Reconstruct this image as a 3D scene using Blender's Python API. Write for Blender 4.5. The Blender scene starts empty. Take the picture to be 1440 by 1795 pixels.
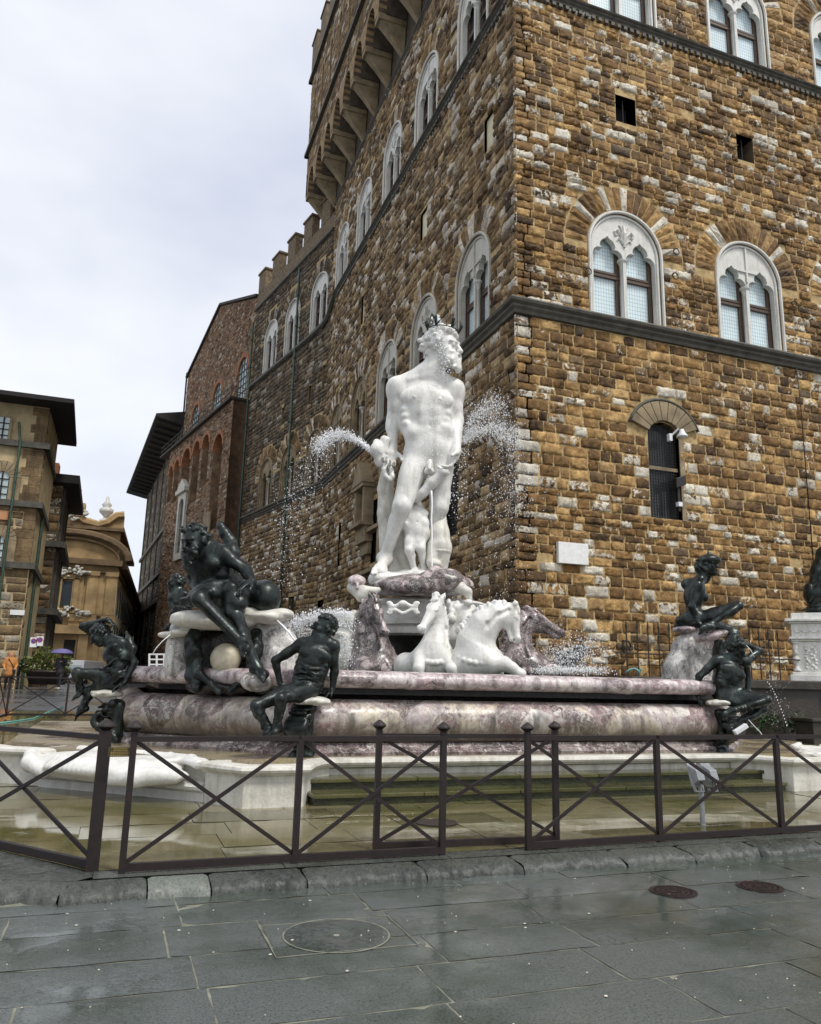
import bpy, bmesh, math, random
import numpy as np
from mathutils import Vector, Matrix
random.seed(7); RNG=np.random.RandomState(7)
sc=bpy.context.scene
# ------------------------------------------------ camera
F,CX,CY=1370.0,720.0,897.5
M=np.array([[0.93879724,0.09398319,0.33140142],[-0.34367709,0.19029776,0.91960471],[0.02336244,-0.97721744,0.21095088]])
CAM=np.array([0,0,1.55])
cd=bpy.data.cameras.new('camera'); cam=bpy.data.objects.new('camera',cd); sc.collection.objects.link(cam)
cd.sensor_fit='HORIZONTAL'; cd.sensor_width=36; cd.lens=36*F/1440; cd.clip_end=1000; cd.clip_start=.05
R3=np.column_stack([M[:,0],-M[:,1],-M[:,2]])
mw=Matrix.Identity(4)
for i in range(3):
    for j in range(3): mw[i][j]=R3[i,j]
    mw[i][3]=CAM[i]
cam.matrix_world=mw; sc.camera=cam
# ------------------------------------------------ world, sun, exposure
SUN_DIR=Vector((0.30,-0.52,0.95)).normalized()
w=bpy.data.worlds.new("World"); sc.world=w; w.use_nodes=True
nt=w.node_tree; nt.nodes.clear()
def N(nt,t,**k):
    n=nt.nodes.new(t)
    for a,b in k.items(): setattr(n,a,b)
    return n
out=N(nt,'ShaderNodeOutputWorld'); bg=N(nt,'ShaderNodeBackground'); nt.links.new(bg.outputs[0],out.inputs[0])
sky=N(nt,'ShaderNodeTexSky',sky_type='NISHITA',sun_disc=False)
sky.sun_elevation=math.asin(SUN_DIR.z); sky.sun_rotation=math.atan2(SUN_DIR.x,SUN_DIR.y)
tc=N(nt,'ShaderNodeTexCoord'); mp=N(nt,'ShaderNodeMapping'); mp.inputs['Scale'].default_value=(1,1,2.2); mp.inputs['Location'].default_value=(3.3,1.2,.4)
n1=N(nt,'ShaderNodeTexNoise'); n1.inputs['Scale'].default_value=1.25; n1.inputs['Detail'].default_value=5; n1.inputs['Roughness'].default_value=.5
nt.links.new(tc.outputs['Generated'],mp.inputs[0]); nt.links.new(mp.outputs[0],n1.inputs[0])
cr=N(nt,'ShaderNodeValToRGB'); e=cr.color_ramp.elements
e[0].position=.32; e[0].color=(3.35,3.6,4.45,1); e[1].position=.60; e[1].color=(5.6,5.75,5.95,1)
nt.links.new(n1.outputs[0],cr.inputs[0])
mx=N(nt,'ShaderNodeMixRGB'); mx.inputs[0].default_value=.93
nt.links.new(sky.outputs[0],mx.inputs[1]); nt.links.new(cr.outputs[0],mx.inputs[2])
nt.links.new(mx.outputs[0],bg.inputs[0]); bg.inputs[1].default_value=.1
sd=bpy.data.lights.new('sun','SUN'); sd.energy=1.5; sd.angle=math.radians(12); sd.color=(1,.96,.9)
so=bpy.data.objects.new('sun',sd); sc.collection.objects.link(so)
so.rotation_euler=SUN_DIR.to_track_quat('Z','Y').to_euler()
sc.view_settings.view_transform='Standard'; sc.view_settings.look='None'; sc.view_settings.exposure=0.88; sc.view_settings.gamma=1
try: sc.view_settings.use_curve_mapping=False
except Exception: pass
sc.cycles.max_bounces=5; sc.cycles.diffuse_bounces=3; sc.cycles.glossy_bounces=3; sc.cycles.transmission_bounces=4
# ------------------------------------------------ picking helpers (pixel ray -> real 3D point at a real depth)
def ray(px,py): return M@np.array([px-CX,py-CY,F])
def onz(px,py,z): d=ray(px,py); return CAM+d*((z-CAM[2])/d[2])
def onp(px,py,p,n): d=ray(px,py); p=np.array(p,float); n=np.array(n,float); return CAM+d*(((p-CAM)@n)/(d@n))
FWH=np.array([M[0,2],M[1,2],0]); FWH/=np.linalg.norm(FWH)
RT=np.array([FWH[1],-FWH[0],0])   # to the right of the view, horizontal
UP=np.array([0,0,1.])
def picker(dep):
    def f(px,py,o=0.): d=ray(px,py); return CAM+d*((dep+o)/(d@FWH))
    return f
# ------------------------------------------------ object helpers
COL=sc.collection
def tag(o,label=None,cat=None,group=None,kind=None):
    if label: o['label']=label
    if cat: o['category']=cat
    if group: o['group']=group
    if kind: o['kind']=kind
    return o
def thing(name,label,cat,loc=(0,0,0),rz=0,group=None):
    o=bpy.data.objects.new(name,None); COL.objects.link(o); o.location=Vector(loc); o.rotation_euler=(0,0,rz)
    o.empty_display_size=.2
    return tag(o,label,cat,group)
def link(name,me,mat,parent=None,world=True):
    o=bpy.data.objects.new(name,me); COL.objects.link(o)
    if mat is not None and len(me.materials)==0: me.materials.append(mat)
    if parent is not None:
        o.parent=parent
        if world:
            pm=Matrix.Translation(parent.location)@Matrix.Rotation(parent.rotation_euler[2],4,'Z') if parent.type=='EMPTY' else Matrix.Identity(4)
            o.matrix_parent_inverse=pm.inverted()
    return o
class MB:
    """collects shapes in world coordinates -> one mesh object"""
    def __init__(s): s.v=[]; s.f=[]; s.c=[]; s.usec=False
    def add(s,vs,fs,col=None):
        b=len(s.v); s.v.extend([tuple(map(float,v)) for v in vs]); s.f.extend([tuple(i+b for i in f) for f in fs])
        if col is not None: s.usec=True
        s.c.extend([col or (.5,.5,.5,1)]*len(fs))
    def box(s,lo,hi,T=None,col=None):
        x0,y0,z0=lo;x1,y1,z1=hi
        vs=[(x0,y0,z0),(x1,y0,z0),(x1,y1,z0),(x0,y1,z0),(x0,y0,z1),(x1,y0,z1),(x1,y1,z1),(x0,y1,z1)]
        if T is not None: vs=[T(*v) for v in vs]
        s.add(vs,[(0,3,2,1),(4,5,6,7),(0,1,5,4),(1,2,6,5),(2,3,7,6),(3,0,4,7)],col)
    def tube(s,pts,r,n=8,cap=True,col=None,flat=None):
        pts=[np.array(p,float) for p in pts]; rs=r if hasattr(r,'__len__') else [r]*len(pts)
        vs=[];fs=[];prev=None
        for i,p in enumerate(pts):
            t=pts[min(i+1,len(pts)-1)]-pts[max(i-1,0)]; t=t/(np.linalg.norm(t)+1e-9)
            if prev is None:
                a=np.array([0,0,1.]) if abs(t[2])<.9 else np.array([1.,0,0]); u=np.cross(t,a)
            else: u=prev-t*(prev@t)
            u/=np.linalg.norm(u); prev=u; v=np.cross(t,u)
            for k in range(n):
                a=2*math.pi*(k+.5)/n; vs.append(p+(u*math.cos(a)+v*math.sin(a))*rs[i])
        for i in range(len(pts)-1):
            for k in range(n): fs.append((i*n+k,i*n+(k+1)%n,(i+1)*n+(k+1)%n,(i+1)*n+k))
        if cap: fs.append(tuple(range(n))[::-1]); fs.append(tuple((len(pts)-1)*n+k for k in range(n)))
        s.add(vs,fs,col)
    def bar(s,a,b,w,h,up=(0,0,1),col=None):
        a=np.array(a,float);b=np.array(b,float);t=b-a;t/=np.linalg.norm(t);up=np.array(up,float)
        sd=np.cross(t,up);
        if np.linalg.norm(sd)<1e-6: sd=np.array([1.,0,0])
        sd/=np.linalg.norm(sd); u=np.cross(sd,t)
        vs=[p+sd*w/2*i+u*h/2*j for p in(a,b) for i,j in((-1,-1),(1,-1),(1,1),(-1,1))]
        s.add(vs,[(0,1,2,3),(7,6,5,4),(0,4,5,1),(1,5,6,2),(2,6,7,3),(3,7,4,0)],col)
    def lathe(s,c,prof,n=20,a0=0,a1=2*math.pi,col=None,sx=1,sy=1):
        full=abs(a1-a0-2*math.pi)<1e-6; m=n if full else n+1; vs=[];fs=[]
        for r,z in prof:
            for k in range(m):
                a=a0+(a1-a0)*k/n; vs.append((c[0]+r*math.cos(a)*sx,c[1]+r*math.sin(a)*sy,c[2]+z))
        for i in range(len(prof)-1):
            for k in range(n):
                k2=(k+1)%m; fs.append((i*m+k,i*m+k2,(i+1)*m+k2,(i+1)*m+k))
        s.add(vs,fs,col)
    def prism(s,poly,z0,z1,T=None,col=None):
        n=len(poly); vs=[(x,y,z0) for x,y in poly]+[(x,y,z1) for x,y in poly]
        if T is not None: vs=[T(*v) for v in vs]
        fs=[tuple(range(n))[::-1],tuple(range(n,2*n))]+[(i,(i+1)%n,n+(i+1)%n,n+i) for i in range(n)]
        s.add(vs,fs,col)
    def sweep(s,path,prof,closed=False,col=None):
        """sweep profile [(out,z)] along a horizontal path [(x,y)] with mitred corners; out is to the right of travel"""
        n=len(path); P=[np.array(p,float) for p in path]; vs=[];m=len(prof)
        for i in range(n):
            a=P[i]-P[i-1] if (i>0 or closed) else P[1]-P[0]; b=P[(i+1)%n]-P[i] if (i<n-1 or closed) else P[-1]-P[-2]
            a/=np.linalg.norm(a); b/=np.linalg.norm(b); na=np.array([a[1],-a[0]]);nb=np.array([b[1],-b[0]])
            nn=na+nb; nn/=max(nn@na,1e-6) if True else 1
            nn=nn/1.0
            for o,z in prof: q=P[i]+nn*o; vs.append((q[0],q[1],z))
        fs=[]
        for i in range(n if closed else n-1):
            j=(i+1)%n
            for k in range(m-1): fs.append((i*m+k,j*m+k,j*m+k+1,i*m+k+1))
        if not closed:
            fs.append(tuple(range(m))[::-1]); fs.append(tuple((n-1)*m+k for k in range(m)))
        s.add(vs,fs,col)
    def build(s,name,mat,parent=None,smooth=False,bevel=0,auto=None):
        me=bpy.data.meshes.new(name); me.from_pydata(s.v,[],s.f)
        if s.usec:
            at=me.color_attributes.new('Col','FLOAT_COLOR','CORNER')
            ls=np.repeat(np.array(s.c,dtype=np.float32),[len(f) for f in s.f],axis=0); at.data.foreach_set('color',ls.ravel())
        if smooth: me.polygons.foreach_set('use_smooth',[True]*len(me.polygons))
        bm=bmesh.new(); bm.from_mesh(me); bmesh.ops.recalc_face_normals(bm,faces=bm.faces); bm.to_mesh(me); bm.free()
        me.update(); o=link(name,me,mat,parent)
        if bevel:
            md=o.modifiers.new('bevel','BEVEL'); md.width=bevel; md.segments=2; md.limit_method='ANGLE'
        if auto:
            me.polygons.foreach_set('use_smooth',[True]*len(me.polygons))
            try: me.set_sharp_from_angle(angle=math.radians(auto))
            except Exception: pass
        return o
def nrm(v): v=np.array(v,float); return v/(np.linalg.norm(v)+1e-12)
# ------------------------------------------------ materials
def newmat(name):
    m=bpy.data.materials.new(name); m.use_nodes=True; t=m.node_tree; b=t.nodes['Principled BSDF']; return m,t,b
def lk(t,a,b): t.links.new(a,b)
def coords(t,scale=(1,1,1),kind='Object'):
    c=N(t,'ShaderNodeTexCoord'); g=N(t,'ShaderNodeNewGeometry'); m=N(t,'ShaderNodeMapping'); m.inputs['Scale'].default_value=scale
    lk(t,g.outputs['Position'],m.inputs[0]); t.nodes.remove(c); return m.outputs[0]
def noise(t,vec,s,d=4,r=.55,dist=0):
    n=N(t,'ShaderNodeTexNoise'); n.inputs['Scale'].default_value=s; n.inputs['Detail'].default_value=d; n.inputs['Roughness'].default_value=r; n.inputs['Distortion'].default_value=dist
    lk(t,vec,n.inputs[0]); return n
def ramp(t,src,stops):
    r=N(t,'ShaderNodeValToRGB'); e=r.color_ramp.elements
    while len(e)<len(stops): e.new(.5)
    for i,(p,c) in enumerate(stops):
        e[i].position=p; e[i].color=(c if len(c)==4 else (*c,1)) if hasattr(c,'__len__') else (c,c,c,1)
    lk(t,src,r.inputs[0]); return r.outputs[0]
def mix(t,f,a,b,mode='MIX'):
    m=N(t,'ShaderNodeMixRGB',blend_type=mode)
    for i,x in ((0,f),(1,a),(2,b)):
        if hasattr(x,'is_output') or hasattr(x,'links'): lk(t,x,m.inputs[i])
        elif i==0: m.inputs[0].default_value=x
        else: m.inputs[i].default_value=(*x,1) if len(x)==3 else x
    return m.outputs[0]
def math_(t,op,a,b=None):
    m=N(t,'ShaderNodeMath',operation=op)
    for i,x in ((0,a),(1,b)):
        if x is None: continue
        if hasattr(x,'links'): lk(t,x,m.inputs[i])
        else: m.inputs[i].default_value=x
    return m.outputs[0]
def bump(t,b,h,strength=.3,dist=.02,chain=None):
    n=N(t,'ShaderNodeBump'); n.inputs['Strength'].default_value=strength; n.inputs['Distance'].default_value=dist
    lk(t,h,n.inputs['Height']); lk(t,n.outputs[0],b.inputs['Normal'])
    if chain is not None: lk(t,chain,n.inputs['Normal'])
    return n.outputs[0]
def setv(b,**k):
    for a,v in k.items(): b.inputs[a.replace('_',' ')].default_value=v
def simple(name,col,rough=.6,metal=0,nscale=8,var=.25,bmp=.15,bd=.01):
    m,t,b=newmat(name); v=coords(t); n=noise(t,v,nscale,5)
    c=ramp(t,n.outputs[0],[(.3,tuple(x*(1-var) for x in col)),(.7,tuple(min(1,x*(1+var)) for x in col))])
    lk(t,c,b.inputs['Base Color']); setv(b,Roughness=rough,Metallic=metal); bump(t,b,noise(t,v,nscale*5,4).outputs[0],bmp,bd); return m
def m_stone(name,c_dark,c_mid,c_light,c_white,whit=.5,greyk=0.):
    """rusticated sandstone; per-stone tone in Col.r, spalling in Col.g, grey in Col.b"""
    m,t,b=newmat(name); v=coords(t); a=N(t,'ShaderNodeVertexColor',layer_name='Col'); sp=N(t,'ShaderNodeSeparateColor'); lk(t,a.outputs[0],sp.inputs[0])
    n=noise(t,v,3.5,6,.65); tone=math_(t,'ADD',math_(t,'MULTIPLY',sp.outputs[0],.75),math_(t,'MULTIPLY',math_(t,'SUBTRACT',n.outputs[0],.5),1.1))
    base=ramp(t,tone,[(.0,c_dark),(.38,c_mid),(.8,c_light)])
    gr=mix(t,math_(t,'MULTIPLY',sp.outputs[2],.6),base,(.15,.12,.085))
    n2=noise(t,v,5.5,7,.62,.6); spall=math_(t,'ADD',math_(t,'SUBTRACT',n2.outputs[0],.5),math_(t,'SUBTRACT',sp.outputs[1],.5))
    mask=ramp(t,spall,[(whit,0.),(whit+.05,1.)])
    n4=noise(t,v,22,3)
    wh=mix(t,ramp(t,n4.outputs[0],[(.35,0.),(.65,1.)]),c_white,tuple(x*.72 for x in c_white))
    c=mix(t,mask,gr,wh)
    n3=noise(t,v,1.1,5,.6); st=ramp(t,n3.outputs[0],[(.36,(.45,.42,.40)),(.56,(1,1,1))])
    # soot in long vertical runs
    v2=coords(t,(1.3,1.3,.09)); n5=noise(t,v2,1.6,5,.6); st2=ramp(t,n5.outputs[0],[(.34,(.5,.48,.47)),(.5,(1,1,1))])
    c=mix(t,.75,c,mix(t,1.,st,st2,'MULTIPLY'),'MULTIPLY')
    c=mix(t,ramp(t,noise(t,v,40,4).outputs[0],[(.3,0.45),(.45,0.)]),c,(.03,.022,.015))
    lk(t,c,b.inputs['Base Color']); setv(b,Roughness=.82)
    h=math_(t,'ADD',noise(t,v,9,8,.7).outputs[0],math_(t,'MULTIPLY',mask,-.05)); bump(t,b,h,1.,.06); return m
def m_marble_white(name,tint=(.74,.73,.69),dirt=.5,rough=.42,vein=.25):
    m,t,b=newmat(name); v=coords(t); n=noise(t,v,2.2,8,.6,.6); n2=noise(t,coords(t,(5,5,.7)),1.2,6,.65)
    c=ramp(t,n.outputs[0],[(.3,tuple(x*(1-vein) for x in tint)),(.5,tint),(.8,tuple(min(.85,x*1.1) for x in tint))])
    d=ramp(t,n2.outputs[0],[(.32,1.),(.52,0.)]); n8=noise(t,v,13,7,.7,1.); c=mix(t,ramp(t,n8.outputs[0],[(.38,.35),(.54,0.)]),c,tuple(x*.66 for x in tint)); c=mix(t,math_(t,'MULTIPLY',d,dirt),c,(.33,.30,.22))
    ao=N(t,'ShaderNodeAmbientOcclusion'); ao.samples=4; ao.inputs['Distance'].default_value=.12
    lk(t,c,b.inputs['Base Color']); t.nodes.remove(ao); setv(b,Roughness=rough); bump(t,b,math_(t,'ADD',noise(t,v,28,6,.65).outputs[0],math_(t,'MULTIPLY',noise(t,v,7,5,.6).outputs[0],2.)),.26,.018); return m
def m_breccia(name,pal,scale=3.2,rough=.28,vein=(.75,.72,.66),vw=.06,warp=.5,vs=.45):
    m,t,b=newmat(name); v=coords(t)
    n=noise(t,v,2.0,5,.6); add=N(t,'ShaderNodeMixRGB',blend_type='LINEAR_LIGHT'); add.inputs[0].default_value=warp*.35; lk(t,v,add.inputs[1]); lk(t,n.outputs[1],add.inputs[2]); vv=add.outputs[0]
    n0=noise(t,vv,scale*.45,7,.62,1.2); c=ramp(t,n0.outputs[0],pal)
    v1=N(t,'ShaderNodeTexVoronoi'); v1.inputs['Scale'].default_value=scale*.9; lk(t,vv,v1.inputs[0]); s1=N(t,'ShaderNodeSeparateColor'); lk(t,v1.outputs['Color'],s1.inputs[0])
    c2=ramp(t,math_(t,'ADD',math_(t,'MULTIPLY',s1.outputs[0],.42),math_(t,'MULTIPLY',n0.outputs[0],.6)),pal); c=mix(t,.8,c,c2)
    vo=N(t,'ShaderNodeTexVoronoi',feature='DISTANCE_TO_EDGE'); vo.inputs['Scale'].default_value=scale*1.4; lk(t,vv,vo.inputs[0])
    e=ramp(t,vo.outputs[0],[(0,1.),(vw,0.)]); n4=noise(t,v,3,3); e=math_(t,'MULTIPLY',e,ramp(t,n4.outputs[0],[(.4,0.),(.6,1.)]))
    c=mix(t,math_(t,'MULTIPLY',e,vs),c,vein); sk=noise(t,vv,scale*3.6,8,.78,.8); c=mix(t,ramp(t,sk.outputs[0],[(.545,0.),(.60,.75)]),c,vein); c=mix(t,ramp(t,sk.outputs[0],[(.36,.7),(.43,0.)]),c,pal[0][1])
    n7=noise(t,vv,scale*2.2,8,.75,1.5); fine=ramp(t,n7.outputs[0],[(.47,0.),(.5,.8),(.53,0.)]); c=mix(t,math_(t,'MULTIPLY',fine,.6),c,vein)
    n5=noise(t,coords(t,(6,6,.6)),1.,6,.6); c=mix(t,ramp(t,n5.outputs[0],[(.33,.75),(.52,0.)]),c,(.05,.045,.04))
    lk(t,c,b.inputs['Base Color']); r=ramp(t,noise(t,v,5,3).outputs[0],[(.3,rough*.6),(.7,rough*1.8)]); lk(t,r,b.inputs['Roughness'])
    bump(t,b,noise(t,v,16,6).outputs[0],.25,.01); return m
def m_bronze(name):
    m,t,b=newmat(name); v=coords(t); n=noise(t,v,5,7,.65,.5)
    c=ramp(t,n.outputs[0],[(.3,(.010,.012,.012)),(.56,(.032,.038,.036)),(.75,(.09,.115,.105))]); n2=noise(t,coords(t,(7,7,1.4)),1.5,6)
    c=mix(t,ramp(t,n2.outputs[0],[(.56,0.),(.72,.6)]),c,(.07,.10,.09))
    lk(t,c,b.inputs['Base Color']); setv(b,Metallic=.7); lk(t,ramp(t,noise(t,v,14,5).outputs[0],[(.3,.20),(.7,.45)]),b.inputs['Roughness'])
    bump(t,b,math_(t,'ADD',noise(t,v,45,6,.7).outputs[0],math_(t,'MULTIPLY',noise(t,v,13,5).outputs[0],1.2)),.3,.010); return m
def m_paving(name,dark,light,wet=.12,spec=.5,tint=None,puddle=(.5,.62),ns=1.0,bs=.55,fine=.3,grain=70,sil=.42,bd=.009):
    m,t,b=newmat(name); v=coords(t); a=N(t,'ShaderNodeVertexColor',layer_name='Col'); sp=N(t,'ShaderNodeSeparateColor'); lk(t,a.outputs[0],sp.inputs[0])
    n=noise(t,v,1.3*ns,8,.65); n2=noise(t,v,26,6,.7)
    f=math_(t,'ADD',math_(t,'MULTIPLY',n.outputs[0],.6),math_(t,'ADD',math_(t,'MULTIPLY',sp.outputs[0],.36),math_(t,'MULTIPLY',n2.outputs[0],fine)))
    c=ramp(t,f,[(.38,dark),(.72,light),(1.05,light),(1.15,tuple(x*2.1 for x in light))]) if name=='kerb_stone' else ramp(t,f,[(.38,dark),(.72,light)])
    if tint: c=mix(t,ramp(t,noise(t,v,.9*ns,5,.6).outputs[0],[(.45,0.),(.62,.7)]),c,tint)
    n3=noise(t,v,60,3); c=mix(t,ramp(t,n3.outputs[0],[(.68,0.),(.74,.5)]),c,(.35,.34,.31))
    lk(t,c,b.inputs['Base Color'])
    p=noise(t,v,.85*ns,5,.6); pm=ramp(t,p.outputs[0],[(puddle[0],0.),(puddle[1],1.)])
    rr=mix(t,pm,ramp(t,n2.outputs[0],[(.3,wet*1.6),(.7,wet*3.6)]),(wet*.35,)*3); lk(t,rr,b.inputs['Roughness'])
    gr_=noise(t,v,grain,4,.7); h=math_(t,'ADD',math_(t,'MULTIPLY',noise(t,v,11,8,.7).outputs[0],.8),math_(t,'ADD',math_(t,'MULTIPLY',n2.outputs[0],.4),math_(t,'MULTIPLY',gr_.outputs[0],.35)))
    c=mix(t,ramp(t,gr_.outputs[0],[(.36,.55),(.52,0.)]),c,tuple(x*.6 for x in dark)); c=mix(t,ramp(t,noise(t,v,grain*1.7,3,.7).outputs[0],[(.60,0.),(.70,.35)]),c,tuple(min(.5,x*2.2) for x in light)); lk(t,c,b.inputs['Base Color']); b.inputs['Specular IOR Level'].default_value=sil
    hm=math_(t,'MULTIPLY',h,math_(t,'SUBTRACT',1.15,pm)); bump(t,b,hm,bs,bd); setv(b,IOR=1.45); return m
def m_glass(name,c=(.33,.5,.58),rough=.08,grid=None):
    m,t,b=newmat(name); v=coords(t); n=noise(t,v,.6,3); cc=ramp(t,n.outputs[0],[(.3,tuple(x*.75 for x in c)),(.7,c)])
    if grid:
        br=N(t,'ShaderNodeTexBrick'); br.offset=0; br.inputs['Scale'].default_value=1; br.inputs['Brick Width'].default_value=grid; br.inputs['Row Height'].default_value=grid*1.35; br.inputs['Mortar Size'].default_value=.012
        uv=N(t,'ShaderNodeUVMap'); lk(t,uv.outputs[0],br.inputs[0]); br.inputs['Color1'].default_value=(1,1,1,1); br.inputs['Color2'].default_value=(1,1,1,1); br.inputs['Mortar'].default_value=(.6,.62,.6,1)
        cc=mix(t,1.,cc,br.outputs[0],'MULTIPLY')
    lk(t,cc,b.inputs['Base Color']); setv(b,Roughness=rough,Metallic=.0); b.inputs['Specular IOR Level'].default_value=.9
    bump(t,b,noise(t,v,6,2).outputs[0],.06,.01); return m
MAT={}
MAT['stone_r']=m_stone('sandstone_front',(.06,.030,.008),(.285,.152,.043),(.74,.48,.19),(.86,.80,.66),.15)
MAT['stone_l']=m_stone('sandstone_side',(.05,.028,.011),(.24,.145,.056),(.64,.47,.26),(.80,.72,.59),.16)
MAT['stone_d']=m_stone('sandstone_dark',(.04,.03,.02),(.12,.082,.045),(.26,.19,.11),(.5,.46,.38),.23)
MAT['mortar']=simple('lime_mortar',(.42,.30,.14),.9,0,6,.35,.5,.03)
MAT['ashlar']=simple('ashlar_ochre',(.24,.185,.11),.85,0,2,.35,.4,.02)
MAT['ashlar_dk']=simple('ashlar_dark',(.15,.11,.065),.85,0,2,.4,.4,.02)  # darker brown ashlar
MAT['string']=simple('pietra_serena',(.075,.07,.055),.7,0,3,.4,.3,.02)
MAT['winmarble']=m_marble_white('window_marble',(.66,.65,.60),.35,.5,.15)
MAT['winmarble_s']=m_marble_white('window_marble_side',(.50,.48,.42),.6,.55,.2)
MAT['wood']=simple('window_wood',(.075,.045,.028),.5,0,8,.3)
MAT['glass']=m_glass('leaded_glass',(.74,.88,.92),.25,.11)  # pale blue base colour paints in the reflected sky
MAT['glass_dk']=m_glass('dark_glass',(.05,.065,.075),.12)
MAT['dark']=simple('dark_interior',(.012,.011,.01),.9)
MAT['iron']=simple('black_iron',(.03,.026,.024),.5,.4,20)
MAT['fence']=simple('brown_painted_iron',(.014,.0065,.006),.55,.0,14,.35,.25,.004)
MAT['marble']=m_marble_white('statue_marble',(.74,.73,.69),.38,.42,.10)
MAT['marble_old']=m_marble_white('weathered_marble',(.68,.66,.59),.6,.45,.3)
MAT['pink']=m_breccia('pink_breccia',[(.30,(.08,.045,.05)),(.42,(.30,.18,.21)),(.49,(.58,.48,.49)),(.53,(.28,.19,.22)),(.60,(.70,.65,.62)),(.68,(.38,.29,.32)),(.78,(.66,.6,.55))],4.2,.36)
MAT['pinklow']=m_breccia('lower_breccia',[(.30,(.05,.03,.035)),(.40,(.24,.13,.15)),(.47,(.60,.54,.47)),(.51,(.20,.12,.14)),(.56,(.68,.60,.44)),(.62,(.34,.25,.28)),(.69,(.70,.66,.62)),(.80,(.10,.07,.08))],2.1,.36)
MAT['purple']=m_breccia('dark_purple_marble',[(.38,(.025,.013,.016)),(.52,(.07,.035,.042)),(.60,(.16,.09,.10)),(.70,(.55,.45,.44))],7,.3,vw=.02)
MAT['greyb']=m_breccia('grey_white_breccia',[(.3,(.30,.29,.28)),(.5,(.62,.60,.56)),(.65,(.74,.72,.67)),(.8,(.45,.36,.33))],3.2,.34,vein=(.07,.06,.06),vw=.05,vs=1.)
MAT['wetdark']=simple('wet_dark_stone',(.022,.019,.017),.2,0,7,.5,.5,.02)
MAT['bronze']=m_bronze('bronze')
MAT['travert']=simple('travertine_ball',(.55,.50,.38),.5,0,12,.2,.4,.01)
MAT['street']=m_paving('street_stone',(.012,.015,.0155),(.106,.120,.114),.055,.5,(.034,.048,.032),(.46,.56),1.0,.8,.75,70,.5,.007)
MAT['joint']=simple('street_joint',(.20,.20,.15),.5,0,9,.4,.3,.01)
MAT['inner']=m_paving('inner_stone',(.022,.019,.007),(.19,.165,.09),.05,.6,(.085,.085,.022),(.36,.48),.9,.16,.5)
MAT['kerb']=m_paving('kerb_stone',(.008,.010,.009),(.085,.092,.08),.11,.5,None,(.55,.65),1.6,.9,.6)
MAT['steps']=m_paving('step_stone',(.018,.019,.006),(.115,.108,.045),.10,.5,(.055,.062,.012),(.42,.54),1.6,.4,.4)
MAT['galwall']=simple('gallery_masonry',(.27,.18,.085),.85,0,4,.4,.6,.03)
MAT['copper']=simple('verdigris_pipe',(.045,.085,.062),.5,.3,6,.4)
MAT['plaster']=m_marble_white('plaque_stone',(.80,.80,.78),.1,.6,.06); MAT['whitep']=simple('white_paint',(.75,.76,.77),.4,0,5,.05)
MAT['piazza']=m_paving('piazza_stone',(.05,.055,.06),(.12,.125,.13),.12,.5,None,(.45,.6),.6)
MAT['kerbpale']=simple('pale_kerb_stone',(.30,.28,.23),.5,0,7,.35,.6,.02)
MAT['platform']=m_paving('platform_slabs',(.09,.05,.045),(.36,.31,.22),.14,.5,(.30,.25,.13),(.45,.6),1.5)
MAT['brickold']=m_stone('old_brickwork',(.07,.035,.018),(.26,.135,.066),(.44,.28,.15),(.58,.50,.38),.16)
MAT['brickred']=simple('red_brick',(.30,.125,.055),.85,0,5,.4,.5,.03)
MAT['rubble']=simple('rubble_wall',(.21,.135,.078),.9,0,1.8,.5,1.,.12)
MAT['rooftile']=simple('dark_roof',(.035,.028,.024),.8,0,3,.4)
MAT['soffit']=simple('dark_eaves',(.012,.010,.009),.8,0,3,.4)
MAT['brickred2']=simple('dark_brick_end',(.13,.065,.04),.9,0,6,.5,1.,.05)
MAT['rubble2']=simple('dark_masonry',(.10,.075,.05),.9,0,2,.4,.6,.05)  # dark brown wall stone of the far buildings
MAT['lwall']=m_stone('plastered_stone',(.15,.095,.045),(.27,.18,.085),(.38,.28,.15),(.50,.45,.34),.12)
MAT['lplain']=simple('ochre_plaster',(.40,.315,.175),.85,0,1.5,.3,.4,.03); MAT['orange']=simple('orange_panel',(.45,.22,.11),.8,0,2,.2)
MAT['churchw']=simple('church_sandstone',(.36,.245,.115),.85,0,.8,.4,.4,.03); MAT['churchd']=simple('church_cornice',(.16,.105,.055),.85,0,1.2,.4); MAT['palew']=simple('pale_yellow_plaster',(.82,.72,.50),.8,0,.7,.15)
MAT['signred']=simple('sign_red',(.45,.05,.06),.5); MAT['signblue']=simple('sign_blue',(.05,.08,.35),.5); MAT['bluecloth']=simple('blue_banner',(.03,.13,.5),.6)
MAT['purple2']=m_breccia('foot_purple',[(.35,(.06,.035,.04)),(.55,(.17,.11,.115)),(.75,(.36,.31,.29))],3,.25)
MAT['brass']=simple('notice_brown',(.07,.05,.02),.4,.3,30,.2); MAT['gold']=simple('gold_letters',(.42,.30,.08),.4,.3); MAT['greymetal']=simple('grey_metal',(.30,.31,.32),.42,.35,15,.15)
MAT['castiron']=simple('cast_iron',(.045,.032,.030),.35,.5,25,.4,.3,.004); MAT['pale']=simple('pale_litter',(.55,.52,.42),.8)
def m_leafmat(name,c):
    m,t,b=newmat(name); v=coords(t); n=noise(t,v,6,3); lk(t,ramp(t,n.outputs[0],[(.3,tuple(x*.5 for x in c)),(.7,c)]),b.inputs['Base Color']); setv(b,Roughness=.5); return m
MAT['leaf']=m_leafmat('bush_leaves',(.14,.17,.03)); MAT['leaf_dk']=m_leafmat('fern_leaves',(.03,.075,.02)); MAT['terrace']=simple('damp_terrace_stone',(.035,.028,.02),.5,0,2.5,.5,.5,.03)

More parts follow.
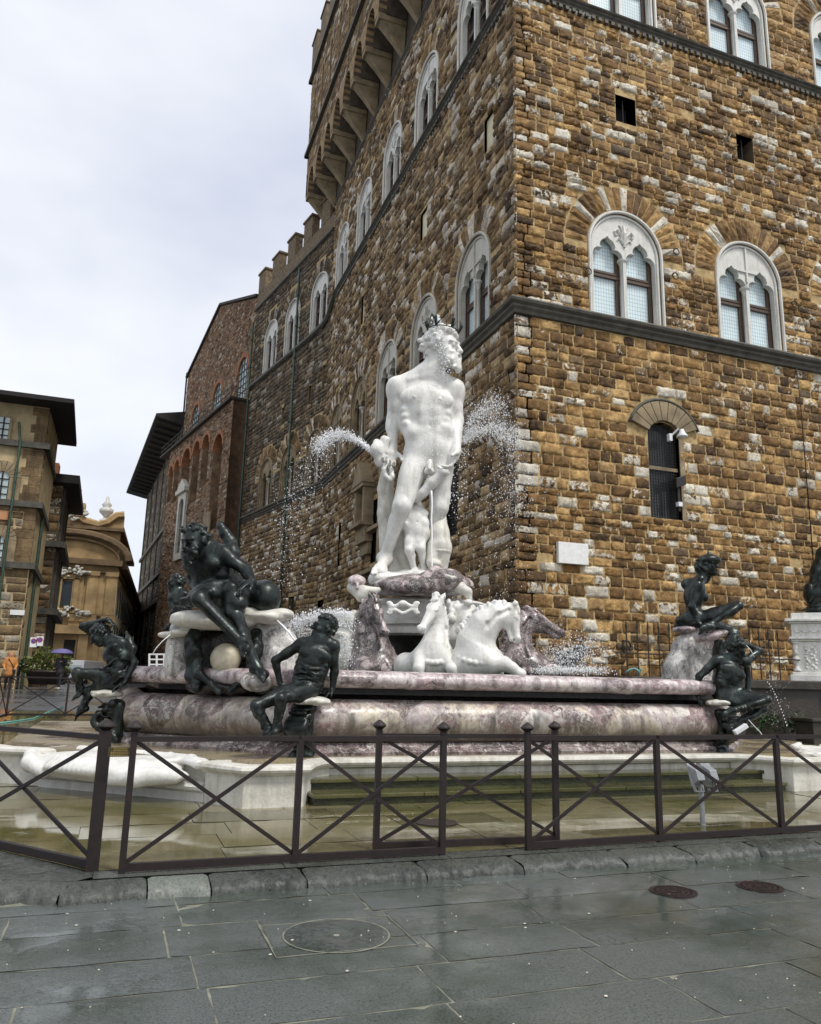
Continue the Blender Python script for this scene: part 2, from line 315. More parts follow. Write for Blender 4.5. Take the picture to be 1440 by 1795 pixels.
def add_algae_shade(m,z0,z1,col):
    """olive algae mixed with painted shade on the under side of the wet roll, with an uneven edge"""
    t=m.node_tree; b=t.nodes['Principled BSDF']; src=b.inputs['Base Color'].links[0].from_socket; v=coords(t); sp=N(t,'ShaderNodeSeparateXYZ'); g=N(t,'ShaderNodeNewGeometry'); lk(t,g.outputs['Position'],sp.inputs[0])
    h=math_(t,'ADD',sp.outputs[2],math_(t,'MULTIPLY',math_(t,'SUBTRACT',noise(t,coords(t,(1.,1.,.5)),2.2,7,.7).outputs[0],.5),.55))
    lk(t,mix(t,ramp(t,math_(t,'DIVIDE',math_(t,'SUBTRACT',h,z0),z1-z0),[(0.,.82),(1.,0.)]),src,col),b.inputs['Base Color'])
add_algae_shade(MAT['pinklow'],.78,1.16,(.075,.06,.03))  # algae colour that also paints shade on the lower half of the roll
MAT['galwall2']=simple('battlement_masonry',(.17,.125,.075),.9,0,5,.55,1.,.05); MAT['cream']=simple('cream_infill',(.62,.56,.38),.8,0,3,.15); MAT['dkvault']=simple('shaded_vault_masonry',(.085,.065,.045),.9,0,3,.4,.5,.03)  # vault colour is darkened to paint the deep shade between the corbels
MAT['riser']=simple('dark_green_riser',(.020,.024,.006),.35,0,5,.6,.5,.02)  # riser faces coloured a darker green than the treads
# ------------------------------------------------ sculpting: smooth union of shapes on a grid -> one continuous surface
def pnoise(x,y,z,f,ph=0.):
    a=x*f;b=y*f;c=z*f
    return (np.sin(a+1.7*np.sin(b*.9+ph))*np.cos(b*1.1+1.3*np.sin(c+ph))+np.sin(c*1.05+1.1*np.cos(a+2*ph)))*.5
class Sc:
    def __init__(s,res): s.res=res; s.ops=[]
    def cap(s,a,b,ra,rb=None,k=.03,sub=False,nz=None):
        a=np.array(a,float); b=np.array(b,float); rb=ra if rb is None else rb; R=max(ra,rb)+(abs(nz[0]) if nz else 0)
        ba=b-a; bb=ba@ba+1e-12
        def f(x,y,z):
            px=x-a[0];py=y-a[1];pz=z-a[2]; h=np.clip((px*ba[0]+py*ba[1]+pz*ba[2])/bb,0,1)
            d=np.sqrt((px-ba[0]*h)**2+(py-ba[1]*h)**2+(pz-ba[2]*h)**2)-(ra+(rb-ra)*h)
            if nz: d=d+nz[0]*pnoise(x,y,z,nz[1])
            return d
        s.ops.append((np.minimum(a,b)-R,np.maximum(a,b)+R,f,k,sub)); return s
    def ell(s,c,r,ax=None,k=.03,sub=False,nz=None):
        c=np.array(c,float); r=np.array(r if hasattr(r,'__len__') else (r,r,r),float)
        A=np.eye(3) if ax is None else np.array([nrm(a) for a in ax]); R=np.sqrt(((A*r[:,None])**2).sum(0))+(abs(nz[0]) if nz else 0)
        def f(x,y,z):
            px=x-c[0];py=y-c[1];pz=z-c[2]
            q=[A[i,0]*px+A[i,1]*py+A[i,2]*pz for i in range(3)]
            k0=np.sqrt((q[0]/r[0])**2+(q[1]/r[1])**2+(q[2]/r[2])**2); k1=np.sqrt((q[0]/r[0]**2)**2+(q[1]/r[1]**2)**2+(q[2]/r[2]**2)**2)
            d=k0*(k0-1)/np.maximum(k1,1e-6)
            if nz: d=d+nz[0]*pnoise(x,y,z,nz[1])
            return d
        s.ops.append((c-R,c+R,f,k,sub)); return s
    def chain(s,pts,rs,k=.03,nz=None):
        for i in range(len(pts)-1): s.cap(pts[i],pts[i+1],rs[i],rs[i+1],k,False,nz)
        return s
    def field(s):
        lo=np.min([o[0] for o in s.ops if not o[4]],0)-4*s.res; hi=np.max([o[1] for o in s.ops if not o[4]],0)+4*s.res
        n=np.ceil((hi-lo)/s.res).astype(int)+1
        Fd=np.full(n,1.0,np.float32)
        for l,h,f,k,sub in s.ops:
            m=k+2.5*s.res; i0=np.clip(np.floor((l-m-lo)/s.res).astype(int),0,n); i1=np.clip(np.ceil((h+m-lo)/s.res).astype(int)+1,0,n)
            if (i1<=i0).any(): continue
            x=(lo[0]+s.res*np.arange(i0[0],i1[0]))[:,None,None]; y=(lo[1]+s.res*np.arange(i0[1],i1[1]))[None,:,None]; z=(lo[2]+s.res*np.arange(i0[2],i1[2]))[None,None,:]
            d=f(x,y,z).astype(np.float32); v=Fd[i0[0]:i1[0],i0[1]:i1[1],i0[2]:i1[2]]
            if sub: d=-d; hh=np.maximum(k-np.abs(v-d),0)/k; v[...]=np.maximum(v,d)+hh*hh*k/4
            else: hh=np.maximum(k-np.abs(v-d),0)/k; v[...]=np.minimum(v,d)-hh*hh*k/4
        return lo,Fd
    def mesh(s,name,mat,parent=None):
        lo,Fd=s.field(); S=Fd<0
        nx,ny,nz_=Fd.shape
        cnt=np.zeros((nx-1,ny-1,nz_-1),np.int8)
        for a in(0,1):
            for b in(0,1):
                for c in(0,1): cnt+=S[a:nx-1+a,b:ny-1+b,c:nz_-1+c]
        act=(cnt>0)&(cnt<8); idx=np.argwhere(act); vid=np.full(act.shape,-1,np.int32); vid[act]=np.arange(len(idx))
        acc=np.zeros((len(idx),3)); w=np.zeros(len(idx)); I,J,K=idx.T
        cor=[(0,0,0),(1,0,0),(0,1,0),(1,1,0),(0,0,1),(1,0,1),(0,1,1),(1,1,1)]
        for a in range(8):
            for b in range(a+1,8):
                da=np.array(cor[b])-np.array(cor[a])
                if np.abs(da).sum()!=1: continue
                va=Fd[I+cor[a][0],J+cor[a][1],K+cor[a][2]]; vb=Fd[I+cor[b][0],J+cor[b][1],K+cor[b][2]]
                m=(va<0)!=(vb<0); tt=np.where(m,va/np.where(m,va-vb,1),0)
                p=np.array(cor[a])[None,:]+da[None,:]*tt[:,None]; acc+=p*m[:,None]; w+=m
        V=lo+(idx+acc/w[:,None])*s.res
        Q=[]
        for ax in range(3):
            sl0=[slice(None)]*3; sl1=[slice(None)]*3; sl0[ax]=slice(0,-1); sl1[ax]=slice(1,None)
            a=S[tuple(sl0)]; b=S[tuple(sl1)]; ch=np.argwhere(a!=b)
            o1=(ax+1)%3;o2=(ax+2)%3
            ch=ch[(ch[:,o1]>0)&(ch[:,o2]>0)&(ch[:,o1]<Fd.shape[o1]-1)&(ch[:,o2]<Fd.shape[o2]-1)]
            neg=S[ch[:,0],ch[:,1],ch[:,2]]
            e1=np.zeros(3,int);e1[o1]=1;e2=np.zeros(3,int);e2[o2]=1
            q=[ch-e1-e2,ch-e2,ch,ch-e1]; q=np.stack([vid[c[:,0],c[:,1],c[:,2]] for c in q],1)
            q[~neg]=q[~neg][:,::-1]; Q.append(q)
        Q=np.concatenate(Q); Q=Q[(Q>=0).all(1)]
        # light smoothing keeps the silhouettes but removes grid steps
        me=bpy.data.meshes.new(name); me.vertices.add(len(V)); me.vertices.foreach_set('co',V.astype(np.float32).ravel())
        me.loops.add(len(Q)*4); me.loops.foreach_set('vertex_index',Q.astype(np.int32).ravel())
        me.polygons.add(len(Q)); me.polygons.foreach_set('loop_start',np.arange(0,len(Q)*4,4,dtype=np.int32)); me.polygons.foreach_set('loop_total',np.full(len(Q),4,np.int32))
        me.polygons.foreach_set('use_smooth',np.ones(len(Q),bool)); me.update(calc_edges=True); me.validate()
        return link(name,me,mat,parent)
def perp(a,b):  # part of a perpendicular to b
    b=nrm(b); return nrm(np.array(a)-b*(np.array(a)@b))
def hand(S,w,d,n,s,curl=.5,spread=.012,side=1,k=.008):
    """w wrist, d direction of palm, n palm normal (fingers curl towards it), side: thumb side"""
    d=nrm(d); n=perp(n,d); t=np.cross(d,n)*side
    S.cap(w,w+d*.04*s,.024*s,.03*s,.02*s)
    S.ell(w+d*.055*s,(.042*s,.05*s,.018*s),(t,d,n),.015*s)
    L=(.085,.094,.088,.07)
    for i in range(4):
        b=w+d*(.095-.006*abs(i-1))*s+t*(.032-.0215*i)*s; dd=nrm(d+t*(.12-.08*i)); c=curl*(.75+.15*i); p=b; l=L[i]*s
        for j,(fr,r) in enumerate(((.46,.0105),(.32,.0095),(.26,.0085))):
            an=c*(j+.6)*1.0; v=dd*math.cos(an)+n*math.sin(an); q=p+v*l*fr; S.cap(p,q,r*s,(r-.001)*s,k*.6*s); p=q
    b=w+d*.03*s+t*.034*s; q=b+nrm(t*.9+d*.8+n*.4)*.045*s; r_=q+nrm(d*1.+t*.25+n*.6)*.035*s
    S.cap(b,q,.015*s,.012*s,.01*s); S.cap(q,r_,.0115*s,.009*s,.006*s)
def foot(S,a,t,up,s,k=.02):
    a=np.array(a);t=np.array(t);d=nrm(t-a); u=perp(up,d); sd=np.cross(d,u)
    L=np.linalg.norm(t-a)
    S.cap(a,a-u*.045*s-d*.035*s,.036*s,.036*s,.03*s); S.cap(a-u*.01*s,t-d*.05*s,.037*s,.024*s,.03*s)
    S.ell(t-d*.06*s,(.042*s,.05*s,.02*s),(sd,d,u),.02*s)
    for i in range(5):
        b=t-d*(.035+.008*i)*s+sd*(.034-.017*i)*s; S.cap(b,b+d*(.045-.005*i)*s-u*.006*s,(.0135-.0012*i)*s,(.011-.001*i)*s,.005*s)
def head(S,c,fd,hu,s,beard=False,hair=1.,ears=True,rs=3,curl=.02,k=.01):
    fd=nrm(fd); hu=perp(hu,fd); sd=np.cross(fd,hu); rn=np.random.RandomState(rs)
    P=lambda a,b,h: c+sd*a*s+fd*b*s+hu*h*s
    S.ell(P(0,-.012,.025),(.074*s,.093*s,.088*s),(sd,fd,hu),.03*s)
    S.ell(P(0,.035,-.03),(.056*s,.056*s,.085*s),(sd,fd,hu),.03*s)
    S.ell(P(0,.058,-.092),(.034*s,.03*s,.026*s),(sd,fd,hu),.025*s)
    for q in(-1,1):
        S.ell(P(.04*q,.062,-.028),(.022*s,.02*s,.02*s),(sd,fd,hu),.02*s)
        S.ell(P(.029*q,.103,.004),.0175*s,None,.012*s,True)
        S.ell(P(.029*q,.083,.002),.0135*s,None,.004*s)
        S.cap(P(.012*q,.096,.024),P(.05*q,.078,.022),.0095*s,.008*s,.012*s)
        if ears:
            S.ell(P(.077*q,-.012,-.008),(.010*s,.02*s,.032*s),(sd,fd,hu),.01*s)
    S.cap(P(0,.094,.012),P(0,.122,-.032),.010*s,.0135*s,.012*s); S.ell(P(0,.108,-.035),(.019*s,.014*s,.011*s),(sd,fd,hu),.01*s)
    S.cap(P(-.02,.096,-.058),P(.02,.096,-.058),.0075*s,None,.007*s); S.cap(P(-.016,.095,-.071),P(.016,.095,-.071),.0085*s,None,.007*s)
    S.cap(P(-.022,.108,-.0645),P(.022,.108,-.0645),.0045*s,None,.005*s,True)
    # hair as locks
    for i in range(int(150*hair)):
        v=rn.normal(size=3); v/=np.linalg.norm(v); a,b,h=v
        if b>.35 and h<.55: continue
        if h<-.55 and b>-.25: continue
        if b>.1 and h<.1 and abs(a)>.5: continue
        p=P(a*.078,-.012+b*.096,.025+h*.094); q=p+(rn.normal(size=3)*.012+np.array(v@np.array([sd,fd,hu]))*.006-hu*.008)*s
        S.cap(p,q,curl*(.7+.5*rn.rand())*s*.9,curl*.5*s,.005*s)
    if beard:
        for i in range(150):
            a=rn.uniform(-1,1); tt=rn.rand(); b=.03+.075*(1-a*a*.6)+.02*tt; h=-.045-.10*tt*(1-.45*abs(a))
            if abs(a)<.35 and h>-.085: b-=.01; 
            if abs(a)<.32 and -.078<h: continue
            p=P(a*.064*(1-.35*tt),b*(1-.1*tt),h); q=p+sd*s*.012*rn.normal()-hu*.016*s
            S.cap(p,q,.0165*s,.010*s,.004*s)
        for q in(-1,1): S.chain([P(.006*q,.113,-.05),P(.03*q,.102,-.06),P(.045*q,.085,-.085)],[.008*s,.0095*s,.006*s],.004*s)
def figure(S,J,s,front,hd=None,sex='m',muscle=1.,arms=True):
    J={a:np.array(b,float) for a,b in J.items()}; pel,che,nek=J['pel'],J['che'],J['nek']
    up=nrm(nek-pel); uc=nrm(nek-che); ul=nrm(che-pel); f=np.array(front,float)
    sc_=perp(J['sL']-J['sR'],uc); sp_=perp(J['hL']-J['hR'],ul)
    fc=np.cross(sc_,uc); fc=fc if fc@f>0 else -fc; fp=np.cross(sp_,ul); fp=fp if fp@f>0 else -fp
    mid=(pel*.45+che*.55); fm=nrm(fc+fp); sm=nrm(sc_+sp_)
    if sex=='m':
        S.ell(che,(.160*s,.112*s,.165*s),(sc_,fc,uc),.05*s); S.ell(mid-ul*.02*s,(.132*s,.092*s,.15*s),(sm,fm,ul),.06*s)
        S.ell(pel,(.145*s,.105*s,.115*s),(sp_,fp,ul),.05*s)
        for q in(-1,1):
            S.ell(che+sc_*.072*q*s+fc*.068*s+uc*.030*s,(.090*s,.038*s,.062*s),(sc_+uc*.25*q,fc,uc),.026*s)
            S.ell(che+sc_*.118*q*s-fc*.01*s-uc*.085*s,(.045*s,.075*s,.11*s),(sc_,fc,uc),.03*s)
            S.cap(nek+uc*.035*s,J['sL' if q==1 else 'sR']+uc*.015*s,.060*s,.050*s,.06*s)
            S.cap(nek+fc*.05*s-uc*.015*s,J['sL' if q==1 else 'sR']+fc*.035*s+uc*.025*s,.013*s,.013*s,.02*s)
            for i in range(3):
                t=.30+.22*i; c=pel*(1-t)+che*t; S.ell(c+fm*(.077+.006*i)*s+sm*.036*q*s,(.034*s,.02*s,.036*s),(sm,fm,ul),.018*s)
            for i in range(3): # serratus
                S.ell(che+sc_*(.135-.01*i)*q*s+fc*.05*s-uc*(.06+.045*i)*s,(.02*s,.022*s,.016*s),(sc_,fc,uc),.022*s)
            S.ell(pel+sp_*.105*q*s+fp*.035*s+ul*.075*s,(.045*s,.055*s,.045*s),(sp_,fp,ul),.055*s)
            S.ell(pel+sp_*.075*q*s-fp*.065*s-ul*.03*s,(.085*s,.08*s,.095*s),(sp_,fp,ul),.03*s)
            S.ell(che+sc_*.078*q*s+fc*.108*s+uc*.008*s,.006*s,None,.01*s)
        c0=pel+fm*.108*s+ul*.06*s; S.ell(pel*.62+che*.38+fm*.105*s,.008*s,None,.012*s,True)
    else:
        S.ell(che,(.135*s,.098*s,.15*s),(sc_,fc,uc),.05*s); S.ell(mid,(.10*s,.08*s,.13*s),(sm,fm,ul),.06*s)
        S.ell(pel,(.15*s,.105*s,.115*s),(sp_,fp,ul),.05*s)
        for q in(-1,1):
            S.ell(che+sc_*.07*q*s+fc*.085*s-uc*.005*s,(.055*s,.055*s,.055*s),(sc_,fc,uc),.02*s)
            S.cap(nek,J['sL' if q==1 else 'sR'],.04*s,.038*s,.05*s)
            S.ell(pel+sp_*.075*q*s-fp*.06*s-ul*.03*s,(.09*s,.085*s,.095*s),(sp_,fp,ul),.03*s)
    lean=1. if sex=='m' else .86
    for q,n in((-1,'R'),(1,'L')):
        h,kn,an=J['h'+n],J['k'+n],J['a'+n]; d1=nrm(kn-h); d2=nrm(an-kn)
        bend=d1-d2; fr=perp(f,d1) if np.linalg.norm(bend)<.25 else perp(bend,d1)
        fr2=perp(fr,d2); sd=np.cross(d1,fr); L1=np.linalg.norm(kn-h); L2=np.linalg.norm(an-kn)
        S.cap(pel*.25+h*.75,kn,.088*s*lean,.055*s*lean,.045*s)
        S.ell(h+d1*L1*.42+fr*.025*s+sd*.018*s,(.05*s,.055*s,L1*.36),(sd,fr,d1),.03*s); S.ell(h+d1*L1*.30-fr*.03*s,(.06*s,.055*s,L1*.32),(sd,fr,d1),.04*s)
        S.ell(h+d1*L1*.80+fr*.018*s+sd*.032*s,(.026*s,.03*s,.055*s),(sd,fr,d1),.02*s); S.ell(h+d1*L1*.80+fr*.018*s-sd*.032*s,(.024*s,.03*s,.055*s),(sd,fr,d1),.02*s)
        S.ell(kn+fr*.028*s,(.032*s,.028*s,.038*s),(sd,fr,d1),.02*s)
        S.cap(kn,an,.048*s*lean,.031*s*lean,.03*s)
        S.ell(kn+d2*L2*.30-fr2*.024*s+sd*.014*s,(.036*s,.038*s,L2*.24),(sd,fr2,d2),.02*s); S.ell(kn+d2*L2*.28-fr2*.022*s-sd*.016*s,(.034*s,.036*s,L2*.22),(sd,fr2,d2),.02*s)
        S.cap(kn+fr2*.034*s+d2*.03*s,an+fr2*.018*s,.017*s,.014*s,.03*s)
        for e in(-1,1): S.ell(an+sd*.03*e*s,.016*s,None,.012*s)
        if 't'+n in J: foot(S,an,J['t'+n],-d2 if abs(nrm(J['t'+n]-an)@d2)<.9 else fr,s)
        if arms:
            sh,el,wr=J['s'+n],J['e'+n],J['w'+n]; d1=nrm(el-sh); d2=nrm(wr-el); L1=np.linalg.norm(el-sh); L2=np.linalg.norm(wr-el)
            b=d1-d2; fr=perp(-b,d1) if np.linalg.norm(b)>.25 else perp(f,d1); sd=np.cross(d1,fr)
            S.ell(sh+d1*.015*s,(.064*s*lean,.062*s*lean,.075*s*lean),(sd,fr,d1),.03*s)
            S.cap(sh,el,.054*s*lean,.040*s*lean,.03*s)
            S.ell(sh+d1*L1*.55+fr*.018*s,(.034*s*lean,.034*s*lean,L1*.27),(sd,fr,d1),.02*s); S.ell(sh+d1*L1*.48-fr*.02*s,(.034*s*lean,.032*s*lean,L1*.30),(sd,fr,d1),.02*s)
            S.cap(el,wr,.041*s*lean,.028*s*lean,.025*s); S.ell(el+d2*L2*.25+np.cross(d2,fr)*.012*s,(.036*s*lean,.036*s*lean,L2*.26),None if False else (np.cross(d2,perp(fr,d2)),perp(fr,d2),d2),.02*s)
    if hd:
        hc=J['hed']; hs=hd.get('s',s); S.cap(nek-uc*.02*s,hc-nrm(hc-nek)*.035*s-nrm(hd['f'])*.012*hs,.062*s*lean,.054*hs*lean,.03*s)
        for q,n in((-1,'R'),(1,'L')): S.cap(nek+fc*.035*s+sc_*.015*q*s,hc-nrm(hd['f'])*.01*hs-hd.get('u',UP)*.05*hs,.018*s,.018*s,.02*s)
        head(S,hc,hd['f'],hd.get('u',UP),hs,hd.get('beard',False),hd.get('hair',1.),True,hd.get('rs',3),hd.get('curl',.02))
# ------------------------------------------------ ground, street, kerb, inner paving
def gz(x,y): return float(np.clip((y-12)*.028,0,.75))
def mk_ground():
    xs=np.concatenate([np.linspace(-320,-14,8),np.linspace(-10,50,21),np.linspace(60,320,8)]); ys=np.concatenate([[-60,-20,-4],np.linspace(0,40,41),[50,80,140,260,380]])
    V=[(x,y,gz(x,y)-.035) for x in xs for y in ys]; n=len(ys); Q=[(i*n+j,(i+1)*n+j,(i+1)*n+j+1,i*n+j+1) for i in range(len(xs)-1) for j in range(n-1)]
    m=MB(); m.add(V,Q,(.5,.5,.5,1)); o=m.build('ground',MAT['piazza'],None,smooth=True); tag(o,kind='structure')
    # street slabs: courses parallel to the kerb
    g=np.random.RandomState(21); m=MB(); y=.6; lines=[.6,1.2,1.75,2.35,2.9,3.42,3.95,4.48,4.98,5.55,6.02,6.28]
    man=[(4.19,5.40,.155),(4.95,5.32,.155),(1.41,5.07,.33)]
    for a,b in zip(lines[:-1],lines[1:]):
        x=-6+g.rand()
        while x<14:
            L=g.uniform(.75,1.5); z=g.uniform(-.002,.002); t=g.rand()
            if abs((a+b)/2-5.2)<.3 and x<1.0<x+L: L=1.0-x
            elif abs((a+b)/2-5.2)<.3 and abs(x-1.0)<1e-6: L=.86
            ga=.0055; nx=max(2,int(L/.12)); ny=5; vs=[];fs=[]
            jag=lambda k: g.normal()*.0028
            for i in range(nx+1):
                for j in range(ny+1):
                    e=(i in(0,nx)) or (j in(0,ny)); px=x+ga+(L-2*ga)*i/nx+(jag(0)); py=a+ga+(b-a-2*ga)*j/ny+jag(0); vs.append((px,py,z+(-.0030 if e else 0)+g.normal()*.0013))
            for i in range(nx):
                for j in range(ny): fs.append((i*(ny+1)+j,(i+1)*(ny+1)+j,(i+1)*(ny+1)+j+1,i*(ny+1)+j+1))
            m.add(vs,fs,(t,g.rand(),0,1)); x+=L
    o=m.build('street',MAT['street'],None,smooth=True); tag(o,kind='structure')
    m=MB(); m.box((-14,-3,-.2),(16,6.4,-.0062)); o=m.build('street_bedding',MAT['joint'],None); tag(o,kind='structure')
mk_ground_done=None
mk_ground()
CX0,CY0=5.78,15.1
def octa(hx,cut): # clockwise seen from above starting front-left corner, x-symmetric
    return [(CX0-hx+cut,CY0-hx),(CX0+hx-cut,CY0-hx),(CX0+hx,CY0-hx+cut),(CX0+hx,CY0+hx-cut),(CX0+hx-cut,CY0+hx),(CX0-hx+cut,CY0+hx),(CX0-hx,CY0+hx-cut),(CX0-hx,CY0-hx+cut)]
def oct_off(d): # basin octagon with half size 4.70, front face length 7.0, offset outward by d
    base=4.70; k=d*math.tan(math.radians(22.5)); L=3.50+k; h=base+d
    return [(CX0-L,CY0-h),(CX0+L,CY0-h),(CX0+h+1.05,CY0-L+1.05-.0),(CX0+h+1.05,CY0+L-1.05),(CX0+L,CY0+h),(CX0-L,CY0+h),(CX0-h-1.05,CY0+L-1.05),(CX0-h-1.05,CY0-L+1.05)]
def mk_inner():
    # raised floor inside the railing, cut by its own kerb
    g=np.random.RandomState(31); R=[(-.12,6.52),(18,6.52),(18,24),(-2.8,24),(-2.8,9.98)]
    m=MB(); lines=np.arange(6.71,26,.62)
    for a,b in zip(lines[:-1],lines[1:]):
        xl=-.06-(a-6.71)*.775 if a<10 else -2.9; x=max(xl,-2.9)
        first=True
        while x<18:
            L=g.uniform(.8,1.6); nx=max(2,int(L/.2)) if a<11 else 1; ny=4 if a<11 else 1; vs=[];fs=[]; t=g.rand(); dz=g.uniform(-.002,.002)
            for i in range(nx+1):
                for j in range(ny+1):
                    xx=x+.004+(L-.008)*i/nx; yy=a+.004+(b-a-.008)*j/ny
                    if first and i==0 : xx=x-(yy-a)*.775 if a<10 else x
                    vs.append((xx,yy,.1+max(0,yy-14)*.026+dz+g.normal()*.0012))
            for i in range(nx):
                for j in range(ny): fs.append((i*(ny+1)+j,(i+1)*(ny+1)+j,(i+1)*(ny+1)+j+1,i*(ny+1)+j+1))
            m.add(vs,fs,(t,0,0,1)); x+=L; first=False
    o=m.build('inner_pavement',MAT['inner'],None,smooth=True); tag(o,kind='structure')
    m=MB(); m.prism([(-.04,6.73),(18,6.73),(18,14),(-2.8,14),(-2.8,10.0)],-.1,.088); o=m.build('inner_bedding',MAT['joint'],None); tag(o,kind='structure')
    # worn kerb: blocks with rounded, chipped edges
    S=MB(); path=[np.array([-4.2,8.02]),np.array([-.16,6.44]),np.array([14.,6.52])]
    def kerb(a,b,n,mat,seed):
        d=(b-a)/np.linalg.norm(b-a); nn=np.array([d[1],-d[0]]); L=np.linalg.norm(b-a); u=0; gg=np.random.RandomState(seed)
        while u<L-.25:
            l=min(gg.uniform(.7,1.25),L-u+.02); l=.58 if seed==4 and u<.01 else (.44 if seed==4 and u<.7 else l); nu=max(6,int(l/.03)); prof=[(-.02,.092),(.06,.090),(.15,.080),(.20,.058),(.225,.03),(.235,-.02)]; vs=[];fs=[]; ph=gg.rand(3)*9
            for i in range(nu+1):
                uu=u+.006+(l-.012)*i/nu; e=min(i,nu-i)/nu*l; dip=.012*max(0,1-e/.03)
                wob=.024*math.sin(uu*7+1)+.016*math.sin(uu*19+2)+.012*math.sin(uu*43)+gg.normal()*.011
                for k,(o_,z) in enumerate(prof):
                    q=a+d*uu+nn*(o_+(wob if k>1 else 0)); vs.append((q[0],q[1],z-dip+((gg.normal()*.008+.008*math.sin(uu*29+k*1.3+ph[1])) if k>0 else 0)))
            m_=len(prof)
            for i in range(nu):
                for k in range(m_-1): fs.append((i*m_+k,(i+1)*m_+k,(i+1)*m_+k+1,i*m_+k+1))
            pale=seed==4 and .5<u<.7; S.add(vs,fs,(2.6 if pale else gg.rand()*.5,0,0,1)); u+=l
    kerb(path[0],path[1]+np.array([.02,-.02]),0,None,3); kerb(path[1]+np.array([-.085,.0]),path[2],0,None,4)
    S.add([(-4.2,8.0,.093),(-.16,6.45,.093),(-.04,6.56,.093),(-.04,6.735,.094),(-2.6,10.0,.094),(-4.4,10.0,.094)],[(0,1,2,3,4,5)],(.1,0,0,1))
    x=-.04; gg=np.random.RandomState(8)
    while x<14:
        l=gg.uniform(.8,1.5); S.add([(x+.004,6.49,.0945),(x+l-.004,6.49,.0945),(x+l-.004,6.735,.0965),(x+.004,6.735,.0965)],[(0,1,2,3)],(gg.rand()*.4,0,0,1)); x+=l
    o=S.build('kerb',MAT['kerb'],None,smooth=True); tag(o,kind='structure')
    return
    S=Sc(.012); S.ell((.45,6.40,.035),(.27,.10,.052),None,.02,nz=(.01,20)); o=S.mesh('kerb_patch',MAT['kerbpale'],None); tag(o,kind='structure')
    S=Sc(.012); S.ell((-.02,6.37,.03),(.09,.07,.05),None,.02,nz=(.008,24)); o=S.mesh('kerb_patch',MAT['kerbpale'],None); tag(o,kind='structure')
mk_inner()
def mk_platform():
    t=thing('fountain_steps','low stepped marble platform round the basin with green wet steps and white projecting corner blocks','steps',(CX0,9.3,.1))
    zs=.485
    # treads
    for y,z in ((9.34,.228),(9.72,.356),(10.08,.486)):
        m=MB(); 
        g=np.random.RandomState(int(z*1000)); x=2.25+.0
        while x<9.3:
            L=min(g.uniform(1.,1.9),9.32-x); m.box((x+.003,y+g.uniform(-.004,.004),z-.05),(x+L-.003,11.3,z),None,(g.rand(),0,0,1)); x+=L
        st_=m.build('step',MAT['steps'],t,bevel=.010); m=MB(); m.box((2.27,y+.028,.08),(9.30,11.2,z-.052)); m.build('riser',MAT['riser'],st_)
    P0=[(-.62,11.48),(1.07,9.86),(1.44,9.34),(2.13,9.34),(2.24,9.62),(2.42,9.92),(2.62,10.06),(8.94,10.06),(9.14,9.92),(9.32,9.62),(9.43,9.34),(10.12,9.34),(10.49,9.86),(12.18,11.48)]
    back=[(12.9,12.2),(13.0,18.3),(-1.5,18.3),(-1.5,12.3)]
    blockL=[(1.07,9.86),(1.44,9.34),(2.13,9.34),(2.24,9.62),(2.42,9.92),(2.62,10.06),(2.6,10.6),(1.3,10.9)]; blockR=[(2*CX0-x,y) for x,y in blockL][::-1]
    m=MB(); m.prism(blockL,.08,.46); m.prism(blockR,.08,.46)
    pl=[(-1.5,12.34),(1.25,9.98),(2.55,10.10),(9.0,10.10),(10.3,9.98),(12.9,12.3),(13,18.3),(-1.5,18.3)]; m.prism(pl,.08,.487)
    pl2=[(-1.62,12.0),(-1.05,11.9),(-.62,12.3),(-1.5,13.1)]
    m.prism([(-1.9,12.75),(-1.3,12.0),(-.80,11.66),(-.45,12.1),(-1.5,13.2)],.08,.46); m.build('plinth_blocks',MAT['marble_old'],t,bevel=.01)
    m=MB(); pr=[(0,.45),(.03,.452),(.045,.475),(.08,.485),(.095,.515),(.085,.548),(.05,.562),(-.12,.566),(-.12,.45)]
    edge=[(1.3,10.05),(1.07,9.86),(1.44,9.34),(2.13,9.34),(2.24,9.62),(2.42,9.92),(2.62,10.06),(8.94,10.06),(9.14,9.92),(9.32,9.62),(9.43,9.34),(10.12,9.34),(10.49,9.86),(10.3,10.05)]
    m.sweep(edge,[(o,z) for o,z in pr]); m.sweep([(-1.9,12.9),(-1.32,12.02),(-.78,11.68),(-.5,12.1)],pr)
    m.build('marble_edging',MAT['marble_old'],t,auto=40)
    # low marble step under the shells on the diagonals
    m=MB(); st=[(0,.1),(.0,.20),(.05,.215),(.09,.24),(.10,.275),(.07,.305),(.02,.315),(-.5,.318)]
    m.sweep([(-.84,11.60),(1.07,9.90)],st); m.build('marble_step',MAT['marble'],t,auto=40); m=MB(); m.sweep([(10.49,9.90),(12.4,11.6)],st); m.build('marble_step',MAT['marble'],t,auto=40)
    # stained slabs of the platform top
    g=np.random.RandomState(8); m=MB(); 
    top=[(1.25,10.02),(2.5,10.12),(9.05,10.12),(10.3,10.02),(12.6,12.2),(12.6,18.2),(-1.4,18.2),(-1.4,12.3)]
    m.prism(top,.4,.565,None,(.5,0,0,1)); m.build('platform_slabs',MAT['platform'],t)
mk_platform()
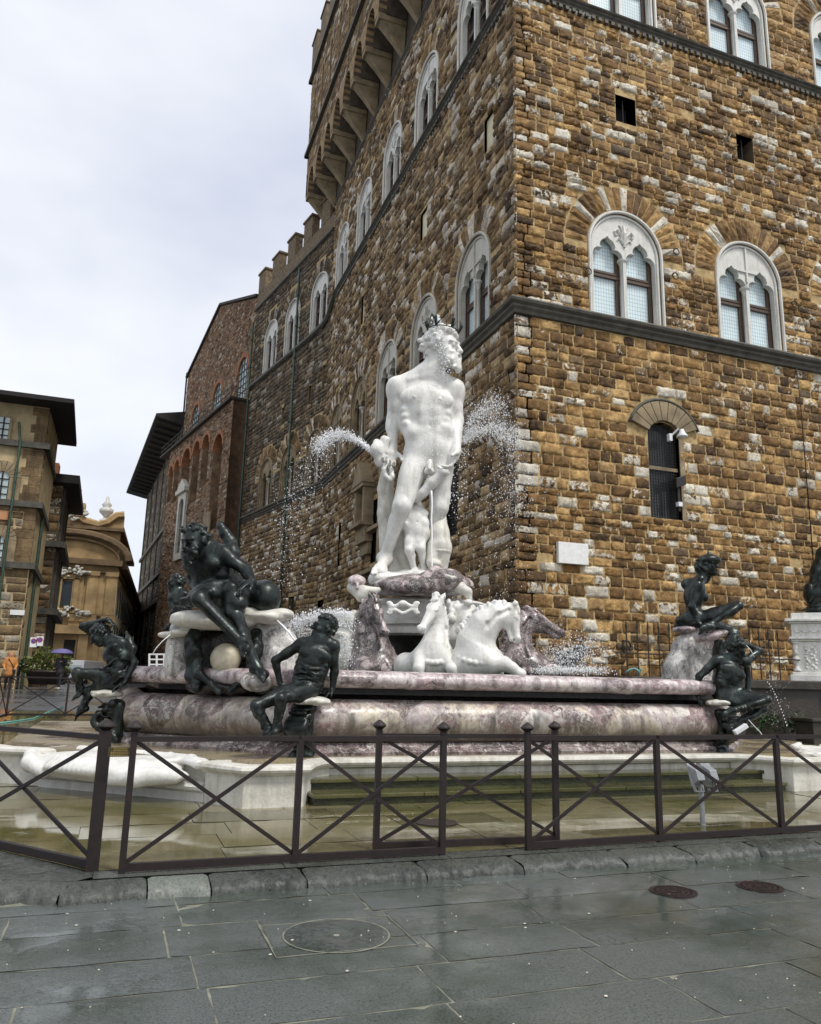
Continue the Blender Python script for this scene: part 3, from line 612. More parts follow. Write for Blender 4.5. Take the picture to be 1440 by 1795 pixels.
def mk_shell(label,sg):
    P=lambda u,w,z: (CX0+sg*(-CX0+( .10-u*.707+w*.707)),10.85+u*.707+w*.707,z) # u along diagonal, w inwards
    t=thing('marble_shell',label,'shell',P(.2,-.2,.3)); S=Sc(.014)
    ux=np.array([-.707*sg,.707,0]); wx=np.array([.707*sg,.707,0])
    S.ell(P(.15,-.02,.44),(1.15,.46,.13),(ux,wx,UP),.06,nz=(.015,9))
    S.ell(P(.0,-.18,.40),(1.25,.34,.13),(ux,wx,UP),.05)
    for i in range(13):
        u=-.25+.12*i*.62; S.chain([P(u,-.36-.0*i,.31),P(u*1.05,-.46,.40),P(u*1.02,-.36,.50)],[.05,.055,.045],.018)
    for i in range(9):
        u=-1.15+.2*i; S.ell(P(u,.10+.08*math.sin(i*2.1),.54),(.16,.13,.045),(ux,wx,UP),.04)
    S.chain([P(-1.12,-.25,.40),P(-.7,-.42,.36),P(-.3,-.45,.32)],[.09,.10,.06],.05); S.chain([P(.75,-.45,.33),P(1.1,-.38,.42),P(1.3,-.2,.48)],[.07,.10,.10],.05)
    S.chain([P(-1.28,-.02,.52),P(-1.05,.12,.55),P(-.6,.26,.55),P(.2,.32,.55),P(.9,.22,.55)],[.06,.06,.05,.05,.06],.04)
    S.ell(P(-.2,.0,.60),(.65,.2,.06),(ux,wx,UP),.05,True); S.mesh('body',MAT['marble'],t)
mk_shell('big carved white marble shell lying on the low step at the left','' and 0 or 1)
mk_shell('carved white marble shell lying on the step at the far right edge of the platform',-1)
# ------------------------------------------------ masonry helpers
XC,YC=11.29,21.44
D2=np.array([-0.20377,0.97902,0.]); K2=np.array([XC,48.3,0.])
class Face:
    def __init__(s,o,u,n): s.o=np.array(o,float); s.u=np.array(u,float); s.n=np.array(n,float)
    def T(s,a,z,d=0.): p=s.o+s.u*a+s.n*d; return (p[0],p[1],z)
    def P(s,px,py,off=0.):
        q=onp(px,py,s.o+s.n*off,s.n); return (q-s.o)@s.u,q[2]
def fast_mesh(name,V,Q,mat,parent,col=None,smooth=False):
    me=bpy.data.meshes.new(name); me.vertices.add(len(V)); me.vertices.foreach_set('co',np.asarray(V,np.float32).ravel())
    Q=np.asarray(Q,np.int32); me.loops.add(Q.size); me.loops.foreach_set('vertex_index',Q.ravel()); me.polygons.add(len(Q))
    me.polygons.foreach_set('loop_start',np.arange(0,Q.size,4,dtype=np.int32)); me.polygons.foreach_set('loop_total',np.full(len(Q),4,np.int32))
    if smooth: me.polygons.foreach_set('use_smooth',np.ones(len(Q),bool))
    me.update(calc_edges=True)
    if col is not None:
        at=me.color_attributes.new('Col','FLOAT_COLOR','CORNER'); at.data.foreach_set('color',np.repeat(np.asarray(col,np.float32),4,axis=0).ravel())
    return link(name,me,mat,parent)
def stones_mesh(name,face,rects,mat,parent,nu=6,nv=4,bulge=(.05,.12),rough=.035,seed=1,grey=.25,gap=.020,tones=(0,1)):
    """rects: array of (u0,u1,z0,z1); every block gets its own rough pillowed front"""
    r=np.array(rects); n=len(r); g=np.random.RandomState(seed)
    s=np.linspace(0,1,nu); t=np.linspace(0,1,nv); s2=np.concatenate([[0],s,[1]]); t2=np.concatenate([[0],t,[1]])
    Sg,Tg=np.meshgrid(s2,t2,indexing='ij'); edge=np.ones_like(Sg); edge[0]=edge[-1]=0; edge[:,0]=edge[:,-1]=0
    ins=.10; Su=ins/2+Sg*(1-ins); Sv=ins*.8/2+Tg*(1-ins*.8)
    Su=np.where(edge==0,Sg,Su); Sv=np.where(edge==0,Tg,Sv)
    w=(r[:,1]-r[:,0]-gap)[:,None,None]; h=(r[:,3]-r[:,2]-gap)[:,None,None]
    B=g.uniform(bulge[0],bulge[1],n)[:,None,None]*np.where(g.rand(n)<.22,.35,1.)[:,None,None]
    jx=g.normal(size=(n,)+Sg.shape)*.012*edge; jz=g.normal(size=(n,)+Sg.shape)*.010*edge
    U=r[:,0][:,None,None]+gap/2+w*Su+jx; Z=r[:,2][:,None,None]+gap/2+h*Sv+jz
    core=np.clip(np.sin(Su*math.pi),0,1)**.45*np.clip(np.sin(Sv*math.pi),0,1)**.5
    D=edge*(B*(.25+.75*core)+rough*g.normal(size=(n,)+Sg.shape)*np.clip(B/.08,.25,1.2))
    # blocks lean: lower part hangs out more
    D=D+edge*B*.35*(g.uniform(-.6,1,n)[:,None,None])*(.5-Sv)
    D=np.maximum(D,-.005); D=np.where(edge==0,-.03,D)
    P=face.o+U[...,None]*face.u+D[...,None]*face.n; P[...,2]=Z
    m=Sg.shape; idx=np.arange(n*m[0]*m[1]).reshape(n,*m)
    Q=np.stack([idx[:,:-1,:-1],idx[:,1:,:-1],idx[:,1:,1:],idx[:,:-1,1:]],-1).reshape(-1,4)
    fl=np.cross(face.u,[0,0,1])@face.n
    if fl<0: Q=Q[:,::-1]
    tone=g.beta(2.1,2.4,n)*(tones[1]-tones[0])+tones[0]; sp=np.clip(g.normal(.40,.20,n),0,1); sp=np.where(g.rand(n)<.055,.75+.2*g.rand(n),sp); gr=np.where(g.rand(n)<grey,g.rand(n),0)
    C=np.stack([tone,sp,gr,np.ones(n)],-1); C=np.repeat(C,(m[0]-1)*(m[1]-1),axis=0)
    return fast_mesh(name,P.reshape(-1,3),Q,mat,parent,C)
def course_rects(u0,u1,z0,z1,holes,hc=(.22,.42),wl=(.28,.85),seed=1,keep=None):
    """rows of blocks with unequal heights, broken at the openings. holes: fn(za,zb)->[(ua,ub)]"""
    g=np.random.RandomState(seed); out=[]; z=z0
    while z<z1-.05:
        h=g.uniform(*hc); zb=min(z+h,z1); iv=[(u0,u1)]
        for hl in holes:
            for a,b in hl(z,zb):
                nv=[]
                for p,q in iv:
                    if b<=p or a>=q: nv.append((p,q)); continue
                    if a-p>.08: nv.append((p,a))
                    if q-b>.08: nv.append((b,q))
                iv=nv
        for p,q in iv:
            if keep: 
                p2,q2=keep(z,zb,p,q); p,q=p2,q2
                if q-p<.1: continue
            u=p
            while u<q-1e-6:
                w=g.uniform(*wl)*(1.15 if h>.38 else 1.); e=u+w
                if q-e<wl[0]*.7: e=q
                out.append((u,e,z,zb)); u=e
        z=zb
    return out
def arch_hole(uc,W,sill,spring,R=None,vous=0.,rise=1.):
    hw=W/2
    def f(za,zb):
        if zb<=sill or za>=spring+(hw+vous)*rise: return []
        if zb<=spring+.02: return [(uc-hw,uc+hw)]
        y=max(za,spring)-spring; r=(hw+vous); 
        x=r*math.sqrt(max(0,1-(y/(r*rise))**2)); return [(uc-x,uc+x)]
    return f
def rect_hole(a,b,z0,z1): return lambda za,zb: [(a,b)] if zb>z0+.03 and za<z1-.03 else []
def arch_pts(uc,W,sill,spring,n=20,rise=1.): 
    hw=W/2; return [(uc-hw,sill),(uc+hw,sill)]+[(uc+hw*math.cos(a),spring+hw*rise*math.sin(a)) for a in np.linspace(0,math.pi,n)]
def poly_plate(mb,face,outer,holes,d0,d1,col=None):
    """flat plate with holes and real thickness between depths d0 (back) and d1 (front)"""
    bm=bmesh.new(); 
    for lp in [outer]+holes:
        vs=[bm.verts.new((a,z,0)) for a,z in lp]; 
        for i in range(len(vs)): bm.edges.new((vs[i],vs[(i+1)%len(vs)]))
    r=bmesh.ops.triangle_fill(bm,use_beauty=True,use_dissolve=False,edges=bm.edges[:],normal=(0,0,1))
    bm.verts.index_update(); V=[(v.co.x,v.co.y) for v in bm.verts]; Fc=[tuple(v.index for v in f.verts) for f in bm.faces]; bm.free()
    n=len(V); vs=[face.T(a,z,d1) for a,z in V]+[face.T(a,z,d0) for a,z in V]; fs=Fc+[tuple(i+n for i in f)[::-1] for f in Fc]
    k=0
    for lp in [outer]+holes:
        m=len(lp)
        for i in range(m): a,b=k+i,k+(i+1)%m; fs.append((a,b,b+n,a+n))
        k+=m
    mb.add(vs,fs,col)
def lobed(uc,w,z0,z1,n=7):
    """trefoil headed light: centre uc, width w, sill z0, springing z1"""
    h=w/2; pts=[(uc-h,z0),(uc+h,z0),(uc+h,z1)]
    r=h*.46
    def arc(cx,cz,r,a0,a1): return [(cx+r*math.cos(a),cz+r*math.sin(a)) for a in np.linspace(a0,a1,n)]
    pts+=arc(uc+h-r,z1+.02,r,.0,math.pi*.62)[1:]
    pts+=arc(uc+.0,z1+r*1.35,h*.52,-.1,math.pi*.5)[0:-1]; pts+=[(uc,z1+r*1.35+h*.66)]
    rp=[(2*uc-a,z) for a,z in pts[3:-1]][::-1]; return pts[:]+rp+[(uc-h,z1)]
def biforate(face,uc,sill,parent,W=3.0,H=4.3,mat='winmarble',glass='glass',relief=None,vmat='stone_r',rings=True):
    sp=sill+H-W/2; lw=W/2-.245; cz=sp-.34
    m=MB(); o=arch_pts(uc,W,sill,sp,26); lo=[lobed(uc-.065-lw/2,lw,sill+.02,cz+.05),lobed(uc+.065+lw/2,lw,sill+.02,cz+.05)]
    poly_plate(m,face,o,lo,-.30,-.08)
    ring=[face.T(uc-W/2-.03,sill,.03)]+[face.T(uc+(W/2+.03)*math.cos(a),sp+(W/2+.03)*math.sin(a),.03) for a in np.linspace(math.pi,0,26)]+[face.T(uc+W/2+.03,sill,.03)]
    m.tube(ring,.06,6); ring=[face.T(uc-W/2+.10,sill,-.06)]+[face.T(uc+(W/2-.10)*math.cos(a),sp+(W/2-.10)*math.sin(a),-.06) for a in np.linspace(math.pi,0,26)]+[face.T(uc+W/2-.10,sill,-.06)]; m.tube(ring,.05,6)
    g=np.random.RandomState(int(uc*10)%97)
    if relief=='lily':
        c=(uc,sp+.62)
        for q in(-1,1):
            m.tube([face.T(c[0]+q*x,c[1]+z,-.06) for x,z in((.05,-.28),(.10,0),(.28,.22),(.40,.12),(.36,-.02),(.27,.03))],[.045,.06,.06,.05,.04,.03],5)
            m.tube([face.T(c[0]+q*x,c[1]+z,-.06) for x,z in((.04,-.3),(.13,-.18),(.25,-.12),(.3,-.22))],[.05,.05,.04,.02],5)
            m.tube([face.T(c[0]+q*x,c[1]+z,-.06) for x,z in((.03,.1),(.12,.34),(.2,.42))],[.03,.03,.02],5)
        m.tube([face.T(c[0],c[1]-.42,-.06),face.T(c[0],c[1]+.1,-.04),face.T(c[0],c[1]+.5,-.06)],[.05,.10,.01],6)
    elif relief=='cross':
        m.bar(face.T(uc,sp-.1,-.07),face.T(uc,sp+W/2-.15,-.07),.07,.10,face.n); m.bar(face.T(uc-.5,sp+.35,-.07),face.T(uc+.5,sp+.35,-.07),.07,.09,face.n)
    if 'r' in mat or True: pass
    # saw-tooth edge of the lights
    win=m.build('window',MAT[mat],parent)
    m=MB(); c0=face.T(uc,0,-.22)
    prof=[(.17,sill+.0),(.17,sill+.10),(.12,sill+.16),(.10,sill+.24),(.082,cz-.30),(.10,cz-.28),(.10,cz-.24),(.09,cz-.22),(.15,cz-.02),(.19,cz),(.19,cz+.08)]
    m.lathe((c0[0],c0[1],0),prof,12); m.build('column',MAT['winmarble'],win,smooth=True)
    m=MB(); zt=sp+.5
    for q in(-1,1):
        a,b=(uc-.07-lw-.05,uc-.03) if q<0 else (uc+.03,uc+.07+lw+.05)
        m.bar(face.T(a+.10,sill,-.38),face.T(a+.10,zt,-.38),.13,.09,face.n); m.bar(face.T(b-.11,sill,-.38),face.T(b-.11,zt,-.38),.16,.09,face.n)
        zm=sill+H*.42; m.bar(face.T(a,zm,-.365),face.T(b,zm,-.365),.09,.22,UP) if False else m.bar(face.T(a,zm,-.365),face.T(b,zm,-.365),.11,.10,UP); m.bar(face.T(a,zm+.15,-.37),face.T(b,zm+.15,-.37),.09,.09,UP)
        m.bar(face.T(a,sill+.06,-.37),face.T(b,sill+.06,-.37),.1,.12,UP)
    m.build('casement',MAT['wood'],win)
    m=MB(); a,b=uc-W/2+.05,uc+W/2-.05; m.add([face.T(a,sill,-.42),face.T(b,sill,-.42),face.T(b,zt+.2,-.42),face.T(a,zt+.2,-.42)],[(0,1,2,3)])
    p=m.build('pane',MAT[glass],win); uv=p.data.uv_layers.new(name='UVMap')
    for l in p.data.loops:
        co=p.data.vertices[l.vertex_index].co; uv.data[l.index].uv=((np.array(co)-face.o)@face.u,co.z)
    # voussoirs
    R=[];n=23; g=np.random.RandomState(int(abs(uc)*7+sill)%911); vb=MB()
    for i in range(n):
        a0=math.pi*i/n+.008; a1=math.pi*(i+1)/n-.008; r0=W/2+.12; r1=W/2+.95+.1*math.sin(math.pi*(i+.5)/n)+g.uniform(-.03,.03); tone=g.uniform(.1,.8); c=(tone,.8 if g.rand()<.18 else g.uniform(.15,.45),g.rand()*.4 if g.rand()<.3 else 0,1)
        gr=[]
        for ii in range(4):
            for jj in range(6):
                a=a0+(a1-a0)*ii/3; r=r0+(r1-r0)*jj/5; e=0 if ii in(0,3) or jj in(0,5) else 1
                gr.append(face.T(uc+r*math.cos(a),sp+r*math.sin(a)*1.0,(.06 if e else .015)+g.normal()*.02*e))
        vb.add(gr,[(ii*6+jj,ii*6+jj+1,(ii+1)*6+jj+1,(ii+1)*6+jj) for ii in range(3) for jj in range(5)],c)
    vb.build('voussoir_arch',MAT[vmat],win)
    return arch_hole(uc,W+.2,sill,sp,vous=.92)
# ------------------------------------------------ the palace
def mk_palace():
    PT=thing('stone_palace','huge rusticated brown stone palace with twin-light marble windows and an overhanging battlemented gallery','palace',(XC+10,YC+10,0))
    FR=Face((XC,YC,0),(1,0,0),(0,-1,0)); FL=Face((XC,YC,0),(0,1,0),(-1,0,0)); F2=Face(K2,D2,(-D2[1],D2[0],0))
    hR=[];hL=[];h2=[]; outR=[];outL=[];out2=[]
    def win(face,uc,sill,HO,O,**k):
        HO.append(biforate(face,uc,sill,PT,**k)); W=k.get('W',3.0); h=k.get('H',4.3); O.append(arch_pts(uc,W+.02,sill,sill+h-W/2,20))
    win(FR,15.72-XC,14.12,hR,outR,W=3.0,H=4.22,relief='lily'); win(FR,21.28-XC,14.12,hR,outR,W=3.0,H=4.28,relief='cross'); win(FR,26.9-XC,14.12,hR,outR,W=3.0,H=4.3,relief='lily')
    for i,u in enumerate((15.98,21.7,27.35)): win(FR,u-XC,26.85,hR,outR,W=3.05,H=4.3,relief=('cross','lily','cross')[i])
    for i,y in enumerate((24.95,30.15,35.3,40.35,45.35)): win(FL,y-YC,14.15,hL,outL,W=3.0,H=4.15,mat='winmarble_s' if i<3 else 'ashlar',glass='glass' if i==0 else 'glass_dk',relief=('cross','lily')[i%2],vmat='stone_l')
    for i,y in enumerate((25.1,30.4,35.5,40.7,45.7)): win(FL,y-YC,26.85,hL,outL,W=2.85,H=4.15,mat='winmarble',glass='glass_dk',relief=('lily','cross')[i%2],vmat='stone_l')
    for i,t in enumerate((1.5,6.0,10.3)): win(F2,t,14.15,h2,out2,W=2.5,H=3.8,mat='ashlar',glass='glass_dk',vmat='stone_l')
    for i,t in enumerate((2.0,6.75,11.1)): win(F2,t,25.45,h2,out2,W=2.6,H=4.3,mat='winmarble',glass='glass_dk',vmat='stone_d')
    def small(face,H,O,a,b,z0,z1,depth=.5,back='dark',bars=0,grid=0,arch=0,name='barred_opening'):
        H.append(rect_hole(a,b,z0,z1) if not arch else arch_hole((a+b)/2,b-a,z0,z1-(b-a)/2*arch,rise=arch)); pts=[(a,z0),(b,z0),(b,z1),(a,z1)] if not arch else arch_pts((a+b)/2,b-a,z0,z1-(b-a)/2*arch,10,arch); O.append(pts)
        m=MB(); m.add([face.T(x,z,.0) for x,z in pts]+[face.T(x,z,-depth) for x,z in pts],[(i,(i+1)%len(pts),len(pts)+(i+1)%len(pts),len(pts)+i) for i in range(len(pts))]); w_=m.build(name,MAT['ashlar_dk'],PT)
        m=MB(); m.add([face.T(x,z,-depth+.01) for x,z in pts],[tuple(range(len(pts)))]); m.build('backing',MAT[back],w_)
        if bars or grid:
            m=MB()
            for i in range(bars): u=a+(b-a)*(i+1)/(bars+1); m.tube([face.T(u,z0,-.18),face.T(u,z1,-.18)],.022,5)
            if grid:
                for u in np.arange(a+grid/2,b,grid): m.tube([face.T(u,z0,-.12),face.T(u,z1-(.0 if abs(u-(a+b)/2)<(b-a)*.3 else .12),-.12)],.015,4)
                for z in np.arange(z0+grid/2,z1-.05,grid*1.0): m.tube([face.T(a,z,-.12),face.T(b,z,-.12)],.015,4)
            m.build('grille',MAT['iron'],w_)
        return w_
    small(FR,hR,outR,15.52-XC,16.42-XC,22.2,23.35,.6,'dark',1); small(FR,hR,outR,21.2-XC,22.05-XC,22.15,23.3,.6,'dark',1)
    aw=small(FR,hR,outR,16.34-XC,17.62-XC,7.12,10.55,.35,'glass_dk',0,.105,.75,'arched_window')
    m=MB(); uc=16.98-XC
    for i in range(9):
        a0=math.pi*(.12+.76*i/9)+.01; a1=math.pi*(.12+.76*(i+1)/9)-.01; r0,r1=.72,1.48
        m.add([FR.T(uc+r*math.cos(a),9.92+r*math.sin(a)*.92,d) for r in(r0,r1) for a in(a0,a1) for d in(.0,.14)],[(0,2,3,1),(4,5,7,6),(1,3,7,5),(0,4,6,2),(0,1,5,4),(2,6,7,3)])
    m.build('arch_stones',MAT['ashlar'],aw,bevel=.012)
    m=MB(); m.tube([FR.T(uc+1.50*math.cos(a),9.92+1.50*math.sin(a)*.95,.10) for a in np.linspace(math.pi*.90,math.pi*.10,14)],.06,6)
    m.build('hood_mould',MAT['string'],aw,smooth=True)
    m=MB(); m.bar(FR.T(17.72-XC,7.1,-.02),FR.T(17.72-XC,10.0,-.02),.2,.12,FR.n); m.bar(FR.T(16.34-XC,8.9,-.1),FR.T(17.6-XC,8.9,-.1),.05,.12,UP); m.build('jamb',MAT['ashlar'],aw)
    hR.append(arch_hole(uc,1.5,9.9,10.0,vous=.7))
    # left side openings
    small(FL,hL,outL,26.1-YC,27.35-YC,6.9,11.0,.35,'dark',0,.14); small(FL,hL,outL,23.1-YC,23.95-YC,21.3,22.8,.12,'cream',0); small(FL,hL,outL,30.0-YC,30.9-YC,21.4,22.9,.12,'cream',0); small(FL,hL,outL,39.9-YC,40.6-YC,21.6,23.4,.12,'cream',0)
    small(FL,hL,outL,35.5-YC,37.1-YC,7.2,10.4,.3,'dark',0,.2); small(FL,hL,outL,43.1-YC,43.6-YC,7.6,10.5,.4,'dark'); small(FL,hL,outL,35.4-YC,36.9-YC,3.2,6.2,.4,'dark',2); small(FL,hL,outL,46.5-YC,48.1-YC,3.0,6.3,.4,'dark',2)
    small(F2,h2,out2,3.6,4.6,3.9,6.9,.4,'dark',2); small(F2,h2,out2,.3,.9,20.6,22.4,.3,'dark'); small(F2,h2,out2,7.3,7.9,20.0,21.4,.3,'dark'); small(F2,h2,out2,2.6,3.1,20.2,21.6,.3,'dark')
    # mortar bodies with real openings
    ZT=34.4
    m=MB(); poly_plate(m,FR,[(0,-.5),(20,-.5),(20,ZT),(0,ZT)],outR,-.6,0.); poly_plate(m,FL,[(0,-.5),(26.86,-.5),(26.86,ZT),(0,ZT)],outL,-.6,.0); poly_plate(m,F2,[(0,-.5),(15.2,-.5),(15.2,32.6),(0,32.6)],out2,-.6,0.)
    m.box((XC+.7,YC+.7,-.5),(XC+20,48,ZT-.1)); m.build('wall',MAT['mortar'],PT)
    strings=[lambda za,zb:[(-1,99)] if zb>13.62 and za<14.1 else [],lambda za,zb:[(-1,99)] if zb>26.45 and za<26.82 else []]
    rr=course_rects(-.06,20,.2,ZT,hR,seed=3); rr=[r for r in rr if not (13.66<(r[2]+r[3])/2<14.06)]
    g=np.random.RandomState(5); rr=[r for r in rr if not (g.rand()<.006 and r[1]-r[0]<.6)]
    stones_mesh('rusticated_stonework',FR,[r for r in rr if r[2]<13.9],MAT['stone_r'],PT,9,6,(.025,.09),.022,11,.12); stones_mesh('rusticated_stonework',FR,[r for r in rr if r[2]>=13.9],MAT['stone_r'],PT,9,6,(.03,.105),.023,17,.12)
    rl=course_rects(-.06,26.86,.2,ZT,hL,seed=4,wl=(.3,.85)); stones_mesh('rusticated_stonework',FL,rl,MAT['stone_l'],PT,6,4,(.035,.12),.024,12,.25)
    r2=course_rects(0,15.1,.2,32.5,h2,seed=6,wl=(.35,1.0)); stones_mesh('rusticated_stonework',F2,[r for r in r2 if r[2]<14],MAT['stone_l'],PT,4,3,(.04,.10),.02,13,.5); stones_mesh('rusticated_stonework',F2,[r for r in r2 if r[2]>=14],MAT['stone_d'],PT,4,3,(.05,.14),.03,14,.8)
    # string courses
    path=[(XC+20,YC),(XC,YC),(XC,48.3),tuple((K2+D2*15.1)[:2])]; path=[(x,y) for x,y in path]
    prof=lambda z:[(-.0,z-.42),(.10,z-.40),(.13,z-.30),(.22,z-.22),(.22,z-.15),(.33,z-.08),(.36,z),(.30,z+.08),(.0,z+.12)]
    def sweepL(m,pth,pr): # right of travel must face outwards
        m.sweep(pth,pr)
    m=MB(); m.sweep(path[::-1],prof(13.98)); 
    m.build('string_course',MAT['string'],PT)
    m=MB(); m.sweep([(XC+20,YC),(XC,YC),(XC,47.2)][::-1],[(o*.75,26.72+(z-26.72)*.6) for o,z in prof(26.72)])
    for i in range(70): u=.1+i*.285; m.box((u,26.28,.0),(u+.15,26.42,.14),lambda a,b,c:FR.T(a,b,c))
    for i in range(90): u=.1+i*.285; m.box((u,26.28,.0),(u+.15,26.42,.14),lambda a,b,c:FL.T(a,b,c))
    # ramp down to the lower sill of the second front
    q=[FL.T(u,z,.12) for u,z in((25.5,26.55),(26.2,26.3),(26.86,25.9))]+[F2.T(t,z,.12) for t,z in((.4,25.6),(1.,25.4),(3.,25.3),(15.1,25.3))]; m.tube(q,.2,6)
    m.build('string_course',MAT['string'],PT)
    m=MB(); m.sweep([(XC+20,YC),(XC,YC),(XC,48.3)][::-1],[(o*.5,34.2+(z-34.2)*.45) for o,z in prof(34.2)]); m.tube([F2.T(0,32.3,.1),F2.T(15.1,32.3,.1)],.15,6); m.build('cornice',MAT['string'],PT)
    # projecting battlemented gallery on corbelled arches
    pr=1.62; y1=51.4; sp=2.42; n=9; ys=[y1-.35-sp*i for i in range(n+1)]
    m=MB()
    for y in ys:
        for a in(0,1): pass
        w0,w1=.16,.34
        lv=[(34.2,.06,.12),(35.1,.72,.20),(35.95,pr-.18,.28),(35.96,pr-.02,.36),(36.3,pr-.02,.36)]
        vs=[]
        for z,d,w in lv: vs+= [(XC,y-w,z),(XC-d,y-w,z),(XC-d,y+w,z),(XC,y+w,z)]
        fs=[(0,1,2,3)]+[(i*4+k,i*4+(k+1)%4,i*4+4+(k+1)%4,i*4+4+k) for i in range(len(lv)-1) for k in range(4)]+[tuple(len(vs)-4+k for k in range(4))]
        m.add(vs,fs); m.build('corbel',MAT['ashlar'],PT,bevel=.03); m=MB()
    GO=Face((XC-pr,y1,0),(0,-1,0),(-1,0,0)); L=y1-ys[-1]; m=MB(); outer=[(0,36.25)]
    holes=[];base=[]
    pts=[(0.0,36.3)]
    for i in range(n):
        a=y1-ys[i]+.34; b=y1-ys[i+1]-.34; c=(a+b)/2; h=(b-a)/2
        pts+=[(a,36.3),(a,36.35)]+[(c-h*math.cos(x),36.35+1.45*math.sin(x)) for x in np.linspace(.1,math.pi-.1,11)]+[(b,36.35),(b,36.3)]
    pts+=[(L+.3,36.3),(L+.3,46.4),(0,46.4)]
    slits=[]
    for i in range(n): c=y1-(ys[i]+ys[i+1])/2; slits.append(arch_pts(c,.62,40.6,44.0,8,1.6))
    poly_plate(m,GO,pts,slits,-.45,0.)
    E_=Face((XC,y1,0),(-1,0,0),(0,1,0)); poly_plate(m,E_,[(0,36.3),(pr,36.3),(pr,46.4),(0,46.4)],[],-.4,-.02)
    for i in range(n): # vaulted soffits between the corbels
        a=ys[i]-.34; b=ys[i+1]+.34; c=(a+b)/2; h=(a-b)/2; ar=[(c+h*math.cos(x),36.35+1.45*math.sin(x)) for x in np.linspace(0,math.pi,12)]
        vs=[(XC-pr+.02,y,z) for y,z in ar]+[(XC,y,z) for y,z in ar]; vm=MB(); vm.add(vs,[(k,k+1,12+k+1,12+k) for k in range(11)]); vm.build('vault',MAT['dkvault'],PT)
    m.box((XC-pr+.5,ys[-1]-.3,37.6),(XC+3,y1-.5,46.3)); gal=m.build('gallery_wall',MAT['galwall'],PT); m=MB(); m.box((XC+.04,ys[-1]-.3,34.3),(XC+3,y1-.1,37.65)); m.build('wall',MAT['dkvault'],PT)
    rg=course_rects(0,L,37.9,46.3,[arch_hole(y1-(ys[i]+ys[i+1])/2,.75,40.5,44.,vous=.1,rise=1.6) for i in range(n)]+[lambda a,b:[(-1,99)] if b>39.55 and a<39.95 else []],hc=(.22,.34),wl=(.35,.8),seed=9)
    GOf=Face((XC-pr,y1,0),(0,-1,0),(-1,0,0)); stones_mesh('gallery_stonework',GOf,rg,MAT['stone_l'],PT,4,3,(.015,.05),.012,15,.2)
    m=MB(); 
    for i in range(n): c=y1-(ys[i]+ys[i+1])/2; m.add([GO.T(x,z,-.4) for x,z in arch_pts(c,.64,40.6,44.,8,1.6)],[tuple(range(10))])
    m.build('slit_backs',MAT['ashlar_dk'],PT)
    m=MB()
    for z in(39.75,46.2): m.bar(GO.T(-.15,z,.1),GO.T(L,z,.1),.3,.26,UP); m.bar((XC,y1+.02,z),(XC-pr-.2,y1+.02,z),.25,.26,UP)
    m.build('gallery_moulding',MAT['string'],PT)
    m=MB()
    for i in range(8): a=.1+i*2.75; m.box((a,46.32,-.5),(a+1.6,49.3,.12),lambda u,z,d:GO.T(u,z,d)); m.box((a-.08,49.3,-.56),(a+1.68,49.45,.2),lambda u,z,d:GO.T(u,z,d))
    for i in range(4): m.box((XC-pr+.1+i*2.4,y1-.6,46.33),(XC-pr+1.5+i*2.4,y1-.05,49.3))
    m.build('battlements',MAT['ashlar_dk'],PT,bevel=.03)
    # battlements of the lower front
    m=MB(); m.box((0,32.6,-.6),(15.1,33.7,.02),lambda u,z,d:F2.T(u,z,d))
    for t in (.9,4.0,7.1,10.3,13.4): m.box((t,33.7,-.6),(t+1.5,35.5,.03),lambda u,z,d:F2.T(u,z,d)); m.box((t-.1,35.5,-.7),(t+1.6,35.68,.12),lambda u,z,d:F2.T(u,z,d))
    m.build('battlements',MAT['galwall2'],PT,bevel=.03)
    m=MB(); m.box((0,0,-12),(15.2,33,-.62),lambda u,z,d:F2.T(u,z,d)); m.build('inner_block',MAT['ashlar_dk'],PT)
    for f,u,z1_ in((F2,5.4,31.8),(F2,15.0,31.)):
        m=MB(); m.tube([f.T(u,.8,.25),f.T(u,z1_,.25)],.085,8)
        for z in np.arange(2,z1_,2.5): m.tube([f.T(u,z,.25),f.T(u,z+.12,.25)],.115,8)
        m.build('downpipe',MAT['copper'],PT,smooth=True)
    # projecting shrine canopy over the side door
    m=MB(); T=lambda u,z,d:FL.T(u,z,d)
    a,b=36.7-YC,38.6-YC
    m.box((a,9.1,0),(b,9.3,.75),T); m.box((a+.1,8.3,0),(b-.1,9.1,.45),T); m.box((a+.25,7.7,0),(b-.25,8.3,.22),T)
    m.box((a+.12,9.3,0),(a+.35,11.1,.55),T); m.box((b-.35,9.3,0),(b-.12,11.1,.55),T); m.box((a+.35,9.3,0),(b-.35,11.3,.12),T); m.box((a+.02,11.1,0),(b-.02,11.3,.66),T)
    m.add([T(a-.05,11.3,.7),T(b+.05,11.3,.7),T((a+b)/2,12.6,.7),T(a-.05,11.3,0),T(b+.05,11.3,0),T((a+b)/2,12.6,0)],[(0,1,2),(5,4,3),(0,3,4,1),(1,4,5,2),(2,5,3,0)])
    m.box((34.9-YC,6.6,0),(35.25-YC,13.0,.3),T); m.box((34.9-YC,8.7,0),(38.9-YC,8.9,.38),T); m.box((34.9-YC,6.7,0),(38.9-YC,6.9,.30),T)
    m.build('shrine_canopy',MAT['ashlar'],PT,bevel=.02)
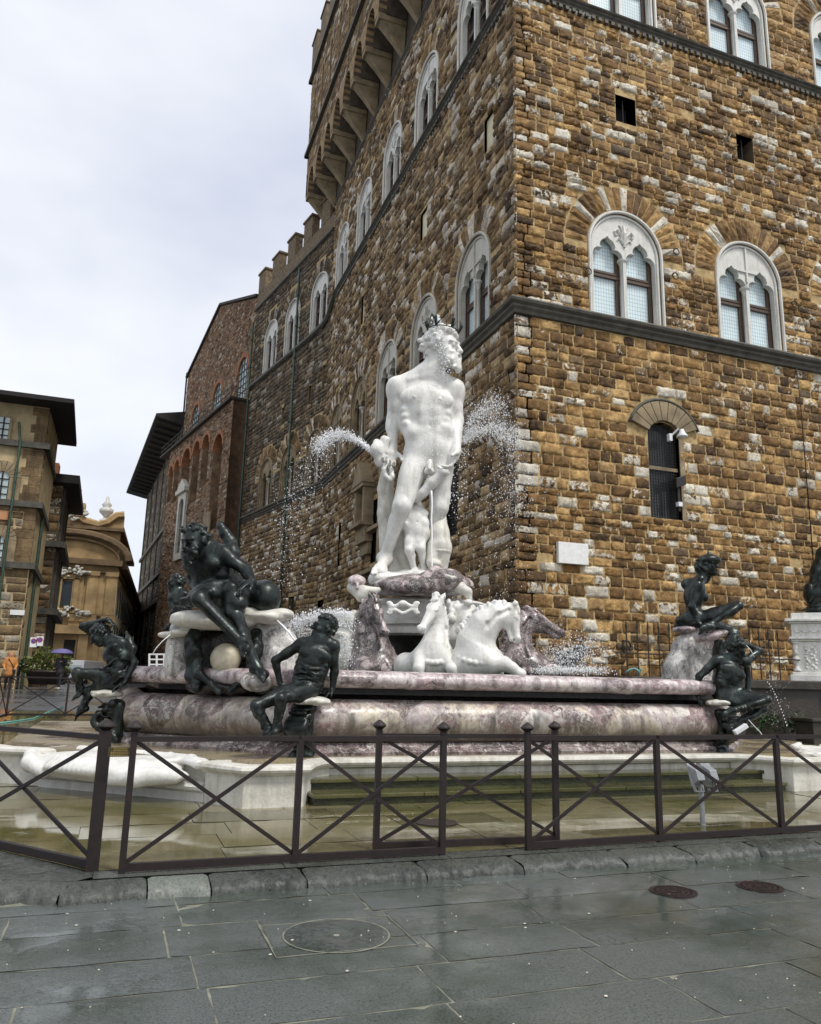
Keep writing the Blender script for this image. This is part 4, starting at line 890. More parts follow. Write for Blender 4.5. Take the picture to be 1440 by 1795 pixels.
    # iron rings beside windows
    for u,z in ((14.0-XC,15.6),(17.7-XC,16.2),(19.3-XC,15.7),(23.3-XC,16.2),(17.8-XC,17.2),(18.6-XC,27.8),(18.9-XC,30.0)):
        m=MB(); c=np.array(FR.T(u,z,.2)); m.tube([c+FR.u*.13*math.cos(x)+UP*.13*math.sin(x) for x in np.linspace(0,2*math.pi,13)],.02,5); m.tube([FR.T(u,z+.13,0),FR.T(u,z+.13,.22)],.02,5); m.build('iron_ring',MAT['iron'],PT,smooth=True)
    m=MB()
    for u,z in ((15.05-XC,2.75),): c=np.array(FR.T(u,z,.2)); m.tube([c+FR.u*.16*math.cos(x)+UP*.2*math.sin(x) for x in np.linspace(0,2*math.pi,13)],.03,5); m.tube([FR.T(u,z+.2,0),FR.T(u,z+.2,.22)],.03,5)
    m.build('iron_ring',MAT['iron'],PT,smooth=True); m=MB()
    m.tube([FR.T(25.2-XC-2,6,.13),FR.T(25.25-XC-2,12,.13),FR.T(25.2-XC-2,13.6,.13)],.02,5)
    m.build('cable',MAT['iron'],PT,smooth=True)
    return FR,FL,F2
FR,FL,F2=mk_palace()
# small fittings fixed to the front
def mk_plaque():
    m=MB(); m.box((12.66-XC,5.28,.02),(13.75-XC,5.96,.17),lambda u,z,d:FR.T(u,z,d)); o=m.build('wall_plaque',MAT['plaster'],None,bevel=.01); tag(o,'blank white marble plaque on the rough stone wall, low near the palace corner','plaque')
    t=thing('security_camera','white security camera on a bracket at the top of the grilled arched window','camera',FR.T(17.5-XC,10.1,.2))
    m=MB(); m.bar(FR.T(17.18-XC,10.0,.1),FR.T(17.38-XC,10.28,.35),.07,.05); m.box((17.1-XC,9.86,.05),(17.22-XC,10.12,.2),lambda u,z,d:FR.T(u,z,d)); m.build('bracket',MAT['whitep'],t)
    m=MB(); c=FR.T(17.45-XC,10.0,.42); m.lathe(c,[(.0,.26),(.06,.24),(.10,.12),(.19,.0),(.19,-.04),(.0,-.06)],14); m.build('dome',MAT['whitep'],t,smooth=True)
    t=thing('floodlight','black floodlight with a small lamp mounted inside the grilled arched window','lamp',FR.T(17.35-XC,7.6,.2))
    m=MB(); m.box((17.22-XC,8.15,.05),(17.62-XC,8.5,.3),lambda u,z,d:FR.T(u,z+(u-(17.2-XC))*.4,d)); m.build('housing',MAT['iron'],t,bevel=.02)
    m=MB(); m.bar(FR.T(17.4-XC,7.4,.12),FR.T(17.4-XC,8.2,.12),.1,.1); m.build('arm',MAT['iron'],t); m=MB(); m.box((17.3-XC,7.55,.1),(17.46-XC,7.7,.25),lambda u,z,d:FR.T(u,z,d)); m.build('lamp',MAT['whitep'],t)
mk_plaque()
# ------------------------------------------------ buildings beyond the palace
D3=M@np.array([100-CX,1183-CY,F]); D3[2]=0; D3/=np.linalg.norm(D3)
def mk_brick_wing():
    t=thing('brick_gabled_building','unfinished brown brick building with a sloping roofline, three arched windows and ruined brick arches','building',tuple(F2.T(25,.7)))
    W=F2; t0,t1=15.2,35.6
    wins=[(17.55,2.5,25.0,3.9),(24.4,2.5,24.8,3.9),(31.3,2.5,24.7,3.9)]
    m=MB(); o=[(t0,0),(t1,0),(t1,33.0),(25.6,37.2),(t0,33.6)]; ho=[arch_pts(u,w,z,z+h-w/2,12) for u,w,z,h in wins]; poly_plate(m,W,o,ho,-.8,0.0)
    m.build('wall',MAT['rubble'],t)
    keep=lambda za,zb,p,q:(p,q) if zb<33 else ((max(p,t0+(zb-33.6)*2.9),min(q,35.6-(zb-33.)*2.38)))
    rr=course_rects(t0,t1,23.8,37.1,[arch_hole(u,w,z,z+h-w/2,vous=.55) for u,w,z,h in wins],hc=(.16,.26),wl=(.25,.6),seed=44,keep=keep); stones_mesh('brickwork',W,[r for r in rr if r[1]-r[0]<.8],MAT['brickold'],t,3,3,(.0,.07),.03,45,.3)
    m=MB(); m.box((t0,30,-14),(t1,33,-.8),lambda u,z,d:W.T(u,z,d)); m.build('inner_block',MAT['rubble'],t)
    for u,w,z,h in wins:
        m=MB(); sp=z+h-w/2
        for i in range(15): a0=math.pi*i/15+.01;a1=math.pi*(i+1)/15-.01; m.add([W.T(u+r*math.cos(a),sp+r*math.sin(a),d) for r in(w/2,w/2+.4) for a in(a0,a1) for d in(-.1,.06)],[(0,2,3,1),(4,5,7,6),(1,3,7,5),(0,4,6,2),(0,1,5,4),(2,6,7,3)])
        wd=m.build('window',MAT['brickred'],t); m=MB(); m.add([W.T(a,b,-.14) for a,b in arch_pts(u,w,z,sp,12)],[tuple(range(14))]); m.build('pane',MAT['glass'],wd)
        m=MB(); 
        for k in(-1,0,1): m.bar(W.T(u+k*w/4,z,-.1),W.T(u+k*w/4,sp+w/2*(.97 if k==0 else .85),-.1),.06,.05,W.n)
        for k in range(5): m.bar(W.T(u-w/2,z+.65*k+.1,-.1),W.T(u+w/2,z+.65*k+.1,-.1),.05,.05,UP)
        m.tube([W.T(u+w*.28*math.cos(a),sp+w*.28*math.sin(a),-.1) for a in np.linspace(0,math.pi,9)],.03,4); m.build('glazing_bars',MAT['iron'],wd)
    # projecting arcade below the balcony
    pr=1.35; A=Face(W.o+W.n*pr,W.u,W.n); m=MB(); arcs=[(18.6,2.5,13.5,21.9),(22.2,2.0,18.0,22.8),(25.0,2.2,17.,22.9),(28.3,2.9,15.6,23.0),(31.5,1.8,18.2,22.6),(33.6,1.5,18.6,22.4)]
    poly_plate(m,A,[(t0+.15,0),(t1-1,0),(t1-1,24.1),(t0+.15,24.1)],[arch_pts(u,w,z0,z1-w/2,10) for u,w,z0,z1 in arcs],-.95,0); sv=m.build('arcade',MAT['rubble'],t)
    m=MB(); m.box((t0+.15,0,0),(t0+1.,24.1,pr-.02),lambda u,z,d:W.T(u,z,d)); m.build('arcade_end',MAT['brickred2'],t)
    rr=course_rects(t0+.15,t1-1,2,24.0,[arch_hole(u,w,z0,z1-w/2,vous=.3) for u,w,z0,z1 in arcs],hc=(.14,.24),wl=(.3,.7),seed=54); g=np.random.RandomState(1); rr=[r for r in rr if g.rand()<.62]
    stones_mesh('arcade_brickwork',A,rr,MAT['brickold'],t,3,3,(.0,.10),.035,46,.5)
    m=MB()
    for u,w,z0,z1 in arcs:
        sp=z1-w/2
        m=MB()
        for i in range(11): a0=math.pi*i/11+.01;a1=math.pi*(i+1)/11-.01; m.add([A.T(u+r*math.cos(a),sp+r*math.sin(a),d) for r in(w/2-.02,w/2+.35) for a in(a0,a1) for d in(-.6,.07)],[(0,2,3,1),(4,5,7,6),(1,3,7,5),(0,4,6,2),(0,1,5,4),(2,6,7,3)])
        m.build('brick_arch',MAT['brickred'],t)
    m=MB(); m.bar(A.T(20.0,6,.02),A.T(20.2,13.5,.02),.5,.12,A.n); m.build('brick_strip',MAT['brickred'],t)
    m=MB(); m.box((t0,24.1,0),(t1+2,24.3,pr+.35),lambda u,z,d:W.T(u,z,d)); b_=m.build('balcony',MAT['rooftile'],t)
    m=MB()
    for z in(24.75,25.2): m.tube([W.T(t0+.05,z,.1),W.T(t0+.05,z,pr+.25),W.T(t1+2,z,pr+.25)],.03,4)
    for u in np.arange(t0+.05,t1+2,1.3): m.tube([W.T(u,24.3,pr+.25),W.T(u,25.2,pr+.25)],.025,4)
    m.build('balustrade',MAT['iron'],b_)
    m=MB(); g=np.random.RandomState(3); m.box((21.,11.2,.0),(22.9,15.2,.1),lambda u,z,d:A.T(u-2.0,z,d)); m.build('plaster_patch',MAT['ashlar'],t)
    # marble framed window at the far end
    uu,zb=A.P(314,982); zt=A.P(314,872)[1]; h1=1.25
    m=MB(); poly_plate(m,Face(A.o+A.n*.1,A.u,A.n),[(uu-h1,zb),(uu+h1,zb),(uu+h1,zt),(uu-h1,zt)],[arch_pts(uu,1.6,zb+.6,zt-1.3,10)],-.1,.15); m.box((uu-h1-.3,zt,.05),(uu+h1+.3,zt+.4,.5),lambda u,z,d:A.T(u,z,d)); m.add([A.T(uu-h1-.3,zt+.4,.4),A.T(uu+h1+.3,zt+.4,.4),A.T(uu,zt+1.4,.4),A.T(uu-h1-.3,zt+.4,0),A.T(uu+h1+.3,zt+.4,0),A.T(uu,zt+1.4,0)],[(0,1,2),(0,3,4,1),(1,4,5,2),(2,5,3,0)]); wd=m.build('marble_window',MAT['winmarble_s'],t)
    m=MB(); m.add([A.T(a,b,.03) for a,b in arch_pts(uu,1.7,zb+.5,zt-1.3,10)],[tuple(range(12))]); m.build('pane',MAT['glass_dk'],wd)
    m=MB(); m.bar(W.T(t0-.2,33.75,-.4),W.T(25.6,37.35,-.4),1.2,.22,UP); m.bar(W.T(25.6,37.35,-.4),W.T(t1+.3,33.1,-.4),1.2,.22,UP); m.tube([W.T(t1,24,.1),W.T(t1,33.5,.15)],.09,6); m.build('roof_edge',MAT['rooftile'],t)
    return t
mk_brick_wing()
def mk_eave_building():
    p0=np.array(F2.T(35.6,0,0)); F3=Face((p0[0],p0[1],0),D3,(-D3[1],D3[0],0)); q0=F3.P(252,880); q1=F3.P(314,759)
    t=thing('deep_eaved_building','tall dark stone building with very deep dark overhanging eaves at the end of the street','building',(p0[0],p0[1],.7))
    L=F3.P(246,1000)[0]; H=q0[1]; H1=F3.P(314,759)[1]; HH=(H+H1)/2
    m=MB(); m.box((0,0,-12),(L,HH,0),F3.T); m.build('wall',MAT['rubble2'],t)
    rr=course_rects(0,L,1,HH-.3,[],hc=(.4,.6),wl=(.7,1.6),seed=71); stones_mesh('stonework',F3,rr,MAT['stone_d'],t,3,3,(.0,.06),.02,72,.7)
    m=MB()
    for z in (F3.P(298,918)[1],F3.P(298,990)[1],F3.P(298,1040)[1]*1.0): m.bar(F3.T(0,z,.15),F3.T(L,z,.15),.35,.4,UP)
    for u in np.arange(3,L,6.5): m.bar(F3.T(u,1,.1),F3.T(u,HH,.1),.25,.15,F3.n)
    m.build('string_course',MAT['string'],t)
    pr=2.9; e=[F3.P(273,719,pr)[1],F3.P(222,878,pr)[1]]; 
    m=MB(); vs=[F3.T(-.1,HH-.3,0),F3.T(L+2,HH-.3,0),F3.T(L+2,HH+.3,pr),F3.T(-.1,HH+.3,pr)]; vs2=[(x,y,z+.3) for x,y,z in vs]; vs2[0]=F3.T(-.1,HH+2.6,-6); vs2[1]=F3.T(L+2,HH+2.6,-6)
    m.add(vs+vs2,[(0,1,2,3),(4,7,6,5),(0,3,7,4),(1,5,6,2),(3,2,6,7)])
    for u in np.arange(.5,L,2.2): m.bar(F3.T(u,HH-.45,0),F3.T(u,HH+.05,pr-.3),.16,.22,UP)
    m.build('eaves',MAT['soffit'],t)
    for u in np.arange(5,L,6.):
        for z,h in((HH*.22,2.6),(HH*.5,2.8),(HH*.76,2.2)): m=MB(); m.box((u,z,.0),(u+1.3,z+h,.09),F3.T); m.build('shutter',MAT['soffit'],t)
    return HH,L,e
print('EAVE',mk_eave_building())
# ---- left side of the square
def sgn_front(): pass
def mk_left():
    Y=42.; k=Y/38.
    Px=lambda px,py,y=Y: onp(px,py,(0,y,0),(0,1,0))
    xc=Px(64,900)[0]; z_top=Px(60,712)[2]; GZ=.6
    t=thing('corner_building','ochre plaster corner building with arched windows and dark overhanging roof at the left edge','building',(xc-4,Y,GZ))
    Fr=Face((xc,Y,0),(-1,0,0),(0,-1,0)); SD=M@np.array([158-CX,1181-CY,F]); SD[2]=0; SD/=np.linalg.norm(SD); Fs=Face((xc,Y,0),SD,(SD[1],-SD[0],0))
    zs=[Px(70,p)[2] for p in(783,887,994)]
    m=MB(); m.box((0,0,-6),(12,z_top,0),lambda u,z,d:Fr.T(u,z,d)); m.box((.40,0,-8),(6.5,z_top,0),lambda u,z,d:Fs.T(u,z,d)); m.box((0,0,-1.5),(.40,z_top,0),lambda u,z,d:Fs.T(u+.06 if d<-1 else u,z,d)); m.build('wall',MAT['lplain'],t)
    rr=course_rects(0,12,.6,zs[1],[],hc=(.3,.5),wl=(.5,1.1),seed=81); stones_mesh('stonework',Fr,rr,MAT['lwall'],t,4,4,(.01,.04),.008,82,.1,tones=(.0,.75))
    # ragged quoins
    g=np.random.RandomState(4); q=[]; z=zs[2]
    while z<z_top-.3:
        h=.45; q.append((0,g.choice([.55,.95,.75]),z,min(z+h,z_top))); z+=h
    m=MB(); [m.box((a+.0,z0+.01,-.1),(b,z1-.01,.03),lambda u,z,d:Fr.T(u,z,d),(g.uniform(.05,.5),g.uniform(.1,.5),0,1)) for a,b,z0,z1 in q]; m.build('quoins',MAT['lwall'],t)
    rs=course_rects(0,6.5,.6,z_top,[],hc=(.35,.5),wl=(.5,1.1),seed=84); stones_mesh('side_stonework',Fs,rs,MAT['lwall'],t,3,3,(.0,.04),.01,85,.6,tones=(.0,.45))
    m=MB()
    for z in zs: m.bar(Fr.T(-.25,z,.1),Fr.T(12,z,.1),.32,.3,UP); m.bar(Fs.T(-.2,z,.1),Fs.T(6.6,z,.1),.32,.3,UP)
    m.build('string_course',MAT['string'],t)
    m=MB(); o=1.3; zz=z_top
    A=Fr.T(12,zz,o);B=np.array(Fr.T(-1.2,zz,o));C=np.array(Fs.T(6.9,zz,1.15)); D=np.array(Fr.T(12,zz,-3)); E_=np.array(Fs.T(6.9,zz,-3))
    lo=[A,B,C,E_,D]; up=[(p[0],p[1],p[2]+.22) for p in lo]; up[3]=(up[3][0],up[3][1],zz+1.5); up[4]=(up[4][0],up[4][1],zz+1.5)
    n=5; m.add([tuple(p) for p in lo]+up,[tuple(range(n)),tuple(range(2*n-1,n-1,-1))]+[(i,(i+1)%n,n+(i+1)%n,n+i) for i in range(n)]); m.build('roof',MAT['soffit'],t)
    def wdw(px,pyt,pyb,wpx,arch,lab='window'):
        a=Px(px-wpx/2,(pyt+pyb)/2); b=Px(px+wpx/2,(pyt+pyb)/2); z0=Px(px,pyb)[2]; z1=Px(px,pyt)[2]; ua,ub=xc-b[0],xc-a[0]; w=ub-ua
        pts=arch_pts((ua+ub)/2,w,z0,z1-w/2,9) if arch else [(ua,z0),(ub,z0),(ub,z1),(ua,z1)]
        m=MB(); m.add([Fr.T(x,z,.13) for x,z in pts],[tuple(range(len(pts)))]); wd=m.build('window',MAT['glass'],t)
        m=MB(); 
        if arch:
            for i in range(9): a0=math.pi*i/9+.02;a1=math.pi*(i+1)/9-.02; m.add([Fr.T((ua+ub)/2+r*math.cos(x),z1-w/2+r*math.sin(x),d) for r in(w/2,w/2+.55) for x in(a0,a1) for d in(0,.2)],[(0,2,3,1),(4,5,7,6),(1,3,7,5),(0,4,6,2),(0,1,5,4),(2,6,7,3)])
            for u in(ua-.3,ub+.3): m.bar(Fr.T(u,z0-.2,.1),Fr.T(u,z1-w/2,.1),.5,.18,Fr.n)
        else:
            for u in(ua-.06,ub+.06): m.bar(Fr.T(u,z0,.12),Fr.T(u,z1,.12),.12,.12,Fr.n)
            m.bar(Fr.T(ua,z1+.06,.12),Fr.T(ub,z1+.06,.12),.12,.12,UP)
        m.build('surround',MAT['ashlar'],wd); m=MB(); m.bar(Fr.T((ua+ub)/2,z0,.16),Fr.T((ua+ub)/2,z1,.16),.07,.05,Fr.n)
        for f in(.25,.5,.75): m.bar(Fr.T(ua,z0+(z1-z0)*f,.16),Fr.T(ub,z0+(z1-z0)*f,.16),.05,.04,UP)
        m.build('glazing_bars',MAT['iron'],wd)
    wdw(6,732,775,20,False); wdw(3,827,880,22,True); wdw(-2,940,990,14,True)
    m=MB(); m.tube([Fr.T(xc-Px(36,730)[0],z_top-1.0,.25),Fr.T(xc-Px(34,800)[0],zs[0],.3),Fr.T(xc-Px(34,800)[0],.7,.3)],.06,6); m.tube([Fs.T(2.2,.7,.15),Fs.T(2.2,zs[1],.15)],.08,6); m.build('downpipe',MAT['copper'],t)
    m=MB(); a=Px(0,895); b=Px(14,912); m.box((xc-b[0],b[2],.01),(xc-a[0]+1,a[2],.1),Fr.T); m.build('crest_panel',MAT['orange'],t)
    m=MB(); a=Px(19,1069); b=Px(43,1079); m.box((xc-b[0],b[2],.06),(xc-a[0],a[2],.16),Fr.T); o=m.build('street_name_plate',MAT['plaster'],None); tag(o,'small white street name plate on the ochre corner building','sign')
    # round parking signs at the corner
    for i,(px,py) in enumerate(((59,1126),(70,1124))):
        c=Px(px,py,41.6); t2=thing('parking_sign',['white plate with a round blue no parking disc, left of the pair','white plate with a round blue no parking disc, right of the pair'][i],'sign',c,group='no parking signs at the building corner'); m=MB(); m.box((c[0]-.15,41.55,c[2]-.23),(c[0]+.15,41.6,c[2]+.23)); m.build('plate',MAT['whitep'],t2)
        def disc(r,y,mat,nm): 
            m=MB(); pts=[(c[0]+r*math.cos(a),y,c[2]+.06+r*math.sin(a)) for a in np.linspace(0,2*math.pi,17)[:-1]]; m.add(pts,[tuple(range(16))]); m.build(nm,mat,t2)
        disc(.125,41.54,MAT['signred'],'red_ring'); disc(.095,41.535,MAT['signblue'],'blue_disc'); m=MB(); m.bar((c[0]-.08,41.53,c[2]+.14),(c[0]+.08,41.53,c[2]-.02),.004,.03); m.build('slash',MAT['signred'],t2)
    # second, taller-set building further in
    Y2=50.; P2=lambda px,py: onp(px,py,(0,Y2,0),(0,1,0)); x2=P2(102,930)[0]; xl=P2(76,930)[0]; zt=P2(100,850)[2]
    t=thing('second_corner_building','narrow dark stone building with cornices and deep eaves behind the corner building','building',(x2,Y2,.7))
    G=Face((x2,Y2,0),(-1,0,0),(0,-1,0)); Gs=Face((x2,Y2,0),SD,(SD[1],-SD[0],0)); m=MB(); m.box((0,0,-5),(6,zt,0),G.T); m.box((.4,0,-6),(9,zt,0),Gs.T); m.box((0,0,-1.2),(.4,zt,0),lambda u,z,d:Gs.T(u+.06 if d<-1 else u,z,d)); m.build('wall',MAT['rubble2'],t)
    stones_mesh('stonework',G,course_rects(0,5,.7,zt,[],hc=(.4,.55),wl=(.6,1.2),seed=91),MAT['stone_l'],t,3,3,(0,.04),.01,92,.4); stones_mesh('stonework',Gs,course_rects(0,9,.7,zt,[],hc=(.4,.55),wl=(.6,1.2),seed=93),MAT['stone_d'],t,3,3,(0,.04),.01,94,.6)
    m=MB()
    for py in(955,1073): z=P2(90,py)[2]; m.bar(G.T(-.4,z,.2),G.T(5,z,.2),.6,.35,UP); m.bar(Gs.T(-.3,z,.2),Gs.T(9,z,.2),.6,.35,UP)
    for u in(.3,1.3,2.3): m.bar(Gs.T(u*3,1,.05),Gs.T(u*3,zt,.05),.5,.2,Gs.n)
    m.build('cornice',MAT['string'],t)
    m=MB(); o=.9; q=[np.array(G.T(5,zt,o)),np.array(G.T(-o,zt,o)),np.array(Gs.T(9.3,zt,1.0)),np.array(Gs.T(9.3,zt,-3)),np.array(G.T(5,zt,-3))]; m.add([tuple(p) for p in q]+[(p[0],p[1],p[2]+.5) for p in q],[tuple(range(5)),tuple(range(9,4,-1))]+[(i,(i+1)%5,5+(i+1)%5,5+i) for i in range(5)]); m.build('roof',MAT['soffit'],t)
    m=MB(); c=P2(88,840); m.box((c[0]-.4,Y2+1,zt+.5),(c[0]+.3,Y2+2,zt+1.6)); m.build('chimney',MAT['brickred'],t)
    # baroque church front
    Y3=75.; P3=lambda px,py: onp(px,py,(0,Y3,0),(0,1,0)); X=lambda px,py=1000: P3(px,py)[0]; Z=lambda py,px=150: P3(px,py)[2]
    xa,xb=X(80),X(207); t=thing('baroque_church','ochre baroque church front with curved pediment, white carved crests and stone urn','church',(xb-4,Y3,.7))
    m=MB(); z1=Z(985); z2=Z(925); 
    m.box((xa-3,Y3,0),(xb,Y3+14,z1)); m.box((xa-2,Y3+.2,z1),(xb-.1,Y3+13,z2)); m.build('wall',MAT['churchw'],t)
    m=MB()
    for z,o,h in((z1,.55,.5),(z1-.8,.25,.2),(z2,.35,.3),(Z(1078),.2,.15)): m.box((xa-3,Y3-o,z-h/2),(xb+o*.6,Y3+.6,z+h/2))
    cx=X(122); rr=4.2; zz=z1+.3
    m.tube([(cx+rr*1.15*math.cos(a),Y3-.25,zz+rr*.55*math.sin(a)) for a in np.linspace(0,math.pi,16)],.32,6); m.tube([(cx+rr*.95*math.cos(a),Y3-.15,zz+rr*.42*math.sin(a)) for a in np.linspace(0,math.pi,16)],.14,6)
    m.build('cornice',MAT['churchd'],t)
    m=MB(); 
    def scroll(cx,cz,w,h,up): m.tube([(cx+w*u,Y3-.1,cz+h*f) for u,f in up],.35,6)
    scroll(X(150,900),z2,1,1,[(-2.2,2.4),(-1.2,1.3),(0,.6),(1.2,.35),(2.0,.7),(2.7,1.35),(3.3,1.45)])
    m.box((xa-2,Y3,z2),(X(150),Y3+1.5,z2+.9)); m.box((xa-2,Y3,z2+.8),(X(137),Y3+1.2,Z(882))); m.prism([(X(205)-2.3,z2),(X(205)+.2,z2),(X(205)+.2,z2+1.2),(X(205)-.9,z2+1.35),(X(205)-2.0,z2+.5)],0,1.2,lambda a,b,c:(a,Y3+c,b)); m.build('attic',MAT['churchw'],t)
    for px in(X(112),X(150),X(203)): pass
    m=MB()
    for px in(140,165,198): x=X(px); m.box((x-.45,Y3-.18,.7),(x+.45,Y3,z1-.9)); m.box((x-.55,Y3-.3,z1-1.2),(x+.55,Y3,z1-.8)); m.box((x-.6,Y3-.3,Z(1078)-.6),(x+.6,Y3,Z(1078)))
    m.build('pilasters',MAT['churchw'],t)
    m=MB(); a,b=P3(105,1062),P3(131,1020); m.box((a[0],Y3-.12,a[2]),(b[0],Y3-.05,b[2])); wd=m.build('window',MAT['glass_dk'],t); m=MB()
    for u in(a[0]-.2,b[0]+.2): m.box((u-.2,Y3-.3,a[2]-.3),(u+.2,Y3,b[2]+.3))
    m.box((a[0]-.5,Y3-.3,b[2]+.2),(b[0]+.5,Y3,b[2]+.6)); m.box((a[0]-.5,Y3-.3,a[2]-.6),(b[0]+.5,Y3,a[2]-.2)); m.build('window_frame',MAT['churchw'],wd)
    g=np.random.RandomState(5)
    for px,py,w,h in((125,1003,1.6,.65),(124,1075,1.7,.6),(133,900,1.0,1.1)):
        S=Sc(.045); c=P3(px,py); c[1]=Y3-.45
        for i in range(60):
            u=g.uniform(-1,1); S.ell(c+np.array([u*w,g.uniform(-.1,.1),(1-abs(u)**1.5)*h*g.uniform(-.7,1)]),(g.uniform(.08,.2),.14,g.uniform(.06,.16)),None,.03)
        S.mesh('carved_crest',MAT['winmarble_s'],t)
    m=MB(); c=P3(184,918); m.lathe((c[0],Y3+.3,z2+.6),[(.001,0),(.55,0),(.5,.3),(.2,.45),(.2,.6),(.6,1.0),(.62,1.3),(.3,1.5),(.45,1.7),(.2,2.0),(.12,2.4),(.001,2.6)],12); m.build('urn',MAT['winmarble'],t,smooth=True)
    m=MB(); c=P3(134,866); m.bar((c[0],Y3,Z(882)),(c[0],Y3,c[2]+1.0),.07,.07); m.bar((c[0]-.45,Y3,c[2]+.4),(c[0]+.45,Y3,c[2]+.4),.07,.07); m.build('cross',MAT['greymetal'],t)
    m=MB(); a,b=P3(104,1200),P3(133,1122); m.box((a[0],Y3-.2,.7),(b[0],Y3-.05,b[2])); dr=m.build('door',MAT['dark'],t); m=MB(); m.box((b[0]+.2,Y3-.5,.7),(b[0]+1.0,Y3,b[2]+.5)); m.box((a[0]-2,Y3-.8,b[2]+.5),(b[0]+1.6,Y3,b[2]+1.2)); m.build('door_frame',MAT['churchw'],dr)
    # long side wing, pale windows running down the street
    SD2=M@np.array([290-CX,1181-CY,F]); SD2[2]=0; SD2/=np.linalg.norm(SD2); H=Face((xb+.05,Y3+.4,0),SD2,(SD2[1],-SD2[0],0)); L=H.P(243,1050)[0]
    if not(20<L<90): L=45
    zt=z1-.2; t=thing('pale_side_building','long pale yellow plastered side building with rows of tall windows down the street','building',H.T(5,.7)); m=MB(); m.box((0,0,-8),(L,zt,0),H.T); m.box((0,zt+.2,-7),(L*.5,zt+3.4,-.6),H.T); m.build('wall',MAT['palew'],t)
    m=MB(); m.bar(H.T(0,zt,.3),H.T(L,zt,.3),.9,.4,UP); m.bar(H.T(0,zt*.93,.1),H.T(L,zt*.93,.1),.2,.2,UP); m.bar(H.T(0,zt+3.5,-.3),H.T(L*.5,zt+3.5,-.3),.8,.35,UP); m.build('cornice',MAT['churchd'],t)
    for u in np.arange(2,L,3.4):
        for z0_,h in((zt*.30,2.6),(zt*.62,2.6)): m=MB(); m.box((u,z0_,.02),(u+1.1,z0_+h,.08),H.T); m.build('window',MAT['glass_dk'],t)
mk_left()
# ------------------------------------------------ fountain basin
def mk_basin():
    t=thing('fountain_basin','big eight sided fountain basin with rolled rims of purple and white breccia marble','basin',(CX0,10.4,.55))
    def faces(d): o=oct_off(d); return [(np.array(o[i],float),np.array(o[(i+1)%8],float)) for i in range(8)]
    def roll(name,prof,joints,mat,inset=.03):
        """rolled moulding in separate blocks; joints per face as fractions"""
        m=MB(); g=np.random.RandomState(2); o0=oct_off(0)
        for fi in range(8):
            js=[0]+joints.get(fi,[.33,.67])+[1]
            for a,b in zip(js[:-1],js[1:]):
                nu=14; vs=[];fs=[]; k=len(prof)
                for i in range(nu+1):
                    u=a+(b-a)*i/nu; e=min(i,nu-i)/nu*(b-a)*7.0; pinch=inset*math.exp(-(e/.035)**1.) 
                    if (u<.001 or u>.999): pinch=0
                    for o_,z in prof:
                        oo=oct_off(o_-pinch*(1 if o_>-.2 else 0)); p=np.array(oo[fi])*(1-u)+np.array(oo[(fi+1)%8])*u; vs.append((p[0],p[1],z-(pinch*.5 if z>prof[0][1] else 0)*(1 if o_>-.2 else 0)))
                for i in range(nu):
                    for j in range(k-1): fs.append((i*k+j,(i+1)*k+j,(i+1)*k+j+1,i*k+j+1))
                m.add(vs,fs)
        o=m.build(name,MAT[mat],t,smooth=True); return o
    J0={0:[.215,.735],7:[.32,.68],1:[.4]}
    rad=lambda o,cz,rx,rz,a0,a1,n: [(o+rx*math.cos(a),cz+rz*math.sin(a)) for a in np.linspace(a0,a1,n)]
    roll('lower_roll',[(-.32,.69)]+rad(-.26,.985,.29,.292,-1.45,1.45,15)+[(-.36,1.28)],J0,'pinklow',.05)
    roll('rim',[(-.55,1.42),(-.10,1.435)]+rad(-.10,1.548,.14,.112,-1.5,1.5,11)+[(-.30,1.672),(-.62,1.66),(-.66,1.60),(-.68,1.2)],{0:[.225,.745],7:[.2,.8],1:[.4]},'pink',.03)
    m=MB(); m.sweep(oct_off(0),[(-.60,1.24),(-.50,1.27),(-.48,1.31),(-.56,1.34),(-.56,1.44),(-.2,1.452)],closed=True); m.build('dark_neck',MAT['wetdark'],t)
    m=MB(); m.sweep(oct_off(0),[(-.02,.55),(.02,.56),(.03,.60),(-.01,.64),(-.08,.66),(-.12,.71),(-.4,.72)],closed=True); m.build('foot_moulding',MAT['purple2'],t,auto=35)
    m=MB(); m.add([(x,y,1.50) for x,y in oct_off(-.6)],[tuple(range(8))]); m.build('water_surface',MAT['water'],t)
    m=MB(); m.prism(oct_off(-.55),.5,1.3); m.build('core',MAT['wetdark'],t)
    # dark bands clamped round the rolls where blocks meet
    return t
def mkwater():
    m,t,b=newmat('pool_water'); setv(b,Roughness=.04,IOR=1.33); b.inputs['Base Color'].default_value=(.06,.07,.055,1); v=coords(t); bump(t,b,noise(t,v,9,4).outputs[0],.5,.03); return m
MAT['water']=mkwater()
mk_basin()
